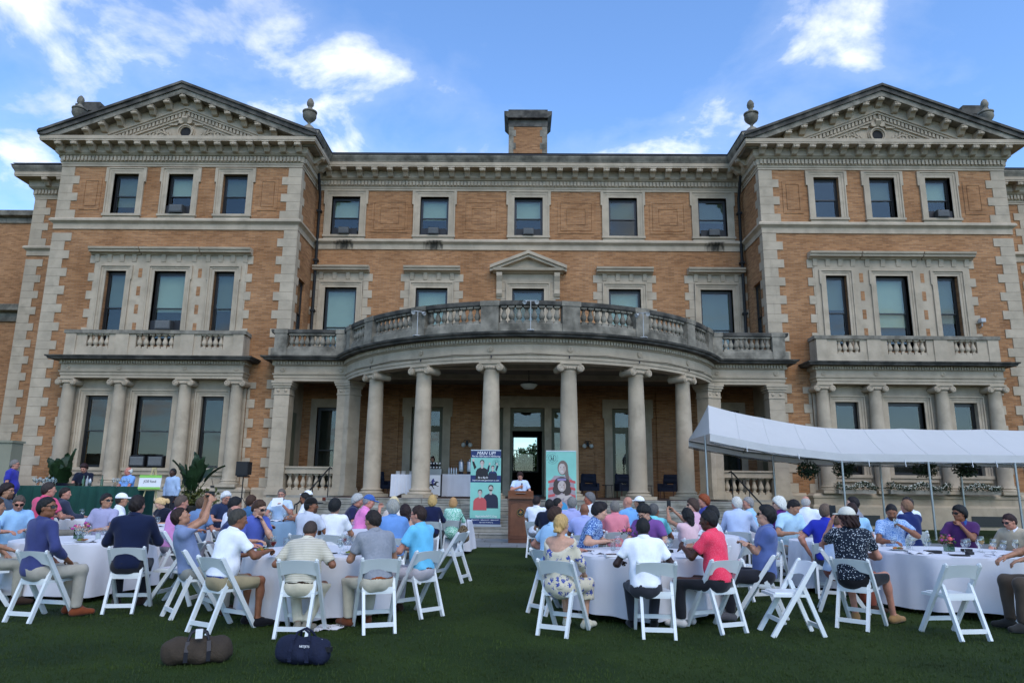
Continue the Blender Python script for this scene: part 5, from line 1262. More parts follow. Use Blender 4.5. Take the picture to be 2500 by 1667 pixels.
def table(x, y, r, desc, linen=None, seed=0):
    gz = ground(x, y); rs = random.Random(seed)
    t = thing('round_table', 'round table beneath the '+desc.replace('the table ', '').replace('foreground table', 'one', 0), 'table', (x, y, gz), 0, 'round tables under cloths')
    m = MB(); m.lathe([(0, .715), (r-.02, .715), (r-.01, .74), (0, .742)], 36); part('tabletop', m, WOODT, t)
    for k in range(4):
        a = math.pi/4+k*math.pi/2; m = MB(); m.tube([(.55*r*math.cos(a), .55*r*math.sin(a), 0), (.55*r*math.cos(a), .55*r*math.sin(a), .715)], .018, 6); part('leg', m, METAL, t)
    n = 120; ph = [rs.uniform(0, 6.28) for _ in range(6)]; rings = [(0, .745, 0), (r*.6, .745, 0), (r*.97, .745, 0), (r+.004, .737, 0), (r+.012, .70, .12), (r+.02, .6, .35), (r+.03, .45, .65), (r+.045, .28, .85), (r+.06, .07, 1.)]
    vs = []; k = len(rings)
    for i in range(n):
        a = 2*math.pi*i/n; w = .55*math.sin(9*a+ph[0]+.6*math.sin(2*a+ph[1]))+.3*math.sin(17*a+ph[2])+.25*math.sin(5*a+ph[3])
        for rr, z, am in rings: q = rr+am*.085*w; vs.append((q*math.cos(a), q*math.sin(a), z+(am > .9)*.02*math.sin(4*a+ph[4])))
    m = MB(); m.add(vs, [(i*k+j, ((i+1) % n)*k+j, ((i+1) % n)*k+j+1, i*k+j+1) for i in range(n) for j in range(k-1)][::1])
    m.f = [f[::-1] for f in m.f]
    o = part('tablecloth', m, linen or LINEN, None, 60, (x, y, gz)); tag(o, desc, 'tablecloth', 'tablecloths on the round tables')
    return (x, y, gz+.747)
TB = {}
for nm, x, y, r, desc, ln in (
    ('T1', -6.75, 10.75, .92, 'white cloth on the foreground table at the far left', None), ('T2', -2.92, 9.5, .93, 'white cloth on the foreground table behind the two bags', None),
    ('T3', 1.25, 9.75, .93, 'white cloth on the foreground table with the red drinks', None), ('T4', 5.68, 10.35, .98, 'white cloth on the pink flower table at the right', None),
    ('T5', -6.95, 13.5, .8, 'white cloth on the table in front of the blonde ponytail', None), ('T6', -2.9, 12.75, .9, 'white cloth on the table between the pink polo and the white shirts', None),
    ('T7', -2.3, 17.6, .8, 'white cloth on the table nearest the tall banners', None), ('T8', -5.85, 16.2, .8, 'blue cloth on the table of the person reading a white sheet', BLUEL),
    ('T10', -8.5, 14.4, .85, 'white cloth on the table beyond the rose pink polo', None), ('T11', 1.0, 14.7, .9, 'white cloth on the table beyond the coral striped shirt', None),
    ('T12', 2.55, 12.75, .85, 'white cloth on the table by the dark haired person filming', None), ('T13', 4.35, 14.8, .85, 'white cloth on the table beside the purple shirt and white hair', None),
    ('T14', 4.75, 11.9, .72, 'white cloth on the table where the pale blue polo is writing', None), ('T15', 5.9, 13.9, .85, 'white cloth on the table beyond the blue striped polo', None)):
    TB[nm] = table(x, y, r, desc, ln, sum(map(ord, nm)))
def face(x, y, tb): c = TB[tb]; return math.degrees(math.atan2(c[0]-x, c[1]-y))
# ================================================================ the guests (x, y = head; a = way the seat faces: 0 away from the camera, 90 right)
FAR = dict(res=1.15); MID = dict(res=1.05)
I = {}
def P(k, *a, **q): I[k] = person(*a, **q); return I[k]
# -- foreground, left table
P('p1', 'person in sunglasses and light blue shirt at the left edge table', -8.35, 11.55, 130, 1.38, skin='r', shirt='#9cc3e6', pants='#8a8478', hair='#4a4038', glasses='sun', lean=10, hp=22, hy=10, armR='table', armL='table2')
P('p2', 'person in navy shirt and sunglasses twisting right on the leftmost whole chair', -6.06, 8.75, 40, 1.40, skin='b', shirt='#3a4170', pants='#a9a294', hair='#17120f', shoe='#7a3d22', glasses='sun', lean=3, tw=-12, hy=62, hp=-4, armL='lap', armR=(.24, .22, .66), sleeve=1.75, legs='sit', hem=-.06, cdx=.06, ca=12)
P('p3', 'person in dark navy pullover seen from behind at the left table', -5.34, 9.45, -22, 1.42, skin='r', shirt='#151f3c', pants='#2a2a30', hair='#211a16', lean=9, hy=25, sleeve=1.9, nocollar=0, fat=.35, armL='table', armR='table', hem=-.05, ca=-10)
P('p4', 'person in lavender striped polo and black sunglasses facing the camera', -7.2, 12.0, 190, 1.41, skin='t', shirt='#b4b2cc', pat='stripe', pat2='#7d7aa0', psc=1.4, pants='#c0b8a8', hair='#1d1613', glasses='sun', lean=4, hy=-75, hp=-2, armL='table', armR='table2')
P('p5', 'person in light blue shirt cut off by the left edge', -7.3, 9.6, 55, 1.37, skin='t', shirt='#7fb2dd', pants='#a8a292', hair='#3a2a20', lean=6, armR=(.30, .30, .72), armL='lap')
# -- foreground, second table
P('p6', 'person in grey blue polo leaning back to film with a phone', -4.55, 9.0, 62, 1.30, skin='t', shirt='#7d8cae', pants='#8f8f88', hair='#2b1d16', lean=-16, hp=-26, hy=8, armL=(-.09, .13, 1.43, -.5, 1., -.6), armR=(.07, .17, 1.42, .5, 1., -.6), palmL=(1, 0, 0), palmR=(-1, 0, 0), curlL=.7, curlR=.7, ca=48)
P('p7', 'person in white polo and khaki shorts holding a glass of red wine', -3.58, 8.35, 42, 1.30, skin='b', shirt='#f1f3fa', pants='#9c8e70', hair='#38352f', shoe='#15151a', fat=.5, beltc='#27408a', belt_=True, pose={'pants': 'short', 'lean': 14, 'hy': 18, 'hp': 8, 'armR': (.16, .5, .86, .5, -.2, -.6), 'armL': 'table', 'hem': .05, 'waist': .07, 'curlR': .9, 'legs': 'sit'}, ca=30)
P('p8', 'person in navy polo with bald crown hidden behind the white polo', -4.2, 9.85, 80, 1.30, skin='r', shirt='#26335e', pants='#3b3b42', hair='#4b4038', pose={'lean': 10, 'hair': 'bald', 'hp': 10})
P('p9', 'person in violet blue polo with beard and hand at mouth', -4.1, 10.45, 125, 1.37, skin='p', shirt='#5161ae', pants='#444850', hair='#3b281c', glasses='sun', beard=1, pose={'lean': 10, 'hp': 18, 'hy': -15, 'armL': (-.03, .22, 1.06, -.3, .3, -.8), 'armR': 'table', 'hair': 'short', 'palmL': (1, -.3, 0), 'curlL': .8})
P('p10', 'person in tan striped shirt with thinning hair bowed over the table', -2.73, 8.3, 0, 1.17, skin='b', shirt='#cfc8b6', pat='stripe', pat2='#a89f88', psc=1.2, collar='#d8d0b8', pants='#cdc2a8', hair='#3a302a', shoe='#8a8272', fat=.9, belt_=True, pose={'lean': 24, 'hp': 38, 'hair': 'buzz', 'armL': 'wide', 'armR': 'wide', 'sleeve': .85, 'legs': 'tuck', 'hem': .04, 'waist': .065})
P('p11', 'person in grey polo cutting food beside the empty aisle', -2.06, 8.45, -40, 1.30, skin='t', shirt='#8f9299', pat='floral', pat2='#868a92', psc=.6, pants='#c2b9a4', hair='#221c19', shoe='#6a3a22', belt_=True, beltc='#8a4520', pose={'lean': 15, 'hy': -14, 'hp': 14, 'armL': (-.1, .42, .85), 'armR': 'table', 'hem': .03, 'waist': .06, 'legs': 'sit'}, ca=-20)
P('p12', 'person in aqua polo looking left on the aisle chair', -1.66, 9.35, -62, 1.33, skin='r', shirt='#6cc0e4', pants='#b9b3b8', hair='#2a1d17', glasses='eye', belt_=True, beltc='#5a2c1a', pose={'lean': 7, 'hy': -14, 'hp': 4, 'hem': .02, 'armL': 'table', 'armR': 'table2'}, ca=-46)
# -- table behind it
P('p13', 'person in pale grey shirt and dark cap in profile behind the bowed head', -3.65, 11.5, 25, 1.38, skin='b', shirt='#c8ccd6', pants='#55585c', hair='#16110e', beard=1, cap='back', capc='#1a1715', pose={'lean': 5, 'hy': 58, 'res': 1.05})
P('p14', 'person in white shirt with bushy black hair seen from behind', -3.3, 11.6, 8, 1.36, skin='t', shirt='#eceef2', pants='#7a7a80', hair='#0d0b0a', pose={'lean': 5, 'hair': 'full', 'nocollar': 1, 'res': 1.05})
P('p15', 'person in denim blue polo with thick grey hair seen from behind', -2.3, 11.15, -18, 1.36, skin='r', shirt='#6a94cc', pants='#9a9488', hair='#8a8880', fat=.4, pose={'lean': 8, 'hair': 'full', 'res': 1.05})
P('p16', 'person with dark brown hair and white hair clip', -2.24, 11.95, -35, 1.28, skin='p', shirt='#c09a78', pants='#55504a', hair='#241310', pose={'fem': 1, 'hair': 'long', 'lean': 6, 'scoop': 1, 'nocollar': 1, 'res': 1.05})
P('p17', 'person with pale blonde hair half hidden in front of the steps', -2.78, 14.0, 190, 1.37, skin='p', shirt='#d8d2c8', pants='#88847c', hair='#c8b088', pose={'fem': 1, 'hair': 'bob', 'lean': 6, **FAR})
P('p18', 'person in bright pink polo and blue cap', -3.2, 13.75, 80, 1.42, skin='r', shirt='#e885be', pants='#a49c8c', hair='#777777', cap='front', capc='#3f63a8', pose={'lean': 18, 'hp': 14, 'hair': 'buzz', 'cap': 1, 'armR': 'rest', 'armL': 'rest', **FAR})
P('p19', 'person in navy polo with grey hair leaning beside the pink polo', -3.55, 14.35, 82, 1.42, skin='r', shirt='#23284a', pants='#8a8478', hair='#9a9a96', pose={'lean': 20, 'hair': 'full', 'hp': 12, **FAR})
P('p20', 'person in navy top with short blonde hair facing the steps', -2.27, 16.0, 2, 1.39, skin='p', shirt='#1a2142', pants='#22222a', hair='#a88a58', pose={'fem': 1, 'hair': 'bob', 'lean': 3, 'nocollar': 1, 'sleeve': 1.8, **FAR})
P('p21', 'person in mint green patterned dress facing the steps', -1.88, 16.75, 5, 1.33, skin='p', shirt='#74c0a4', pat='floral', pat2='#d8f0e4', psc=1, pants='#74c0a4', pantpat=('floral', '#d8f0e4', 1), hair='#a07a50', pose={'fem': 1, 'hair': 'bob', 'lean': 3, 'nocollar': 1, 'pants': 'skirt', 'sleeve': 1.4, **FAR})
# -- back left tables
P('p22', 'person in pale blue shirt and glasses reading a white sheet', -5.96, 17.05, 175, 1.50, skin='r', shirt='#c4d8ec', collar='#3f6f8a', pants='#8a8478', hair='#5a524a', glasses='eye', pose={'lean': 4, 'hp': 6, 'armL': (-.12, .30, 1.0), 'armR': 'table', **FAR})
P('p23', 'person with dark beard and sunglasses facing left beside the blue cloth', -5.1, 16.0, -95, 1.43, skin='b', shirt='#e4e6ea', pants='#26262c', hair='#15110f', glasses='sun', beard=1, pose={'lean': 8, 'hp': 8, **FAR})
P('p24', 'person in white cap behind the dark beard', -5.3, 16.9, -120, 1.46, skin='t', shirt='#4a4a40', pants='#33332e', hair='#2a2420', capc='#f2f2f2', pose={'lean': 4, 'cap': 1, 'hair': 'buzz', 'hy': 40, **FAR})
P('p25', 'person with brown hair and denim shirt behind the bald crown', -5.3, 13.4, 40, 1.39, skin='r', shirt='#3f6c96', pants='#55585c', hair='#3a271b', pose={'lean': 5, 'hair': 'short', **FAR})
P('p26', 'person with white hair and glasses in dark navy shirt', -6.43, 15.0, 140, 1.44, skin='r', shirt='#25304c', pants='#4a4a50', hair='#c9c6c0', glasses='eye', pose={'lean': 6, 'hp': 16, 'hair': 'full', 'hy': -10, **FAR})
P('p27', 'person in slate blue shirt behind the raised phone', -5.78, 12.4, 30, 1.36, skin='r', shirt='#6f8db4', pants='#77787c', hair='#4a3a2c', fat=.5, pose={'lean': 10, 'hair': 'short', **FAR})
P('p28', 'person in lilac pink shirt behind the filming guest', -5.9, 11.9, 50, 1.40, skin='r', shirt='#d793c6', pants='#8a8790', hair='#4c4038', fat=.2, pose={'lean': 10, 'hair': 'buzz', 'hp': 6, **FAR})
P('p29', 'person in white shirt with black hair behind the grey head', -5.05, 12.0, 45, 1.36, skin='t', shirt='#e6e9f4', pants='#666a70', hair='#100d0c', pose={'lean': 8, 'hair': 'full', **FAR})
P('p30', 'person with blonde ponytail bowing over the table in navy top', -7.5, 14.4, 200, 1.30, skin='p', shirt='#151a2c', pants='#222226', hair='#c0a070', pose={'fem': 1, 'hair': 'pony', 'lean': 16, 'hp': 30, 'hy': 55, 'sleeve': .3, 'nocollar': 1, **FAR})
P('p31', 'person in rose pink polo seen from behind at the left', -8.84, 13.0, 18, 1.58, skin='r', shirt='#e0567c', pants='#8a8478', hair='#2e2724', fat=.4, pose={'lean': 6, 'hair': 'short', 'hy': 35, **FAR})
P('p32', 'person in charcoal jacket beside the rose pink polo', -9.1, 13.9, 40, 1.49, skin='r', shirt='#33394c', pants='#2a2a30', hair='#231c18', pose={'lean': 5, 'hair': 'short', 'hy': 40, 'sleeve': 1.9, **FAR})
P('p33', 'person with dark beard and glasses in slate shirt at the far left', -9.24, 12.5, 80, 1.55, skin='t', shirt='#4d5d6c', pants='#33363a', hair='#231812', glasses='eye', beard=1, pose={'lean': 5, 'hair': 'full', 'hy': 5, **FAR})
P('p34', 'person in white cap and white polo behind the lavender polo', -7.55, 13.1, 60, 1.40, skin='t', shirt='#e8ebf0', pants='#8a8a8a', hair='#2a2420', capc='#f4f4f4', pose={'lean': 4, 'cap': 1, 'hair': 'buzz', **FAR})
# -- foreground, third table
P('p42', 'person in light blue polo with brown hair behind the floral dress', .12, 9.65, 62, 1.33, skin='r', shirt='#a6cbe8', pants='#aaa9b4', hair='#33221a', fat=.2, pose={'lean': 8, 'hy': 6, 'hp': 4, 'armR': 'table', 'armL': (-.25, .18, .75)}, ca=50)
P('p43', 'person in cream floral dress with blonde bun', .12, 8.35, 30, 1.27, skin='p', shirt='#d2c8b0', pat='sprig', pat2='#3f4f96', pants='#d2c8b0', pantpat=('sprig', '#3f4f96'), hair='#a98a58', shoe='#d8d0b8', pose={'fem': 1, 'hair': 'bun', 'lean': 4, 'scoop': 1, 'nocollar': 1, 'pants': 'skirt', 'sleeve': 1.5, 'armR': (.17, .34, .66), 'armL': 'lap', 'hy': 5, 'hem': -.04, 'waist': .08}, ca=26)
P('p44', 'person in blue floral shirt with swept dark hair leaning right', .80, 10.55, 105, 1.38, skin='p', shirt='#2f5596', pat='floral', pat2='#a8c4e2', psc=1.2, pants='#4a4c52', hair='#1c1310', pose={'lean': 20, 'hair': 'pomp', 'hp': 12, 'hy': -6, 'armR': (.28, .34, .82), 'armL': 'table'})
P('p52', 'person in purple polo with teal collar bowing over the red rose', 1.5, 10.95, 208, 1.35, skin='p', shirt='#7a4f92', collar='#123c48', pants='#3a3a40', hair='#0f0c0b', glasses='eye', fat=.2, pose={'lean': 16, 'hp': 34, 'hy': 22, 'hair': 'full'})
P('p53', 'person in white polo and charcoal trousers with shaved head', 1.05, 8.4, 4, 1.25, skin='dd', shirt='#f2f4fc', pants='#34353c', hair='#0c0a0a', shoe='#121212', fat=.3, pose={'lean': 13, 'hp': 20, 'hair': 'buzz', 'armL': 'wide', 'armR': 'wide', 'hem': .0, 'waist': .05}, cdx=.11)
P('p55', 'person in coral red polo and black trousers', 1.86, 8.65, -52, 1.33, skin='d', shirt='#f2405e', pat='dots', pat2='#f8788c', psc=2., pants='#23242a', hair='#0b0909', shoe='#c8c4c0', fat=.1, belt_=True, pose={'lean': 8, 'hy': -10, 'hp': 6, 'armL': (-.08, .42, .92), 'armR': (.1, .42, .88), 'palmL': (1, 0, 0), 'hem': .0, 'waist': .04, 'curlL': .7}, ca=-24)
P('p59', 'person in white shirt with black hair behind the coral polo', 2.38, 10.45, -80, 1.33, skin='t', shirt='#e4e8f2', pants='#55585e', hair='#0d0b0a', pose={'lean': 6, 'hair': 'full', 'hy': 70, 'res': 1.05})
P('p62', 'person in slate blue polo with folded arms looking up left', 2.74, 9.25, -82, 1.38, skin='p', shirt='#5c6ea2', pants='#24252c', hair='#14100e', shoe='#55555a', glasses='sun', pose={'lean': -6, 'hp': -10, 'hy': 8, 'armL': 'cross', 'armR': 'cross', 'hair': 'full', 'hem': -.04}, ca=-64)
# -- foreground, right table
P('p67', 'person in white blue polo with a cream napkin behind the camera phone', 4.0, 10.0, 95, 1.28, skin='r', shirt='#c9d8ee', pants='#8a4a3a', hair='#5a4436', pose={'lean': 10, 'hp': 15, 'hair': 'bald', 'armL': (-.28, .12, .7), 'armR': 'table'}, ca=110)
P('p68', 'person in black dotted shirt and cream cap filming with a phone', 3.62, 8.95, 38, 1.37, skin='r', shirt='#16202e', pat='dots', pat2='#c8d0d8', psc=1.15, pants='#17181c', hair='#2a1a12', shoe='#a07a4e', capc='#d8d4c4', pose={'lean': 4, 'tw': -30, 'hy': -32, 'hair': 'curly', 'cap': 1, 'pants': 'short', 'armL': (-.12, .34, 1.18, -.4, .1, -.7), 'armR': (.2, .3, .8), 'palmL': (1, 0, 0), 'curlL': .6, 'legs': ((-.16, .42, .52), (.24, .46, .56), (-.12, .42, .09), (.27, .58, .09))}, ca=42)
P('p71', 'person with dark beard in pale blue floral shirt drinking', 5.42, 11.4, 182, 1.39, skin='b', shirt='#a9c3e4', pat='floral', pat2='#5f86c2', psc=1.3, pants='#4a4c55', hair='#1a1310', beard=1, pose={'lean': 8, 'hp': 22, 'hy': 22, 'armL': (-.05, .27, 1.02, -.6, .1, -.4), 'armR': 'table', 'hair': 'buzz', 'curlL': .9, 'palmL': (1, 0, 0)})
P('p74', 'person in purple polo and sunglasses resting chin on hand', 6.55, 11.55, 205, 1.36, skin='b', shirt='#4c2a5c', collar='#2a4f8c', pants='#3a3a40', hair='#0e0b0a', glasses='sun', pose={'lean': 8, 'hy': 55, 'hp': 2, 'armL': (.03, .2, 1.06, -.2, .5, -.8), 'armR': 'wide', 'hair': 'full', 'curlL': .9, 'palmL': (.5, -.6, 0)})
P('p75', 'person in beige blazer and sunglasses at the right edge table', 6.95, 11.0, 235, 1.27, skin='r', shirt='#b5a68e', collar='#e4e4ea', pants='#8a7e6a', hair='#2a1a14', glasses='sun', pose={'lean': 18, 'hp': 18, 'hy': 25, 'sleeve': 1.9, 'armL': 'table', 'armR': 'wide', 'hair': 'short'})
P('p76', 'person in brown trousers whose legs enter at the right edge', 5.93, 8.75, -84, 1.38, skin='t', shirt='#4a5a50', pants='#4c4238', hair='#2a211c', shoe='#2a2a28', pose={'lean': -8, 'legs': 'sit'}, ca=-78)
# -- behind them
P('p40', 'person in white polo sitting next to the lectern', .04, 16.6, 14, 1.39, skin='p', shirt='#e9ecf6', pants='#8f8f94', hair='#241a16', pose={'lean': 4, 'hy': 12, **FAR})
P('p41', 'person in black navy polo with thinning hair beside the lectern guest', .2, 13.6, 8, 1.37, skin='t', shirt='#131a30', pants='#3a3a40', hair='#1b1614', fat=.6, pose={'lean': 6, 'hair': 'buzz', **FAR})
P('p45', 'person in lavender polo with grey hair below the right banner', .6, 13.35, 2, 1.42, skin='r', shirt='#a5a8d4', pants='#77787c', hair='#6f6c68', fat=.3, pose={'lean': 4, **FAR})
P('p46', 'person with dark hair in profile between two grey heads', .45, 15.3, 60, 1.37, skin='r', shirt='#8fa2c4', pants='#55585c', hair='#191513', pose={'lean': 5, 'hy': 20, **FAR})
P('p47', 'person with tanned bald head in lavender shirt', .72, 12.15, 5, 1.33, skin='b', shirt='#a3abdc', pants='#66686e', pose={'lean': 10, 'hair': 'none', 'hp': 8, **FAR})
P('p48', 'person with grey hair and sunburnt face looking left by the right banner', 1.16, 15.9, 215, 1.48, skin='#b0664c', shirt='#e6e8ec', pants='#66686e', hair='#5f5d5c', pose={'lean': 5, 'hy': 60, 'hair': 'full', **FAR})
P('p49', 'person in coral pink striped polo seen from behind', 1.32, 12.9, -8, 1.36, skin='r', shirt='#d8707e', pat='stripe', pat2='#e8a0a8', psc=2, pants='#8a8478', hair='#6a655e', fat=.2, pose={'lean': 5, 'hair': 'short', **FAR})
P('p50', 'person with bald head in sky blue polo', 1.79, 14.5, -35, 1.42, skin='r', shirt='#74a8da', pants='#8f8f94', pose={'lean': 5, 'hair': 'none', 'hy': -10, **FAR})
P('p51', 'person in white cap with dark hair behind the purple polo', 2.08, 14.9, -60, 1.42, skin='t', shirt='#3a4a66', pants='#44464c', hair='#191513', capc='#f4f4f2', pose={'lean': 4, 'cap': 1, 'hair': 'short', **FAR})
P('p54', 'person with grey hair and aqua collar behind the purple polo', 1.84, 11.95, 25, 1.34, skin='b', shirt='#7fd6dc', pants='#66686e', hair='#4c4a48', fat=.3, pose={'lean': 6, 'hair': 'buzz', 'hy': 15, **FAR})
P('p56', 'person with long dark hair filming with a raised phone', 2.28, 11.55, -28, 1.22, skin='t', shirt='#e4c0c4', pants='#44464c', hair='#130e0c', pose={'fem': 1, 'hair': 'long', 'lean': 0, 'nocollar': 1, 'sleeve': .25, 'armL': (-.10, .42, 1.32, -.7, .1, -.5), 'armR': (.06, .43, 1.31, .6, .1, -.5), 'palmL': (1, 0, 0), 'palmR': (-1, 0, 0), 'curlL': .8, 'curlR': .8})
P('p57', 'person in pink striped shirt and sunglasses looking left', 2.88, 13.7, -60, 1.40, skin='p', shirt='#e8d0dc', pat='stripe', pat2='#c0507c', psc=1.3, pants='#55585c', hair='#3a2c24', glasses='sun', pose={'fem': 1, 'hair': 'bob', 'lean': 5, 'hy': -30, 'nocollar': 1, **FAR})
P('p58', 'person with red hair in royal blue shirt', 3.29, 14.5, -90, 1.47, skin='r', shirt='#2c3c9c', pants='#44464c', hair='#7a3a1c', pose={'lean': 6, 'hair': 'full', **FAR})
P('p60', 'person with white hair in pale blue shirt seen from behind', 3.62, 13.4, 20, 1.45, skin='r', shirt='#bccbe6', pants='#6c7066', hair='#b8b4aa', fat=.3, pose={'lean': 6, 'hair': 'short', 'sleeve': 1.9, 'hem': .03, 'waist': .06, 'hy': -35, **FAR})
P('p61', 'person with grey hair in light blue polo looking left', 4.12, 14.35, -60, 1.44, skin='r', shirt='#9cc8e8', pants='#77787c', hair='#807c78', pose={'lean': 4, 'hair': 'short', 'hy': -25, **FAR})
P('p63', 'person with curly white hair and sunglasses in purple shirt', 4.28, 13.1, 5, 1.46, skin='p', shirt='#5e2570', pants='#2a2a30', hair='#cfc8b8', glasses='sun', pose={'fem': 1, 'hair': 'bob', 'lean': 3, 'hy': -70, 'hp': 2, **FAR})
P('p64', 'person in pale blue polo bowing to write at the small table', 4.33, 12.5, 160, 1.43, skin='t', shirt='#b2d4e8', pants='#8a8478', hair='#1d1714', glasses='head', pose={'lean': 18, 'hp': 32, 'hy': -20, 'armR': 'table', 'armL': 'table2', 'res': 1.05})
P('p65', 'person with bald head in white shirt at the back right', 5.36, 14.6, 30, 1.47, skin='r', shirt='#e6ecf4', pants='#8f8f94', hair='#a09a92', pose={'lean': 4, 'hair': 'bald', **FAR})
P('p66', 'person in royal blue polo with elbow out and sunglasses on head', 4.28, 11.1, 22, 1.38, skin='r', shirt='#2733a6', pants='#4a4c52', hair='#5a4a3e', glasses='head', fat=.5, pose={'lean': 6, 'hair': 'buzz', 'hy': 30, 'armL': (-.26, .04, .62, -.8, -.3, .1), 'armR': 'table', 'res': 1.05})
P('p69', 'person with dark brown hair in profile at the back right', 5.78, 13.5, -75, 1.47, skin='p', shirt='#8a8a92', pants='#55585c', hair='#1d1411', pose={'lean': 5, 'hair': 'short', **FAR})
P('p70', 'person in blue and white striped polo with brown hair', 5.22, 12.3, 20, 1.38, skin='r', shirt='#5aa8dc', pat='stripe', pat2='#d8ecf6', psc=1.6, pants='#8a8478', hair='#2a1c16', pose={'lean': 5, 'hair': 'short', 'hy': -5, **FAR})
P('p72', 'person with sandy hair in navy vest behind the floral shirt', 6.5, 13.0, -18, 1.43, skin='r', shirt='#1c2a5e', pants='#44464c', hair='#7a5a44', fat=.3, pose={'lean': 4, 'hair': 'short', **FAR})
P('p73', 'person with dark hair in white shirt behind the navy vest', 7.1, 14.1, -20, 1.47, skin='r', shirt='#e2ecf8', pants='#55585c', hair='#2b2420', pose={'lean': 4, 'hair': 'short', **FAR})
# -- standing
STP = {'stand': 1, 'lean': 2, **FAR}
P('s1', 'person in purple blue polo standing at the far left', -13.05, 18.0, 75, 2.14, skin='r', shirt='#35379a', pants='#20222c', hair='#6a6560', glasses='eye', fat=.6, pose={**STP, 'armL': 'hang', 'armR': 'hang', 'hair': 'short'})
P('s2', 'person in dark navy polo tending the green bar', -12.45, 19.9, 172, 2.12, skin='r', shirt='#141b2c', pants='#17181c', hair='#2a1710', pose={**STP, 'hair': 'full', 'hp': 24, 'armL': 'work', 'armR': 'work', 'lean': 8})
P('s3', 'person in sky blue polo with white hair behind the green bar', -11.2, 19.9, 205, 2.03, skin='#c07a68', shirt='#7ba6e0', pants='#33363c', hair='#c8c0b6', fat=.7, pose={**STP, 'hair': 'bald', 'armL': 'work', 'armR': 'work', 'hy': 20})
P('s4', 'person in light blue shirt standing behind the easel', -10.15, 20.3, 200, 2.02, skin='d', shirt='#a9bfdc', pants='#2c2e38', hair='#0d0b0a', pose={**STP, 'hair': 'buzz', 'armL': 'hang', 'armR': 'hang', 'sleeve': 1.9, 'hem': .03, 'waist': .05})
P('sp', 'person in pale blue polo speaking into a microphone at the lectern', -.34, 22.5, 182, 2.07, z=.223, skin='r', shirt='#c8d8f2', collar='#2c5478', pants='#3a4250', hair='#2a1a14', pose={'stand': 1, 'lean': 3, 'hp': 18, 'hair': 'pomp', 'armR': (.02, .17, 1.34, .9, .3, -.5), 'armL': (-.2, .28, 1.12), 'palmR': (-1, 0, 0), 'curlR': 1.0, 'res': 1.1})
P('s5', 'person with dark hair behind the coffee counter', -4.3, 32.6, 180, 2.95, z=ZF, skin='t', shirt='#202228', pants='#202228', hair='#2a1a14', pose={'stand': 1, 'lean': 2, 'fem': 1, 'hair': 'bob', 'armL': 'work', 'armR': 'work', **FAR})
for x, y, a, lb in CHAIRS: place_chair(x, y, a, lb)
# empty chairs
for x, y, a, lb in ((2.68, 8.45, -92, 'empty white folding chair seen side on between the slate polo and the dotted shirt'), (4.5, 8.45, -8, 'empty white folding chair in front of the flower table at the right'),
                    (-4.95, 9.95, -85, 'empty white folding chair right of the dark navy pullover'), (-1.5, 12.25, -70, 'empty white folding chair on the aisle behind the aqua polo'),
                    (3.55, 11.5, 30, 'empty white folding chair with dark boxes on its seat'), (-7.6, 12.6, 20, 'empty white folding chair behind the lavender striped polo'),
                    (3.0, 10.9, -20, 'empty white folding chair behind the slate blue polo')):
    place_chair(x, y, a, lb)
# ================================================================ things on and around the tables
DRINK = glass_mat('drinking_glass', (.93, .95, .95), .10, .01)
WATER = glass_mat('iced_water', (.80, .84, .86), .12, .05)
REDW = mat('red_wine', (.16, .008, .012), .15, spec=.5); BEER = mat('beer', (.42, .22, .03), .2, spec=.5); REDD = mat('red_punch', (.30, .02, .015), .2, spec=.5); CLOUDY = mat('lemonade', (.6, .66, .66), .3)
CHINA = mat('white_china', (.74, .74, .72), .2, spec=.5); PAPER = mat('white_paper', (.78, .78, .78), .8); BLK = mat('matt_black', (.012, .012, .014), .5); BLKG = mat('gloss_black', (.01, .01, .012), .12, spec=.6)
FOOD = mat('roast_food', (.22, .085, .03), .7, (40, .7), (60, .6)); GREENF = mat('salad', (.16, .2, .03), .6, (50, .6), (60, .6)); ORNG = mat('orange_food', (.5, .17, .03), .6, (50, .5), (60, .6))
def vessel(kind, fill=None):
    g = MB()
    if kind == 'goblet':
        o = [(.0, .0), (.036, .0), (.034, .004), (.006, .01), (.005, .055), (.02, .07), (.04, .1), (.044, .13), (.036, .175)]; lv = [(.0, .068), (.018, .073), (.037, .1), (.0405, .125), (.0, .126)]
    elif kind == 'wine':
        o = [(.0, .0), (.036, .0), (.034, .004), (.005, .01), (.0045, .09), (.02, .105), (.038, .135), (.041, .16), (.033, .215)]; lv = [(.0, .103), (.018, .108), (.035, .135), (.038, .155), (.0, .156)]
    else:
        o = [(.0, .0), (.032, .0), (.034, .01), (.038, .14)]; lv = [(.0, .006), (.03, .008), (.0345, .1), (.0, .101)]
    g.lathe(o, 16); me = g.mesh('bowl', DRINK, 60)
    l = MB(); l.lathe(lv, 14); lm = l.mesh('drink', fill or WATER, 60)
    return me, lm
VES = {}
def drink(kind, x, y, z, label, fill=None, nm=None, grp='glasses on the dinner tables'):
    k = (kind, fill.name if fill else '')
    if k not in VES: VES[k] = vessel(kind, fill)
    a, b = VES[k]
    t = thing({'goblet': 'water_goblet', 'wine': 'wine_glass', 'tumbler': 'tumbler'}[kind] if not nm else nm, label, 'glass', (x, y, z), 0, grp)
    ob('bowl', a, t); ob('drink', b, t); return t
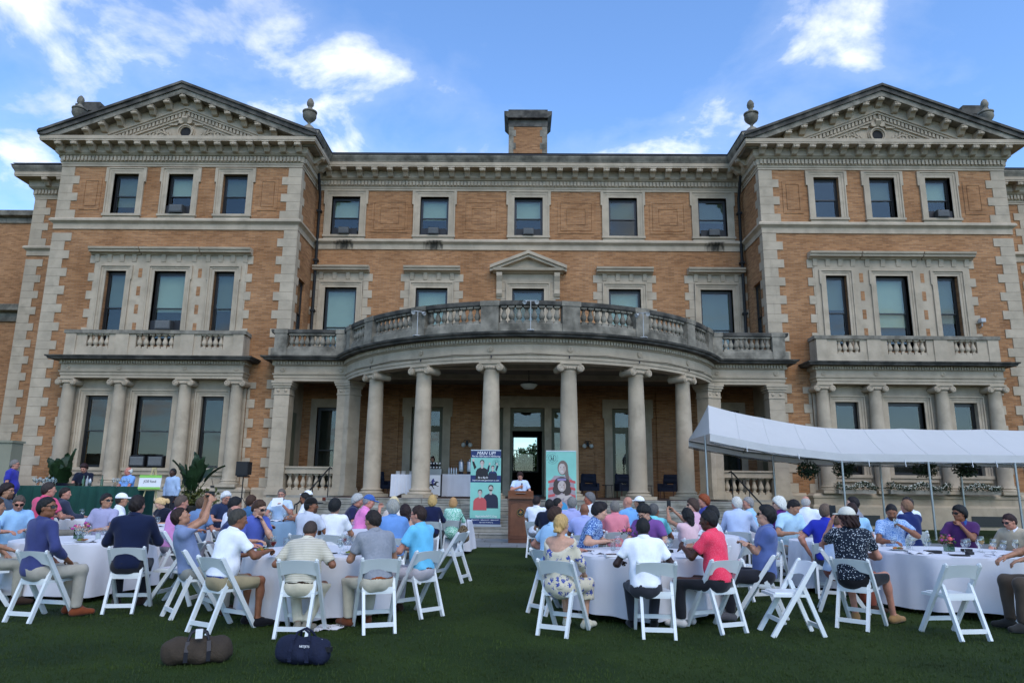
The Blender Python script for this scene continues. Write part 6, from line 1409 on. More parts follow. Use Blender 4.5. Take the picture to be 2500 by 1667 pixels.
def plate(x, y, z, label, food=None, fs=1., seed=0):
    t = thing('dinner_plate', label, 'plate', (x, y, z), 0, 'plates on the dinner tables'); m = MB(); m.lathe([(0, .004), (.085, .004), (.13, .018), (.132, .02), (.085, .0085), (0, .008)], 24); part('dish', m, CHINA, t, 60)
    rs = random.Random(seed)
    for k in range(5 if food else 0):
        f = MB(); f.ell((rs.uniform(-.06, .06), rs.uniform(-.05, .05), .025), (rs.uniform(.02, .045), rs.uniform(.015, .03), rs.uniform(.012, .024)), 8, 6)
        part('food', f, [food, GREENF, ORNG][k % 3] if fs != 1 else food, t, 60)
    return t
def slab(name, label, cat, x, y, z, sx, sy, sz, a, m, group=None):
    b = MB(); b.box(-sx/2, sx/2, -sy/2, sy/2, 0, sz); o = part(name, b, m, None, None, (x, y, z), (0, 0, R(a))); return tag(o, label, cat, group)
def napkin(x, y, z, a, label, s=1.):
    n = 8; vs = []
    for j in range(n+1):
        for i in range(n+1):
            u, v = i/n-.5, j/n-.5; vs.append((u*.3*s+.02*math.sin(v*7), v*.22*s, .012+.014*math.sin(u*11+v*4)+.008*math.sin(v*17)))
    m = MB(); m.add(vs, [(j*(n+1)+i, j*(n+1)+i+1, (j+1)*(n+1)+i+1, (j+1)*(n+1)+i) for j in range(n) for i in range(n)]); o = part('napkin', m, LINEN, None, 180, (x, y, z), (0, 0, R(a))); return tag(o, label, 'napkin', 'white napkins')
def posy(x, y, z, label, rose, seed, tall=.0, full=True):
    rs = random.Random(seed); t = thing('flower_vase', label, 'flowers', (x, y, z), 0, 'table flowers')
    m = MB(); m.box(-.05, .05, -.05, .05, 0, .1); part('vase', m, glass_mat('vase_glass', (.25, .4, .3), .1) if 'vase_glass' not in MATS else MATS['vase_glass'], t)
    g = MB(); leaves(g, 60, lambda: (rs.gauss(0, .06), rs.gauss(0, .06), .11+abs(rs.gauss(0, .05))+tall), .035, rs); tag(part('foliage', g, LEAFG, t), kind='stuff')
    for k in range(9 if full else 3):
        f = MB(); c = (0, -.04, .16+tall) if k == 0 else (rs.gauss(0, .08), rs.gauss(0, .06), .14+rs.random()*.09+tall); r = .045 if k == 0 else rs.uniform(.015, .03)
        for q in range(9): f.ell((c[0]+r*.55*math.cos(q*2.4)*(q/9), c[1]+r*.55*math.sin(q*2.4)*(q/9)-.004*q*0, c[2]+r*.3*(1-q/9)), (r*.5, r*.5, r*.55), 7, 5)
        part('rose' if k == 0 else 'blossom', f, rose if k == 0 else MAGEN, t, 60)
    return t
LEAFG = mat('leaf_green', (.035, .075, .018), .5, (12, .5), spec=.3); LEAFD = mat('dark_leaf', (.018, .042, .014), .45, (6, .5), spec=.35); MAGEN = mat('magenta_petal', (.42, .06, .24), .6); CORAL = mat('coral_petal', (.62, .12, .11), .6); CROTON = mat('croton_leaf', (.10, .10, .02), .5, (18, .6), col2=(.03, .045, .012)); PURPL = mat('purple_leaf', (.035, .018, .022), .6, (12, .5)); WHITEP = mat('white_petal', (.72, .72, .62), .7)
def leaves(mb, n, pos, s, rs, up=.3):
    for _ in range(n):
        p = Vector(pos()); d = Vector((rs.gauss(0, 1), rs.gauss(0, 1), rs.gauss(up, .8))).normalized(); w = d.cross(Vector((rs.gauss(0, 1), rs.gauss(0, 1), rs.gauss(0, 1)))).normalized(); l = s*rs.uniform(.7, 1.4)
        b = p+d*l*.5+w*l*.28; c = p+d*l*.5-w*l*.28; mb.add([p, b, p+d*l, c], [(0, 1, 2, 3)])
tz = .749
ORD = ['first', 'second', 'third', 'fourth', 'fifth', 'sixth', 'seventh', 'eighth', 'ninth', 'tenth']
def tp(tn, ang, r): c = TB[tn]; return c[0]+r*math.sin(R(ang)), c[1]+r*math.cos(R(ang)), c[2]+.002
TN = {'T1': 'far left foreground table', 'T2': 'foreground table behind the bags', 'T3': 'foreground table with red drinks', 'T4': 'flower table at the right'}
for tn, lst in {'T1': [('goblet', 150, .5, None), ('goblet', 170, .25, None), ('goblet', 105, .35, None), ('goblet', 90, .6, None), ('goblet', 220, .55, None), ('goblet', 235, .7, None), ('wine', 190, .12, BEER), ('tumbler', 130, .5, CLOUDY)],
                'T2': [('wine', 95, .3, REDW), ('wine', 300, .3, REDW), ('goblet', 110, .5, None), ('goblet', 140, .55, None), ('goblet', 75, .62, None), ('tumbler', 290, .55, None), ('tumbler', 330, .5, BEER), ('goblet', 60, .35, None), ('tumbler', 345, .25, None)],
                'T3': [('tumbler', 195, .42, REDD), ('tumbler', 185, .52, REDD), ('tumbler', 165, .3, BEER), ('goblet', 110, .35, None), ('goblet', 95, .55, None), ('goblet', 80, .4, None), ('goblet', 330, .5, None), ('goblet', 60, .2, None), ('tumbler', 300, .4, None), ('tumbler', 100, .7, CLOUDY)],
                'T4': [('goblet', 300, .72, None), ('goblet', 285, .5, None), ('goblet', 265, .35, None), ('goblet', 175, .25, None), ('goblet', 100, .2, None), ('wine', 120, .35, BEER), ('goblet', 125, .6, None), ('goblet', 95, .55, None), ('goblet', 100, .8, None), ('tumbler', 310, .55, None), ('goblet', 90, .38, None)]}.items():
    lst = sorted(lst, key=lambda q: (tp(tn, q[1], q[2])[0]+.368)/tp(tn, q[1], q[2])[1]); cnt = {}
    for kd, an, r, fl in lst:
        x, y, z = tp(tn, an, r)
        w = {None: 'clear stemmed water goblet', BEER: 'glass of amber beer', REDW: 'glass of red wine', REDD: 'tumbler of red punch', CLOUDY: 'tall tumbler of cloudy lemonade'}[fl]
        if kd == 'tumbler' and fl is None: w = 'clear water tumbler'
        cnt[w] = cnt.get(w, 0)+1; tot = sum(1 for q in lst if (q[0], q[3]) == (kd, fl))
        drink(kd, x, y, z, w+(', %s from left,' % ORD[cnt[w]-1] if tot > 1 else '')+' on the '+TN[tn], fl)
for tn, an, r, fd, sd, lb in (('T1', 150, .68, FOOD, 1, 'white plate of leftovers beside the navy pullover'), ('T1', 95, .72, ORNG, 2, 'white plate before the lavender striped polo'), ('T2', 132, .72, FOOD, 3, 'white plate of roast meat before the grey polo'), ('T2', 250, .72, GREENF, 4, 'white plate of salad before the white polo'),
                              ('T2', 190, .7, GREENF, 9, 'white plate under the bowed tan striped shirt'), ('T3', 215, .66, None, 5, 'white plate with knife beside the floral dress'), ('T4', 275, .72, FOOD, 6, 'plate of bread at the left of the flower table'), ('T4', 105, .86, ORNG, 7, 'plate of orange food at the right edge'), ('T8', 190, .45, FOOD, 8, 'plate on the blue cloth table')):
    x, y, z = tp(tn, an, r); plate(x, y, z, lb, fd, 0, sd)
x, y, z = tp('T1', 280, .1); posy(x, y, z, 'small pink posy on the far left foreground table', CORAL, 1)
x, y, z = tp('T3', 335, .3); posy(x, y, z, 'single red rose in front of the purple polo', CORAL, 2, .1, False)
x, y, z = tp('T4', 260, .05); posy(x, y, z, 'pink rose posy in a green vase on the right table', CORAL, 3)
x, y, z = tp('T6', 140, .45); posy(x, y, z, 'red posy on the table beside the pink polo', mat('red_petal', (.4, .02, .04), .6), 4)
for i, (tn, an, r, a, sx, sy, lb) in enumerate((('T3', 200, .8, 12, .15, .1, 'small black box beside the red punch'), ('T4', 232, .62, -5, .19, .11, 'flat black carton at the left of the flower table'), ('T4', 190, .55, 15, .09, .06, 'tiny black card box before the pink posy'), ('T4', 100, .18, 0, .12, .08, 'black box behind the flower table goblets'), ('T3', 88, .3, 20, .2, .14, 'black box beside the coral polo'), ('T4', 118, .85, 25, .3, .05, 'black folded umbrella on the right table'))):
    x, y, z = tp(tn, an, r); slab('card_box', lb, 'box', x, y, z, sx, sy, .035, a, BLK)
x, y, z = tp('T3', 214, .86); b = slab('notebook', 'cream notebook with black phone lying on it', 'notebook', x, y, z, .16, .1, .025, 8, PAPER); m = MB(); m.box(-.07, .07, -.035, .035, .0255, .034); part('phone', m, BLKG, b)
for i, (tn, an, r, a) in enumerate((('T1', 135, .75, 20), ('T2', 100, .75, -20), ('T4', 240, .8, 10), ('T4', 150, .7, -15), ('T1', 60, .6, 40), ('T3', 245, .6, 15))):
    x, y, z = tp(tn, an, r); napkin(x, y, z, a, 'crumpled white napkin on the %s, number %s side' % (TN[tn], 'near') if False else ['white napkin beside the leftovers plate', 'white napkin beside the grey polo', 'white napkin at the left of the flower table', 'white napkin below the goblets on the flower table', 'white napkin before the lavender polo', 'white napkin under the floral shirt\'s hand'][i])
for tn in ('T5', 'T6', 'T8', 'T11', 'T12', 'T13', 'T14', 'T15', 'T10'):
    for k, (an, r) in enumerate(((170, .35), (215, .5), (130, .5), (80, .4))):
        x, y, z = tp(tn, an, r)
        drink('goblet' if k < 3 else 'tumbler', x, y, z, ['stemmed water glass nearest the camera', 'stemmed water glass at the left', 'stemmed water glass at the right', 'water tumbler'][k]+' on the '+{'T5': 'table before the blonde ponytail', 'T6': 'table beyond the white shirts', 'T8': 'blue cloth table', 'T11': 'table beyond the coral stripes', 'T12': 'table by the long dark hair', 'T13': 'table beside the curly white hair', 'T14': 'writing table', 'T15': 'table beyond the blue striped polo', 'T10': 'table beyond the rose pink polo'}[tn], None, 'water_glass', 'glasses on the dinner tables')
    x, y, z = tp(tn, 150, .25); napkin(x, y, z, 30, 'white napkin on the '+{'T5': 'table before the blonde ponytail', 'T6': 'table beyond the white shirts', 'T8': 'blue cloth table', 'T11': 'table beyond the coral stripes', 'T12': 'table by the long dark hair', 'T13': 'table beside the curly white hair', 'T14': 'writing table', 'T15': 'table beyond the blue striped polo', 'T10': 'table beyond the rose pink polo'}[tn])
napkin(-2.5, 8.45, .0, 30, 'white napkin dropped on the grass by the tan striped shirt', 1.2)
for i, (tn, an, r, a, sx, sy, lb, mt) in enumerate((('T1', 160, .75, 30, .2, .14, 'white programme card at the near edge of the far left table', PAPER), ('T1', 115, .2, -10, .2, .14, 'white programme card by the posy on the far left table', PAPER), ('T2', 85, .55, 12, .2, .14, 'white programme card behind the red wine', PAPER), ('T2', 120, .8, -30, .2, .14, 'white programme card beside the grey polo', PAPER), ('T2', 150, .45, 60, .08, .16, 'black phone lying before the tan striped shirt', BLKG),
        ('T3', 120, .75, 15, .2, .14, 'white programme card before the coral polo', PAPER), ('T3', 150, .8, -20, .2, .14, 'white programme card beside the shaved head', PAPER), ('T3', 275, .7, 40, .08, .16, 'black phone lying before the light blue polo', BLKG), ('T4', 205, .8, -8, .2, .14, 'dark leaflet at the near edge of the flower table', BLK), ('T4', 165, .85, 20, .22, .15, 'white programme card near the empty chair', PAPER), ('T4', 140, .5, -35, .2, .14, 'white programme card among the goblets at the right', PAPER), ('T4', 250, .45, 25, .16, .03, 'dark spectacle case left of the posy', BLK))):
    x, y, z = tp(tn, an, r); slab('programme_card' if mt is PAPER else 'table_item', lb, 'card' if mt is PAPER else 'item', x, y, z, sx, sy, .003 if mt is PAPER else .012, a, mt)
for tn, an, r, a, lb in (('T1', 150, .86, 20, 'fork beside the leftovers plate'), ('T2', 132, .9, -30, 'fork beside the roast meat plate'), ('T3', 222, .84, 30, 'knife beside the floral dress plate'), ('T4', 182, .8, 80, 'knife at the near edge of the flower table'), ('T4', 215, .6, 60, 'fork left of the pink posy')):
    x, y, z = tp(tn, an, r); m = MB(); m.bar((-.09, 0, .004), (.02, 0, .004), .008, .004); m.bar((.02, 0, .004), (.09, 0, .006), .018, .003); tag(part('cutlery', m, METAL, None, None, (x, y, z), (0, 0, R(a))), 'steel '+lb, 'cutlery')
# held things
def held_phone(k, s, dz=.03, lb=''):
    i = I[k]; h = i['hands']; p = (h[-1]+h[1])/2 if s == 0 else h[s]; w = i['world'](p+V(0, 0, dz)); a = i['a']+(math.degrees(math.atan2(i['fwd'][0], i['fwd'][1])))
    land = k == 'p6'
    if land: a -= 40
    sx, sz = (.15, .075) if land else (.075, .15)
    m = MB(); m.box(-sx/2, sx/2, -.004, .004, -sz/2, sz/2); o = part('phone', m, BLKG, None, None, w, (0, 0, -R(a))); tag(o, lb, 'phone')
    c = MB(); c.box(sx/2-.03, sx/2-.008, .0041, .007, sz/2-.03, sz/2-.008); part('camera_bump', c, BLK, o); f = MB(); f.box(-sx/2+.004, sx/2-.004, -.0052, -.0041, -sz/2+.005, sz/2-.005); part('screen', f, mat('phone_screen', (.02, .025, .03), .1), o)
held_phone('p6', 0, .02, 'black phone held up by the grey blue polo'); held_phone('p56', 0, .05, 'black phone raised by the long dark hair'); held_phone('p68', -1, .06, 'black phone held by the cream cap')
w = I['p7']['world'](I['p7']['hands'][1]+V(.0, .015, -.07)); drink('wine', w[0], w[1], w[2], 'glass of red wine held by the white polo', REDW)
w = I['p71']['world'](I['p71']['hands'][-1]+V(.02, .02, -.06)); drink('tumbler', w[0], w[1], w[2], 'water tumbler held to the mouth by the beard', None)
w = I['p22']['world'](I['p22']['hands'][-1]+V(.08, .02, .02)); m = MB(); m.prism([(-.13, -.1), (.13, -.06), (.12, .12), (-.12, .1)], -.002, .002); tag(part('paper_sheet', m, PAPER, None, None, w, (R(-15), 0, 0)), 'white sheet read at the blue cloth table', 'paper')
x, y, z = tp('T8', 175, .74); m = MB(); m.add([(-.14, 0, .01), (.14, 0, .01), (.16, -.12, -.02), (-.15, -.12, -.02), (.03, -.16, -.32)], [(0, 3, 2, 1), (3, 4, 2)]); tag(part('napkin', m, LINEN, None, None, (x, y, z)), 'white napkin hanging over the blue cloth edge', 'napkin', 'white napkins')
i = I['sp']; hd = i['hands'][1]; up_ = i['head']; p0 = hd+V(0, .0, -.09); p1 = hd+V(0, .012, .07)
m = MB(); m.tube([i['world'](p0), i['world'](p1)], [.013, .017], 10); mic = part('microphone', m, BLK, None, 60); tag(mic, 'black handheld microphone at the speaker\'s mouth', 'microphone'); m = MB(); m.ell(i['world'](hd+V(0, .015, .085)), (.024, .024, .026), 10, 7); part('grille', m, METAL, mic, 60)
# ---- bags on the grass -------------------------------------------------------------
def duffel(name, label, x, y, a, L_, rr, m0, m1, soft=0.):
    t = thing(name, label, 'bag', (x, y, 0), a)
    pr = [cap(V(-L_/2+rr, 0, rr*.92), V(L_/2-rr, 0, rr*.88), rr, rr*.96, .03), elp(V(0, 0, rr*.55), V(L_/2-.01, rr*1.05, rr*.55), None, .05), cap(V(-L_/2+.05, -.02, rr*1.5), V(L_/2-.06, .02, rr*1.35), rr*.35, rr*.3, .06)]
    P_, F_ = polygonise(pr, .012, [(V(0, 0, -1), 0.)], .011, soft); me = join_mesh('bag_body', [(P_, F_, 0)]); me.materials.append(m0); o = ob('bag_body', me, t)
    for s in (-1, 1):
        b = MB(); pts = [(s*L_*.16, -rr*1.03, .03), (s*L_*.16, -rr*1.04, rr), (s*L_*.15, -rr*.75, rr*1.75)]; pts2 = [(s*L_*.16, rr*1.03, .03), (s*L_*.16, rr*1.04, rr), (s*L_*.15, rr*.75, rr*1.75)]
        for q in (pts, pts2):
            b = MB()
            for u, v in zip(q[:-1], q[1:]): b.bar(u, v, .035, .012, (0, 1, 0))
            part('strap', b, m1, t)
    for s in (-1, 1):
        b = MB(); b.tube([(-L_*.15, s*rr*.7, rr*1.75), (-L_*.11, s*rr*.35, rr*2.3), (0, s*rr*.2, rr*2.55), (L_*.11, s*rr*.3, rr*2.25), (L_*.15, s*rr*.7, rr*1.75)], .011, 8); part('handle', b, m1, t, 60)
    b = MB(); b.tube([(-L_*.36, 0, rr*1.86), (L_*.34, 0, rr*1.76)], .006, 6); part('zip', b, METAL, t)
    return t
TXT = {}
def text(body, size, mt, parent, loc, rot=(math.pi/2, 0, 0), align='CENTER', shear=0., depth=.0006, width=None, name='lettering'):
    k = (body, size, mt.name, align, shear, depth, width)
    if k not in TXT:
        c = bpy.data.curves.new('text', 'FONT'); c.body = body; c.size = size; c.align_x = align; c.shear = shear; c.extrude = depth; c.resolution_u = 2; c.offset = size*.012
        o = bpy.data.objects.new('text', c); me = bpy.data.meshes.new_from_object(o); bpy.data.objects.remove(o)
        me.materials.clear(); me.materials.append(mt)
        if width:
            xs_ = [v.co.x for v in me.vertices]; q = width/max(1e-6, max(xs_)-min(xs_))
            for v in me.vertices: v.co.x *= q
        TXT[k] = me
    return ob(name, TXT[k], parent, loc, rot)
OLIVE = mat('brown_canvas', (.048, .034, .022), .85, (8, .3), (60, .4)); LEATH = mat('dark_leather', (.012, .012, .018), .45); NAVYC = mat('navy_canvas', (.008, .012, .035), .85, (8, .3), (60, .4))
d1 = duffel('duffel_bag', 'brown canvas duffel bag with dark straps on the grass', -3.25, 6.8, -22, .58, .112, OLIVE, LEATH)
m = MB(); m.box(-.03, .03, -.10, -.094, .22, .3); part('name_tag', m, PAPER, d1)
d2 = duffel('duffel_bag', 'navy canvas duffel bag with white lettering on the grass', -2.30, 6.84, 8, .50, .115, NAVYC, NAVYC, 2.)
text('NETJETS', .026, PAPER, d2, (.05, -.119, .155), (R(80), 0, 0))
m = MB(); m.box(.2, .27, -.05, .0, .11, .15); part('tripod_foot', m, BLK, d2)
hb = thing('handbag', 'patterned tan handbag hanging behind the mint green dress', 'bag', (-1.62, 16.55, .06)); pr = [elp(V(0, 0, .48), V(.13, .07, .2), None, .03), cap(V(-.08, 0, .38), V(.08, 0, .38), .06, .06, .04)]
P_, F_ = polygonise(pr, .015, (), .004); me = join_mesh('bag_body', [(P_, F_, 0)]); me.materials.append(cloth('#7a6a52', 'floral', '#3a2e22', .8)); ob('bag_body', me, hb); m = MB(); m.tube([(-.09, 0, .6), (-.07, -.03, .8), (0, -.04, .9), (.07, -.03, .8), (.09, 0, .6)], .01, 6); part('strap', m, LEATH, hb, 60)
# ---- lectern ------------------------------------------------------------------------
WOOD = mat('lectern_wood', (.17, .062, .026), .4, (2.5, .35), (30, .08), spec=.4); WOODD = mat('lectern_wood_dark', (.11, .04, .018), .45, (2.5, .35))
lc = thing('lectern', 'dark wooden lectern with round gold emblem on the paving', 'lectern', (-.32, 20.75, .078)); 
m = MB(); m.box(-.31, .31, -.2, .24, .09, 1.2); part('cabinet', m, WOOD, lc); m = MB(); m.box(-.345, .345, -.24, .27, 0, .09); part('plinth', m, WOODD, lc)
m = MB(); m.prismx([(-.27, 1.2), (.3, 1.2), (.3, 1.42), (.26, 1.42), (-.27, 1.26)], -.36, .36); part('desk_top', m, WOOD, lc)
m = MB(); m.box(-.35, -.29, -.215, -.195, .1, 1.19); m.box(.29, .35, -.215, -.195, .1, 1.19); m.box(-.289, .289, -.213, -.195, .1, .2); m.prism([(-.289, 1.19), (-.289, 1.02), (-.2, 1.08), (0, 1.11), (.2, 1.08), (.289, 1.02), (.289, 1.19)], -.213, -.195); part('front_frame', m, WOODD, lc)
for k in range(5): m = MB(); m.box(-.28+.113*k, -.28+.113*k+.105, -.206, -.196, .2, 1.1); part('board', m, WOOD, lc)
GOLD = mat('gold_paint', (.42, .26, .06), .35, metal=.6); EMB = mat('emblem_black', (.012, .012, .012), .5)
m = MB(); m.prism([(.105*math.cos(i*math.pi/14), .83+.105*math.sin(i*math.pi/14)) for i in range(28)], -.226, -.207); em = part('emblem', m, EMB, lc)
m = MB(); m.tube([(.1*math.cos(i*math.pi/14), -.227, .83+.1*math.sin(i*math.pi/14)) for i in range(29)], .007, 6); part('ring', m, GOLD, em, 60)
HORSE = [(-1.0, .12), (-.78, .05), (-.55, .12), (-.2, .1), (.15, .16), (.42, .42), (.55, .52), (.68, .5), (.95, .36), (.98, .26), (.82, .26), (.66, .3), (.55, .12), (.5, -.1), (.72, -.3), (.95, -.28), (1.0, -.36), (.78, -.44), (.52, -.3), (.3, -.22), (.1, -.25), (-.12, -.25), (-.05, -.45), (.14, -.7), (.22, -.82), (.1, -.86), (-.1, -.6), (-.28, -.42), (-.45, -.25), (-.7, -.45), (-.95, -.62), (-1.05, -.58), (-.85, -.35), (-.62, -.1), (-.72, .0)]
RIDER = [(-.3, .1), (-.38, .42), (-.3, .72), (-.12, .95), (.02, 1.0), (.12, .9), (.06, .78), (.2, .6), (.45, .42), (.42, .34), (.12, .46), (.0, .36), (.06, .12), (.2, -.1), (.1, -.16), (-.06, .0)]
def polo(parent, x, z, s, y, m1, m2, name='polo_emblem'):
    h = MB(); h.prism([(x+p*s, z+q*s) for p, q in HORSE], y-.001, y); o = part(name, h, m1, parent)
    h = MB(); h.prism([(x+p*s, z+q*s) for p, q in RIDER], y-.0025, y-.0012); part('rider', h, m2, o)
    h = MB(); h.bar((x-.3*s, y-.003, z+.55*s), (x-.8*s, y-.003, z+.15*s), .002, .06*s); part('mallet', h, m1, o)
polo(lc, 0, .83, .062, -.2265, GOLD, mat('emblem_red', (.4, .08, .03), .5))
m = MB(); m.box(-.14, .14, -.12, .12, 1.35, 1.352); pp = part('notes', m, PAPER, lc, None, (0, 0, -.0), (0, 0, 0))
# ---- roll-up banners -------------------------------------------------------------------
NAVB = mat('banner_navy', (.018, .035, .115), .6); MINT = mat('banner_mint', (.24, .56, .47), .6, (.8, .18)); WHT = mat('banner_white', (.75, .75, .75), .6); ALU = mat('banner_alu', (.5, .5, .52), .35, metal=.8)
PB, PS, PT, PRD, PNV, PHD, PGR = [mat('print_'+n, c, .6) for n, c in (('black', (.018, .018, .02)), ('skin', (.50, .42, .38)), ('tan', (.42, .31, .26)), ('red', (.50, .09, .09)), ('navy', (.02, .025, .05)), ('hair', (.06, .045, .04)), ('grey', (.28, .26, .28)))]
def poly(parent, pts, y, m, name='print'):
    b = MB(); b.prism(pts, y-.0006, y); return part(name, b, m, parent)
def oval(cx, cz, rx, rz, n=18, a0=0, a1=6.2832): return [(cx+rx*math.cos(a0+(a1-a0)*i/n), cz+rz*math.sin(a0+(a1-a0)*i/n)) for i in range(n)]
def bust(par, cx, cz, s, top, skin, hair, y, wide=1., neck=True, longhair=None):
    """printed head and shoulders; cz = chin height"""
    if longhair: poly(par, longhair, y, hair)
    poly(par, [(cx-.85*s*wide, cz-1.9*s), (cx-.8*s*wide, cz-.75*s), (cx-.62*s*wide, cz-.42*s), (cx-.2*s, cz-.22*s), (cx+.2*s, cz-.22*s), (cx+.62*s*wide, cz-.42*s), (cx+.8*s*wide, cz-.75*s), (cx+.85*s*wide, cz-1.9*s)], y-.0008, top)
    poly(par, [(cx-.14*s, cz-.36*s), (cx+.14*s, cz-.36*s), (cx+.13*s, cz+.1*s), (cx-.13*s, cz+.1*s)], y-.0016, skin)
    if not longhair: poly(par, oval(cx, cz+.42*s, .3*s, .36*s), y-.0016, hair)
    poly(par, oval(cx, cz+.3*s, .25*s, .33*s), y-.0024, skin)
    poly(par, oval(cx, cz+.62*s, .27*s, .13*s, 12, 0, math.pi), y-.0032, hair)
    for q in (-1, 1): poly(par, oval(cx+q*.1*s, cz+.36*s, .035*s, .018*s, 8), y-.0032, PB)
    poly(par, oval(cx, cz+.15*s, .08*s, .025*s, 10, math.pi, 6.2832), y-.0032, WHT); poly(par, oval(cx+.15*s, cz+.3*s, .07*s, .24*s), y-.0027, PT)
    poly(par, [(cx-.03*s, cz+.24*s), (cx+.03*s, cz+.24*s), (cx, cz+.36*s)], y-.003, PT)
def stand(x, label, W, H_, y=22.9, z=.39):
    t = thing('banner_stand', label, 'banner', (x, y, z)); m = MB(); m.box(-W/2-.03, W/2+.03, -.1, .1, 0, .07); part('cassette', m, ALU, t); m = MB(); m.box(-W/2, W/2, -.012, .012, H_-.03, H_); part('top_rail', m, ALU, t)
    m = MB(); m.tube([(0, .05, .07), (0, .015, H_-.02)], .012, 6); part('support_pole', m, ALU, t); m = MB(); m.box(-W/2, W/2, -.003, 0, .06, H_-.02); s = part('sheet', m, MINT, t); return t, s
def logo(par, cx, cz, r, y, mt, words):
    b = MB(); b.tube([(cx+r*.62*math.cos(i*.2244), y, cz+r*.62*math.sin(i*.2244)) for i in range(29)], r*.03, 5); part('logo_ring', b, mt, par)
    for q in (-1, 1):
        poly(par, [(cx+q*r*.08, cz+r*.1), (cx+q*r*.3, cz+r*.2), (cx+q*r*.2, cz-.1*r), (cx+q*r*.34, cz-r*.42), (cx+q*r*.22, cz-r*.42), (cx+q*r*.1, cz-r*.15), (cx+q*r*.04, cz-r*.4), (cx-q*r*.0, cz-r*.4)], y-.001, mt, 'logo_figure'); poly(par, oval(cx+q*r*.2, cz+r*.32, r*.08, r*.09, 10), y-.001, mt, 'logo_figure')
    n = len(words)
    for i, c_ in enumerate(words):
        if c_ == ' ': continue
        a = R(200-i*(400-40)/n); text(c_, r*.2, mt, par, (cx+r*.86*math.cos(a), y-.001, cz+r*.86*math.sin(a)), (math.pi/2, R(90)-a if False else -(a-math.pi/2), 0), depth=.0003, name='logo_letter')
W1, H1 = .96, 2.37
bl, sh = stand(-1.43, 'navy and mint roll-up banner reading MAN UP left of the lectern', W1, H1); y0 = -.0035
for a, b in ((H1-.25, H1-.03), (H1-1.02, H1-.8), (.07, .24)): poly(sh, [(-W1/2, a), (W1/2, a), (W1/2, b), (-W1/2, b)], y0, NAVB)
text('MAN UP!', .15, WHT, sh, (0, y0-.001, H1-.155), shear=.25, width=.6); text('Put the MEN back in MENtoring', .07, WHT, sh, (0, y0-.001, H1-.225), shear=.2, width=.9)
text('Be a Big Brother', .075, WHT, sh, (0, y0-.001, H1-.89), shear=.2, width=.5); text('Inspire the next generation of men', .06, WHT, sh, (0, y0-.001, H1-.97), shear=.2, width=.84)
bust(sh, -.12, H1-.5, .24, PB, PS, PHD, y0, 1.0); bust(sh, .22, H1-.62, .17, PNV, PS, PHD, y0-.004, 1.0)
poly(sh, [(-.36, H1-.62), (-.42, H1-.45), (-.44, H1-.36), (-.38, H1-.36), (-.3, H1-.55)], y0-.003, PB); poly(sh, oval(-.4, H1-.33, .035, .05, 8), y0-.004, PS); poly(sh, [(.02, H1-.68), (.08, H1-.5), (.13, H1-.45), (.1, H1-.7)], y0-.006, PNV); poly(sh, oval(.12, H1-.44, .03, .045, 8), y0-.007, PS)
poly(sh, [(.34, H1-.68), (.4, H1-.52), (.36, H1-.46), (.3, H1-.62)], y0-.006, PNV); poly(sh, oval(.35, H1-.45, .03, .045, 8), y0-.007, PS); text('OLD NAVY', .045, mat('print_blue', (.03, .07, .3), .6), sh, (.22, y0-.0065, H1-.72))
poly(sh, [(-W1/2, H1-.8), (W1/2, H1-.8), (W1/2, H1-.799), (-W1/2, H1-.799)], y0-.008, NAVB)
bust(sh, .17, H1-1.3, .27, PNV, PS, PHD, y0, 1.05); bust(sh, -.17, H1-1.42, .24, PRD, PS, PHD, y0-.004, 1.05)
for q in ((.17, .27, H1-1.3),): poly(sh, oval(q[0], q[2]+.07, .06, .06, 12, math.pi, 6.2832), y0-.0035, PHD)
for a, b in ((.24, .26),): poly(sh, [(-W1/2, .07), (W1/2, .07), (W1/2, .25), (-W1/2, .25)], y0-.009, NAVB)
text('BigsLittlesNYC.Org', .085, WHT, sh, (0.03, y0-.0095, .285), width=.66); text('@BigsLittlesNYC   f @BigsLittlesNYC   @BigsLittlesNYC', .04, WHT, sh, (0, y0-.0095, .19), width=.88); text('Bigs & Littles NYC Mentoring', .04, WHT, sh, (.04, y0-.0095, .115), width=.42)
logo(sh, .33, H1-.4, .13, y0-.001, PNV, 'BIGS&LITTLES NYC MENTORING ')
br_, sh = stand(.96, 'mint roll-up banner with a printed woman and child right of the lectern', W1, H1)
logo(sh, -.28, H1-.24, .19, y0, PNV, 'BIGS&LITTLES NYC MENTORING ')
STR = mat('print_sweater', (.34, .27, .29), .6)
poly(sh, [(-.4, .55), (-.42, 1.0), (-.36, 1.4), (-.22, 1.58), (.25, 1.58), (.4, 1.4), (.46, 1.0), (.46, .55)], y0, STR)
for zz in (1.42, 1.2, .98): poly(sh, [(-.41, zz), (-.2, zz+.05), (-.2, zz-.03), (-.41, zz-.08)], y0-.001, PRD); poly(sh, [(.45, zz), (.26, zz+.05), (.26, zz-.03), (.45, zz-.08)], y0-.001, PRD)
HR = mat('print_light_hair', (.17, .12, .10), .6)
poly(sh, oval(.05, 1.83, .165, .23), y0-.0015, HR); poly(sh, [(.1, 1.95), (.2, 1.9), (.26, 1.45), (.2, 1.4), (.12, 1.6)], y0-.0016, HR)
poly(sh, oval(.03, 1.8, .115, .17), y0-.0024, PS)
for q in (-1, 1): poly(sh, oval(.03+q*.05, 1.84, .018, .009, 8), y0-.003, PB)
poly(sh, oval(.03, 1.725, .036, .013, 10, math.pi, 6.2832), y0-.003, WHT); poly(sh, [(.015, 1.76), (.045, 1.76), (.03, 1.83)], y0-.003, PT); poly(sh, oval(.03, 1.95, .12, .07, 14, 0, math.pi), y0-.0032, HR); poly(sh, oval(.1, 1.8, .03, .12), y0-.0027, PT)
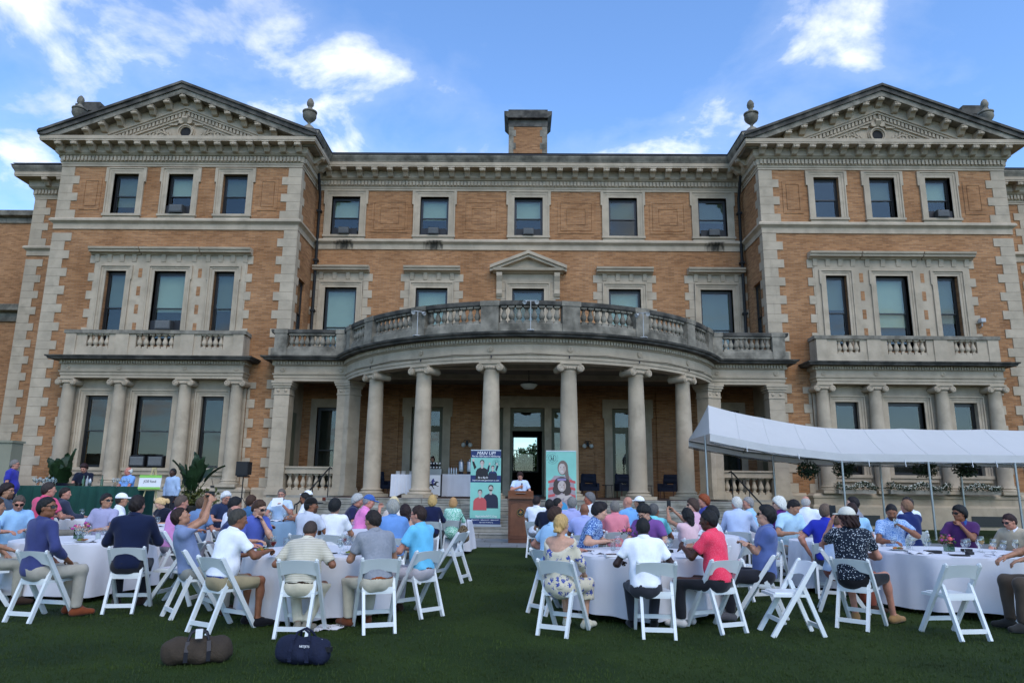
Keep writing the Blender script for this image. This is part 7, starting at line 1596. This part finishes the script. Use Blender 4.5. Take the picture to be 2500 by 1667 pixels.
poly(sh, oval(.02, 1.3, .27, .25), y0-.004, PHD); poly(sh, oval(-.12, 1.15, .15, .16), y0-.0041, PHD); poly(sh, oval(.17, 1.13, .15, .16), y0-.0041, PHD)
poly(sh, oval(.02, 1.26, .13, .17), y0-.005, PS); poly(sh, [(-.12, 1.42), (.15, 1.43), (.16, 1.5), (-.12, 1.5)], y0-.0055, mat('print_violet', (.25, .2, .35), .6))
for q in (-1, 1): poly(sh, oval(.02+q*.055, 1.3, .02, .01, 8), y0-.006, PB)
poly(sh, oval(.02, 1.175, .04, .013, 10, math.pi, 6.2832), y0-.006, WHT); poly(sh, [(.0, 1.21), (.04, 1.21), (.02, 1.28)], y0-.006, PT); poly(sh, oval(.1, 1.26, .03, .12), y0-.0054, PT)
poly(sh, [(-.42, .5), (-.36, .66), (-.1, .98), (.1, 1.03), (.12, .92), (-.1, .8), (-.25, .5)], y0-.006, PS); poly(sh, [(.1, .95), (.3, 1.0), (.4, .88), (.36, .82), (.2, .86), (.08, .8)], y0-.007, PS); poly(sh, oval(.0, .58, .2, .2), y0-.0045, mat('print_bright_blue', (.05, .3, .55), .6))
poly(sh, [(-W1/2, .07), (W1/2, .07), (W1/2, .48), (-W1/2, .48)], y0-.008, NAVB); poly(sh, [(-W1/2, .46), (W1/2, .5), (W1/2, .56), (-W1/2, .5)], y0-.0085, WHT)
# ---- bar, easel, plants, loudspeaker at the left ---------------------------------------------
GREENC = mat('green_cloth', (.008, .055, .042), .9, (2, .35), (10, .2))
gz = ground(-11.8, 19)
bar = thing('bar_table', 'long bar table draped in dark green cloth at the left', 'table', (-11.85, 19.2, gz)); n = 90; vs = []
for i in range(n+1):
    x = -1.6+3.2*i/n; yy = -.38+.02*math.sin(i*.9)+.015*math.sin(i*.37); vs += [(x, -.36, 1.17), (x, yy-.01, 1.14), (x, yy-.03+.015*math.sin(i*.7), .55), (x, yy-.05+.03*math.sin(i*.8), .02)]
m = MB(); m.add(vs, [(i*4+j, i*4+j+1, (i+1)*4+j+1, (i+1)*4+j) for i in range(n) for j in range(3)]); m.f = [f[::-1] for f in m.f]; part('green_drape', m, GREENC, bar, 60); m = MB(); m.box(-1.6, 1.6, -.36, .36, 1.13, 1.172); part('tabletop', m, GREENC, bar)
for q in (-1, 1): m = MB(); m.box(q*1.6-.02, q*1.6+.02, -.38, .36, .02, 1.13); part('side_drape', m, GREENC, bar)
for i in range(14): drink('goblet' if i % 2 else 'wine', -13.25+(i % 7)*.085, 19.1+.1*(i//7), gz+1.172, 'clean glass at the left end of the bar, %s from left in the %s row' % (ORD[i % 7], 'front' if i < 7 else 'back'), None, 'bar_glass', 'clean glasses on the bar')
for i in range(6): drink('wine', -11.1+i*.075, 19.05+.04*(i % 2), gz+1.172, 'clear wine glass before the sky blue polo at the bar, %s from left' % ORD[i], None, 'bar_glass', 'wine glasses on the bar')
t = thing('shaker', 'steel cocktail shaker on the bar', 'shaker', (-11.75, 19.1, gz+1.172)); m = MB(); m.lathe([(.03, 0), (.045, .02), (.045, .14), (.03, .18), (.015, .2), (0, .2)], 14); part('cup', m, METAL, t, 50)
slab('serving_tray', 'dark tray before the bartender in navy', 'tray', -12.3, 19.1, gz+1.172, .5, .3, .07, 0, BLKG)
for i, (x, c_) in enumerate(((-12.05, (.05, .12, .05)), (-11.95, (.3, .3, .3)), (-11.55, (.06, .1, .04)), (-10.45, (.02, .02, .02)))):
    t = thing('bottle', ['green glass bottle on the bar behind the tray', 'clear bottle beside the green one on the bar', 'olive bottle right of the shaker', 'black bottle at the right end of the bar'][i], 'bottle', (x, 19.3, gz+1.172), 0, 'bottles on the bar'); m = MB(); m.lathe([(.0, 0), (.036, 0), (.036, .16), (.014, .21), (.013, .27), (0, .27)], 12); part('glass', m, mat('bottle%d' % i, c_, .1, spec=.6), t, 50); m = MB(); m.lathe([(.0, .27), (.016, .27), (.016, .29), (0, .29)], 8); part('cap', m, BLK, t)
gz = ground(-9.97, 18.9); es = thing('easel', 'pale wooden easel at the right end of the bar', 'easel', (-9.97, 18.9, gz), 0); PINE = mat('pale_pine', (.55, .45, .22), .6, (4, .2))
for nm, a, b in (('leg', (-.38, -.12, 0), (-.03, 0, 1.68)), ('leg', (.32, -.12, 0), (.03, 0, 1.68)), ('rear_leg', (0, .55, 0), (0, .02, 1.6)), ('ledge', (-.3, -.1, 1.12), (.3, -.1, 1.12)), ('top_bar', (-.06, 0, 1.68), (.06, 0, 1.68))): m = MB(); m.bar(a, b, .035, .03); part(nm, m, PINE, es)
sg = thing('sign_board', 'white and green sign reading JOE fund on the easel', 'sign', (-9.97, 18.72, gz+1.14)); LG = mat('sign_green', (.25, .55, .1), .6); m = MB(); m.box(-.29, .29, 0, .008, 0, .36); part('panel', m, WHT, sg, None, (0, 0, 0), (R(-6), 0, 0))
for a, b in ((.0, .055), (.29, .36)): m = MB(); m.box(-.29, .29, -.0015, 0, a, b); part('green_band', m, LG, sg, None, (0, 0, 0), (R(-6), 0, 0))
text('JOE fund', .09, mat('sign_grey', (.12, .12, .14), .6), sg, (.0, .012, .17), (R(84), 0, 0)); text('www.joefund.org', .035, MATS['sign_grey'], sg, (.0, .008, .115), (R(84), 0, 0)) if False else None
def paddle(t, base, yaw, el, L_, w, stem, m, rs, droop=.5):
    d = Vector((math.cos(yaw)*math.cos(el), math.sin(yaw)*math.cos(el), math.sin(el))); pts = []; p = Vector(base); n = 9
    st_ = MB(); q = p+d*stem; st_.tube([p, (p+q)/2+Vector((0, 0, .01)), q], [.02, .016, .012], 6); part('stem', st_, LEAFD, t, 60)
    side = d.cross(Vector((0, 0, 1))).normalized(); side = (side+Vector((0, 0, rs.uniform(-.6, .6)))).normalized(); vs = []; p = q.copy(); dd = d.copy()
    for i in range(n+1):
        u = i/n; ww = w*math.sin(math.pi*min(1, u*.9+.1))**.7*(1-.15*u); nn = side.cross(dd).normalized(); jag_ = 1-.35*(i % 2)*(rs.random() < .5)
        vs += [p-side*ww*jag_+nn*.04, p-nn*.012, p+side*ww*(1-.3*((i+1) % 2)*(rs.random() < .5))+nn*.04]; dd = (dd-Vector((0, 0, droop/n))).normalized(); p = p+dd*L_/n
    b = MB(); b.add(vs, [(i*3+j, i*3+j+1, i*3+j+4, i*3+j+3) for i in range(n) for j in range(2)]); part('leaf', b, m, t, 60)
def palm(x, y, label, seed, s=1.):
    rs = random.Random(seed); gz = ground(x, y)
    t = thing('potted_plant', label, 'plant', (x, y, gz)); m = MB(); m.lathe([(.28, 0), (.36, .1), (.42, .55), (.46, .6), (.46, .66), (.38, .66), (.36, .6), (0, .6)], 20); part('pot', m, mat('dark_pot', (.05, .045, .04), .6), t, 40)
    for i in range(16):
        ya = i*2.4+rs.uniform(-.3, .3); el = rs.uniform(1.0, 1.5) if i % 3 else 1.47; paddle(t, (rs.uniform(-.12, .12), rs.uniform(-.12, .12), .65), ya, el, rs.uniform(.5, .75)*s, rs.uniform(.15, .22)*s, rs.uniform(.35, .95)*s, LEAFD, rs, .9)
    b = MB(); leaves(b, 700, lambda: (rs.gauss(0, .32), rs.gauss(0, .24), .68+abs(rs.gauss(0, .2))), .13, rs); tag(part('underplanting', b, CROTON, t), kind='stuff')
    b = MB(); leaves(b, 260, lambda: (rs.gauss(0, .3)-.1, rs.gauss(0, .2)-.25, .5+rs.gauss(0, .12)), .1, rs, -.2); tag(part('trailing_leaves', b, PURPL, t), kind='stuff')
palm(-14.05, 21.5, 'potted bird of paradise with broad dark leaves behind the bar', 5); palm(-10.15, 21.6, 'potted bird of paradise with purple skirt right of the easel', 9, 1.)
gz = .42; sp_t = thing('speaker_stand', 'black tripod stand under the loudspeaker at the left pavilion', 'stand', (-10.4, 26.2, gz)); m = MB(); m.tube([(0, 0, .1), (0, 0, 1.5)], .022, 8); part('pole', m, DKMET, sp_t)
for k in range(3): a = k*2.094; m = MB(); m.tube([(.5*math.cos(a), .5*math.sin(a), 0), (0, 0, .75)], .014, 6); part('leg', m, DKMET, sp_t)
ls = thing('loudspeaker', 'black loudspeaker box on the tripod stand at the left', 'speaker', (-10.4, 26.2, gz+1.5)); m = MB(); m.prismx([(-.2, 0), (.18, .05), (.18, .5), (-.2, .5)], -.22, .22); part('cabinet', m, BLK, ls); m = MB(); m.box(-.2, .2, -.212, -.201, .04, .46); part('grille', m, mat('speaker_grille', (.02, .02, .02), .7), ls); m = MB(); m.box(-.18, .18, -.15, .15, -.05, .0); part('bracket', m, BLK, ls)
rt = thing('wireless_receiver', 'small black receiver with two antennas on the left plinth', 'receiver', (-13.3, YP-.62, 1.5)); m = MB(); m.box(-.2, .2, -.08, .08, 0, .06); part('case', m, BLK, rt)
for q in (-1, 1): m = MB(); m.tube([(q*.12, 0, .06), (q*.2, 0, .36)], .01, 6); part('antenna', m, BLK, rt)
m = MB(); m.box(-26, -18.9, 26.0, 26.6, -.2, 3.02); m.box(-26, -18.86, 25.95, 26.65, 3.02, 3.1); tag(part('screen_wall', m, mat('beige_render', (.26, .25, .18), .8, (.8, .12))), 'plain beige rendered enclosure wall at the left edge', 'wall')
# ---- canopy ------------------------------------------------------------------------------------
VINYL = mat('white_vinyl', (.74, .735, .72), .5, (.6, .06), (2.2, .28, .12), spec=.3)
def vinyl_glow():
    N = VINYL.node_tree.nodes; L = VINYL.node_tree.links; o = [n for n in N if n.type == 'OUTPUT_MATERIAL'][0]; t = N.new('ShaderNodeBsdfTranslucent'); t.inputs[0].default_value = (.7, .7, .68, 1); mx = N.new('ShaderNodeMixShader'); mx.inputs[0].default_value = .3
    L.new(N['Principled BSDF'].outputs[0], mx.inputs[1]); L.new(t.outputs[0], mx.inputs[2]); L.new(mx.outputs[0], o.inputs[0])
vinyl_glow(); CLEARV = glass_mat('clear_vinyl', (.55, .56, .57), .12, .2)
cn = thing('marquee_canopy', 'long white marquee canopy on steel poles at the right', 'canopy', (12, 25.5, 0)); WORLD.add(cn.name)
E0 = [(6.0, 3.42), (8.0, 3.06), (10.35, 2.80), (13.2, 2.80), (16.1, 2.80), (19.0, 2.80), (22.5, 2.80)]; R0 = [(6.4, 4.55), (8.3, 4.12), (10.5, 3.78), (13.2, 3.78), (16.1, 3.78), (19.0, 3.78), (22.5, 3.78)]
vs = []; k = 7
def cpt(i, v):
    x0, z0 = E0[i]; x1, z1 = R0[i]; t = 1-abs(v); x = x0+(x1-x0)*t if i == 0 else x0+(x1-x0)*t; z = z0+(z1-z0)*t-.09*math.sin(math.pi*t)*.8; return (x, 25.5+v*1.5, z)
ns = 6; Vn = [-1, -.75, -.5, -.25, 0, .25, .5, .75, 1]; rows = []
for i in range(len(E0)-1):
    for s_ in range(ns if i < len(E0)-2 else ns+1):
        t = s_/ns; rows.append([tuple(cpt(i, v)[c_]*(1-t)+cpt(i+1, v)[c_]*t - (c_ == 2)*.035*math.sin(math.pi*t)*(1-abs(v)) for c_ in range(3)) for v in Vn])
m = MB(); nv = len(Vn); m.add([p for r_ in rows for p in r_], [(i*nv+j, (i+1)*nv+j, (i+1)*nv+j+1, i*nv+j+1) for i in range(len(rows)-1) for j in range(nv-1)]); m.add([rows[0][j] for j in range(nv)], [tuple(range(nv))]); part('roof_sheet', m, VINYL, cn, 50)
for v in (0, nv-1):
    m = MB(); vs = []
    for i, r_ in enumerate(rows): p = r_[v]; y_ = p[1]+(-.01 if v == 0 else .01); w_ = .012*math.sin(i*1.9); vs += [(p[0], y_, p[2]+.005), (p[0], y_+w_, p[2]-.12), (p[0], y_-w_, p[2]-.24-.012*abs(math.sin(i*.52)))]
    m.add(vs, [(i*3+j, i*3+j+1, (i+1)*3+j+1, (i+1)*3+j) for i in range(len(rows)-1) for j in range(2)]); part('valance', m, VINYL, cn, 60)
    m = MB(); pts = [(r_[v][0], r_[v][1]+.06, r_[v][2]-.27-.02*math.sin(i*1.1)) for i, r_ in enumerate(rows)]; m.tube(pts, [.04+.015*math.sin(i*2.3) for i in range(len(pts))], 7); part('rolled_side', m, CLEARV, cn, 60)
    m = MB(); m.tube([(r_[v][0], r_[v][1]+(.05 if v == 0 else -.05), r_[v][2]-.05) for r_ in rows], .03, 6); part('eave_pole', m, METAL, cn, 60)
for i in range(0, len(rows), 3):
    m = MB(); m.tube([(p[0], p[1], p[2]+.004) for p in rows[i]], .011, 5); part('seam', m, VINYL, cn, 60)
m = MB(); m.tube([(r_[4][0], 25.5, r_[4][2]-.06) for r_ in rows], .03, 6); part('ridge_pole', m, METAL, cn, 60)
for x, z in E0[1:]:
    m = MB(); i_ = E0.index((x, z)); m.tube([(x, 24.05, z-.1), (x*.5+R0[i_][0]*.5, 24.75, z*.5+R0[i_][1]*.5-.2), (R0[i_][0], 25.5, R0[i_][1]-.14), (x*.5+R0[i_][0]*.5, 26.25, z*.5+R0[i_][1]*.5-.2), (x, 26.95, z-.1)], .025, 6); part('rafter', m, METAL, cn, 60)
for x, y_, zt, zb in ((6.0, 24.6, 3.4, .7), (10.35, 24.04, 2.8, .06), (13.2, 24.04, 2.8, .06), (16.05, 24.04, 2.8, .06), (19.0, 24.04, 2.8, .06), (9.1, 26.95, 2.95, .06), (13.05, 26.95, 2.8, .06), (16.0, 26.95, 2.8, .06), (18.9, 26.95, 2.8, .06)):
    m = MB(); m.tube([(x, y_, zb), (x, y_, zt)], .038, 8); m.box(x-.09, x+.09, y_-.09, y_+.09, zb, zb+.02); part('pole', m, METAL, cn, 60)
for x in (11.2, 12.4, 14.6, 15.4, 17.2, 7.2, 8.9):
    m = MB(); m.tube([(x, 23.97, 2.62 if x > 10.3 else 2.62+(10.35-x)*.13), (x+.02, 23.96, 2.4 if x > 10.3 else 2.42+(10.35-x)*.13)], .012, 5); part('tie', m, PAPER, cn)
# ---- topiary, flower boxes ------------------------------------------------------------------------
for i, (x, y_, z, r) in enumerate(((9.75, 25.4, 2.3, .34), (11.1, 25.6, 2.38, .36), (13.95, 25.6, 2.38, .36), (15.35, 25.6, 2.42, .36))):
    rs = random.Random(30+i); t = thing('hanging_fern', ['round dark fern basket under the sloping canopy', 'round fern basket right of the first canopy pole', 'round fern basket left of the third canopy pole', 'round fern basket right of the third canopy pole'][i], 'plant', (x, y_, z), 0, 'fern baskets hung under the canopy')
    b = MB()
    def pos():
        while True:
            p = Vector((rs.uniform(-1, 1), rs.uniform(-1, 1), rs.uniform(-1, 1)))
            if .45 < p.length < 1.05+.1*rs.random(): return (p.x*r, p.y*r, p.z*r*.85)
    leaves(b, 700, pos, .08, rs, .0); tag(part('fronds', b, LEAFD, t), kind='stuff'); m = MB(); m.lathe([(0, -.18), (.14, -.15), (.2, .0), (.2, .04), (0, .04)], 12); part('basket', m, BLK, t, 50); m = MB(); m.tube([(0, 0, .04), (0, 0, 3.3-z)], .008, 5); part('chain', m, DKMET, t)
for i, (x0, x1) in enumerate(((12.95, 14.5), (15.1, 17.55), (18.1, 19.65))):
    rs = random.Random(50+i); t = thing('flower_box', ['white flowered window box below the left window under the canopy', 'long white flowered window box below the middle window', 'white flowered window box below the right window'][i], 'flower box', ((x0+x1)/2, YP-.9, 1.5), 0, 'flower boxes along the right pavilion'); L_ = x1-x0
    m = MB(); m.box(-L_/2, L_/2, -.14, .14, 0, .16); part('planter', m, STEPS, t); b = MB(); hgt = lambda x_: .28+.1*math.sin(x_*5+i)
    def pos():
        x_ = rs.uniform(-L_/2-.08, L_/2+.08); return (x_, rs.gauss(-.05, .13), .1+hgt(x_)*rs.random()**.7)
    leaves(b, int(700*L_), pos, .065, rs); tag(part('foliage', b, LEAFD, t), kind='stuff'); b = MB()
    for _ in range(int(90*L_)):
        x_ = rs.uniform(-L_/2, L_/2); c_ = (x_, rs.uniform(-.26, .02), .14+hgt(x_)*rs.uniform(.3, 1.0)); b.ell(c_, (.02, .014, .02), 6, 4)
    tag(part('blossoms', b, WHITEP, t, 60), kind='stuff')
# ---- porch furniture --------------------------------------------------------------------------------
def linen_table(name, label, x0, x1, y0_, y1_, z0_, z1_, tie=False):
    t = thing(name, label, 'table', ((x0+x1)/2, (y0_+y1_)/2, z0_)); w = (x1-x0)/2; d = (y1_-y0_)/2; H_ = z1_-z0_; m = MB(); m.box(-w, w, -d, d, H_-.03, H_-.003); part('tabletop', m, WOODT, t)
    n = 40; vs = []
    for i in range(n+1):
        x = -w-.012+(2*w+.024)*i/n; pull = .12*math.exp(-((i/n-.5)/.18)**2) if tie else 0; vs += [(x, -d-.01, H_), (x*(1-pull*.6), -d-.02-.012*math.sin(i*1.3), H_*.5), (x*(1+.03), -d-.03+.02*math.sin(i*.9)+pull*.4, .03+pull)]
    m = MB(); m.add(vs, [(i*3+j, (i+1)*3+j, (i+1)*3+j+1, i*3+j+1) for i in range(n) for j in range(2)]); m.f = [f[::-1] for f in m.f]; m.box(-w-.012, w+.012, -d-.01, d+.01, H_-.002, H_+.002); m.box(-w-.013, -w-.011, -d, d, .05, H_); m.box(w+.011, w+.013, -d, d, .05, H_); part('cloth', m, LINEN, t, 50)
    for q in (-1, 1): m = MB(); m.box(q*w*.8-.02, q*w*.8+.02, -.02, .02, 0, H_-.03); part('leg', m, METAL, t)
    return t
linen_table('buffet_table', 'white clothed buffet table with stacked plates on the porch', -5.15, -4.2, 27.0, 27.8, ZF, 2.04, True)
linen_table('coffee_table', 'long white clothed coffee table on the porch', -3.45, -1.7, 29.0, 29.8, ZF, 2.1)
for i, x in enumerate((-4.95, -4.75, -4.45)):
    t = thing('plate_stack', ['left stack of white plates on the porch buffet', 'middle stack of white plates on the porch buffet', 'right stack of white plates on the porch buffet'][i], 'plates', (x, 27.3, 2.045), 0, 'plate stacks on the buffet')
    for k in range(5): m = MB(); m.lathe([(0, 0), (.07, 0), (.1, .022), (.07, .01), (0, .01)], 16); part('plate', m, CHINA, t, 60, (0, 0, k*.024))
ct = thing('coffee_counter', 'white coffee counter with horse and rider emblem behind a column', 'counter', (-3.8, 29.1, ZF)); m = MB(); m.box(-.34, .34, -.3, .3, .06, .86); part('cabinet', m, WHT, ct); m = MB(); m.box(-.33, .33, -.28, .3, 0, .06); part('plinth', m, BLK, ct); m = MB(); m.box(.3, .345, -.31, .31, .05, .88); part('corner_post', m, BLK, ct)
polo(ct, .02, .5, .22, -.301, PB, mat('print_rider_blue', (.05, .06, .22), .6))
m = MB(); m.box(-.32, .32, -.25, .25, .87, 1.1); part('coffee_machine', m, METAL, ct)
for r_ in range(2):
    for c_ in range(5): m = MB(); m.lathe([(0, 0), (.025, 0), (.04, .06), (.036, .06), (.02, .008), (0, .008)], 10); part('cup', m, CHINA, ct, 60, (-.24+c_*.12, -.2+r_*.0, 1.13+r_*.16))
m = MB(); m.box(-.32, .32, -.26, .1, 1.25, 1.27); m.box(-.32, .32, -.26, .1, 1.105, 1.12); part('shelf', m, glass_mat('shelf_glass', (.8, .85, .85), .1), ct)
for i, x in enumerate((-2.73, -2.4)):
    t = thing('coffee_urn', 'steel coffee urn on the porch table, '+('left' if i == 0 else 'right')+' of the pair', 'urn', (x, 29.3, 2.103), 0, 'coffee urns'); m = MB(); m.lathe([(.09, .1), (.11, .12), (.11, .5), (.08, .54), (.03, .56), (.02, .6), (0, .6)], 18); part('tank', m, METAL, t, 40); m = MB(); m.lathe([(.1, 0), (.1, .03), (.06, .1), (.0, .1)], 14); part('base', m, BLK, t); m = MB(); m.box(-.015, .015, -.17, -.1, .17, .2); part('tap', m, BLK, t)
    for q in (-1, 1): m = MB(); m.tube([(q*.11, 0, .4), (q*.17, 0, .4)], .012, 6); part('handle', m, BLK, t)
for i in range(4):
    t = thing('thermos', 'steel thermos jug left of the coffee urns, %s from left' % ORD[i], 'jug', (-3.22+i*.1, 29.25, 2.103), 0, 'thermos jugs'); m = MB(); m.lathe([(.04, 0), (.042, .2), (.02, .24), (.02, .27), (0, .27)], 12); part('flask', m, METAL, t, 40); m = MB(); m.tube([(.04, 0, .2), (.08, 0, .17), (.042, 0, .06)], .006, 5); part('handle', m, BLK, t)
NVF = mat('navy_upholstery', (.008, .012, .028), .8, (6, .3)); 
for i, (x, a, lb) in enumerate(((2.75, 180, 'dark navy armchair beside the right banner'), (4.35, 165, 'dark navy armchair behind the fifth column'), (6.25, 210, 'dark navy armchair beside the sixth column'), (-6.6, 150, 'dark navy armchair between the left columns'))):
    t = thing('armchair', lb, 'armchair', (x, 32.2, ZF), a, 'dark armchairs on the porch'); m = MB(); m.box(-.33, .33, -.3, .32, .3, .47); part('seat', m, NVF, t); P_, F_ = polygonise([cap(V(-.3, -.3, .4), V(-.28, -.38, 1.0), .07, .06, .05), cap(V(.3, -.3, .4), V(.28, -.38, 1.0), .07, .06, .05), cap(V(-.2, -.36, .95), V(.2, -.36, .95), .1, .1, .06), cap(V(-.2, -.32, .5), V(.2, -.32, .5), .1, .1, .08), cap(V(-.2, -.34, .75), V(.2, -.34, .75), .1, .1, .08)], .03); me = join_mesh('backrest', [(P_, F_, 0)]); me.materials.append(NVF); ob('backrest', me, t)
    for q in (-1, 1): m = MB(); m.box(q*.36-.05, q*.36+.05, -.3, .3, .3, .64); part('arm', m, NVF, t)
    for q in (-1, 1):
        for w in (-1, 1): m = MB(); m.bar((q*.3, w*.27, 0), (q*.3, w*.25, .3), .04, .04); part('leg', m, WOODD, t)
for i, x in enumerate((3.55, 5.3)):
    t = thing('side_table', 'small dark side table '+('between the two left armchairs' if i == 0 else 'between the two right armchairs'), 'table', (x, 32.1, ZF), 0, 'porch side tables'); m = MB(); m.lathe([(0, .53), (.25, .53), (.25, .56), (0, .56)], 18); part('top', m, BLK, t)
    for k in range(3): a = k*2.094; m = MB(); m.tube([(.2*math.cos(a), .2*math.sin(a), 0), (.16*math.cos(a), .16*math.sin(a), .53)], .012, 5); part('leg', m, BLK, t)
OPAL = mat('opal_glass', (.55, .55, .5), .3)
t = thing('pendant_lamp', 'opal bowl pendant lamp hanging from the porch ceiling', 'lamp', (0, 29.0, 5.55)); m = MB(); m.lathe([(0, 0), (.2, .03), (.33, .14), (.36, .22), (.0, .22)], 22); part('bowl', m, OPAL, t, 60); m = MB(); m.lathe([(.37, .2), (.37, .24), (.2, .3), (.0, .34)], 22); part('gallery', m, DKMET, t, 50); m = MB(); m.tube([(0, 0, .3), (0, 0, .92)], .014, 6); part('rod', m, DKMET, t)
for s in (-1, 1):
    t = thing('wall_lamp', 'twin globe wall lamp %s of the main door' % ('left' if s < 0 else 'right'), 'lamp', (s*2.85, YC-.1, 3.6)); m = MB(); m.box(-.06, .06, -.05, .0, -.05, .16); m.tube([(-.16, -.2, .05), (-.12, -.18, .18), (0, -.1, .2), (.12, -.18, .18), (.16, -.2, .05)], .015, 6); part('bracket', m, DKMET, t, 60)
    for q in (-1, 1): m = MB(); m.ell((q*.16, -.2, -.05), (.1, .1, .11), 14, 10); part('globe', m, OPAL, t, 60)
# ---- floodlights, camera, air conditioners -------------------------------------------------------------
LAMPW = mat('lamp_white', (.42, .42, .41), .4)
for i, (a, lb) in enumerate(((-28.5, 'left of the balcony centre'), (0, 'at the balcony centre'), (28.5, 'right of the balcony centre'))):
    x, y_ = (RB+.3)*math.sin(R(a)), YC-(RB+.3)*math.cos(R(a)); t = thing('floodlight', 'white twin floodlight on a bracket '+lb, 'floodlight', (x, y_, 7.12), a, 'floodlights on the balcony edge'); hgt_ = 1.1 if i == 1 else .95
    m = MB(); m.tube([(0, -.12, 0), (0, -.13, .05), (0, -.13, hgt_)], .015, 6); m.box(-.12, .12, -.2, .0, 0, .03); part('post', m, LAMPW, t)
    for q in (-1, 1): m = MB(); m.lathe([(0, 0), (.04, .01), (.075, .09), (.08, .13), (0, .11)], 14); part('lamp_head', m, LAMPW, t, 50, (q*.17, -.15, hgt_-.04), (R(115), 0, q*R(30)))
    m = MB(); m.tube([(-.17, -.13, hgt_), (.17, -.13, hgt_)], .016, 6); part('cross_arm', m, LAMPW, t)
t = thing('security_camera', 'white security camera on the right pavilion wall', 'camera', (PX+3.75, YP-.02, 9.0)); m = MB(); m.box(-.1, .1, -.3, -.06, .05, .22); part('housing', m, LAMPW, t); m = MB(); m.tube([(0, 0, -.15), (0, -.15, -.1), (0, -.16, .06)], .03, 6); part('arm', m, LAMPW, t)
def aircon(x, y_, z, label, w=.32, h=.38, dark=False):
    t = thing('air_conditioner', label, 'air conditioner', (x, y_-.12, z), 0, 'window air conditioners'); m = MB(); m.box(-w, w, -.22, .3, 0, h); part('case', m, BLK if dark else mat('ac_dark', (.05, .05, .048), .5), t)
    m = MB(); m.box(-w*.86, w*.86, -.232, -.2205, h*.1, h*.9); g_ = part('grille', m, mat('ac_grille', (.22, .22, .21) if not dark else (.06, .06, .06), .5, (30, .4)), t)
    for k in range(7): m = MB(); m.box(-w*.86, w*.86, -.24, -.2325, h*(.13+.11*k), h*(.13+.11*k)+.012); part('louvre', m, BLK, g_)
    m = MB(); m.box(-w-.35, w+.35, .06, .1, 0, h+.04); part('infill_panel', m, BLK, t)
aircon(-PX, YP+.1, R3[0]+.04, 'air conditioner in the middle top window of the left pavilion'); aircon(-PX, YP+.1, 8.45, 'air conditioner behind the balustrade of the left pavilion', .36, .42)
for s, nm in ((-1, 'left'), (1, 'right')): aircon(-PX+s*.4, YP+.0, R1[0]+.05, 'dark %s one of two air conditioners in the ground floor window' % nm, .33, .45, True)
for i, x in enumerate((-9.32, -4.79, 0, 9.32)): aircon(x, YC+.1, C3[0]+.03, 'air conditioner in the %s top window of the centre block' % ['first', 'second', 'third', 'fifth'][i], .27, .33)
aircon(PX+2.6, YP+.1, R3[0]+.03, 'air conditioner in the rightmost top window of the right pavilion', .27, .33)
# small festoon wire with black bulbs along the porch frieze
m = MB(); pts = []
for i in range(61):
    a = -56+112*i/60; pts.append(((RF+.1)*math.sin(R(a)), YC-(RF+.1)*math.cos(R(a)), 6.36-.06*abs(math.sin(i*math.pi/10)))); 
m.tube(pts, .007, 4); fw = part('festoon_wire', m, BLK); tag(fw, 'thin black festoon wire with bulbs along the porch frieze', 'wire')
for i in range(5, 60, 10): m = MB(); m.tube([pts[i], (pts[i][0], pts[i][1]-.02, pts[i][2]-.1)], .025, 6); part('bulb', m, BLK, fw)
# ---- trees behind the house, seen through the hall ------------------------------------------------------
def tree(x, y_, h, r, label, seed):
    rs = random.Random(seed); t = thing('tree', label, 'tree', (x, y_, 0), 0, 'trees behind the mansion'); m = MB(); m.tube([(0, 0, -.2), (.1, 0, h*.3), (0, .1, h*.7)], [.3, .22, .08], 8)
    for k in range(6): a = k*1.05+rs.random(); m.tube([(0, 0, h*(.3+.06*k)), (r*.5*math.cos(a), r*.5*math.sin(a), h*(.5+.06*k))], [.1, .03], 6)
    part('trunk', m, mat('bark', (.06, .045, .03), .9, (8, .4)), t); cl = [(rs.gauss(0, r*.45), rs.gauss(0, r*.45), h*.62+rs.gauss(0, h*.14), rs.uniform(.25, .45)*r) for _ in range(16)]; b = MB()
    def pos(): c_ = rs.choice(cl); v = Vector((rs.gauss(0, 1), rs.gauss(0, 1), rs.gauss(0, 1))).normalized()*c_[3]*rs.uniform(.6, 1.1); return (c_[0]+v.x, c_[1]+v.y, c_[2]+v.z)
    leaves(b, 2600, pos, .38, rs); tag(part('crown', b, LEAFG, t), kind='stuff')
for i, (x, y_, h, r) in enumerate(((-3.5, 66, 5.6, 3.2), (0.8, 70, 5.2, 3.0), (4.2, 68, 5.8, 3.3))): tree(x, y_, h, r, ['leafy tree at the left of the view through the hall', 'leafy tree in the middle of the view through the hall', 'leafy tree at the right of the view through the hall'][i], 70+i)
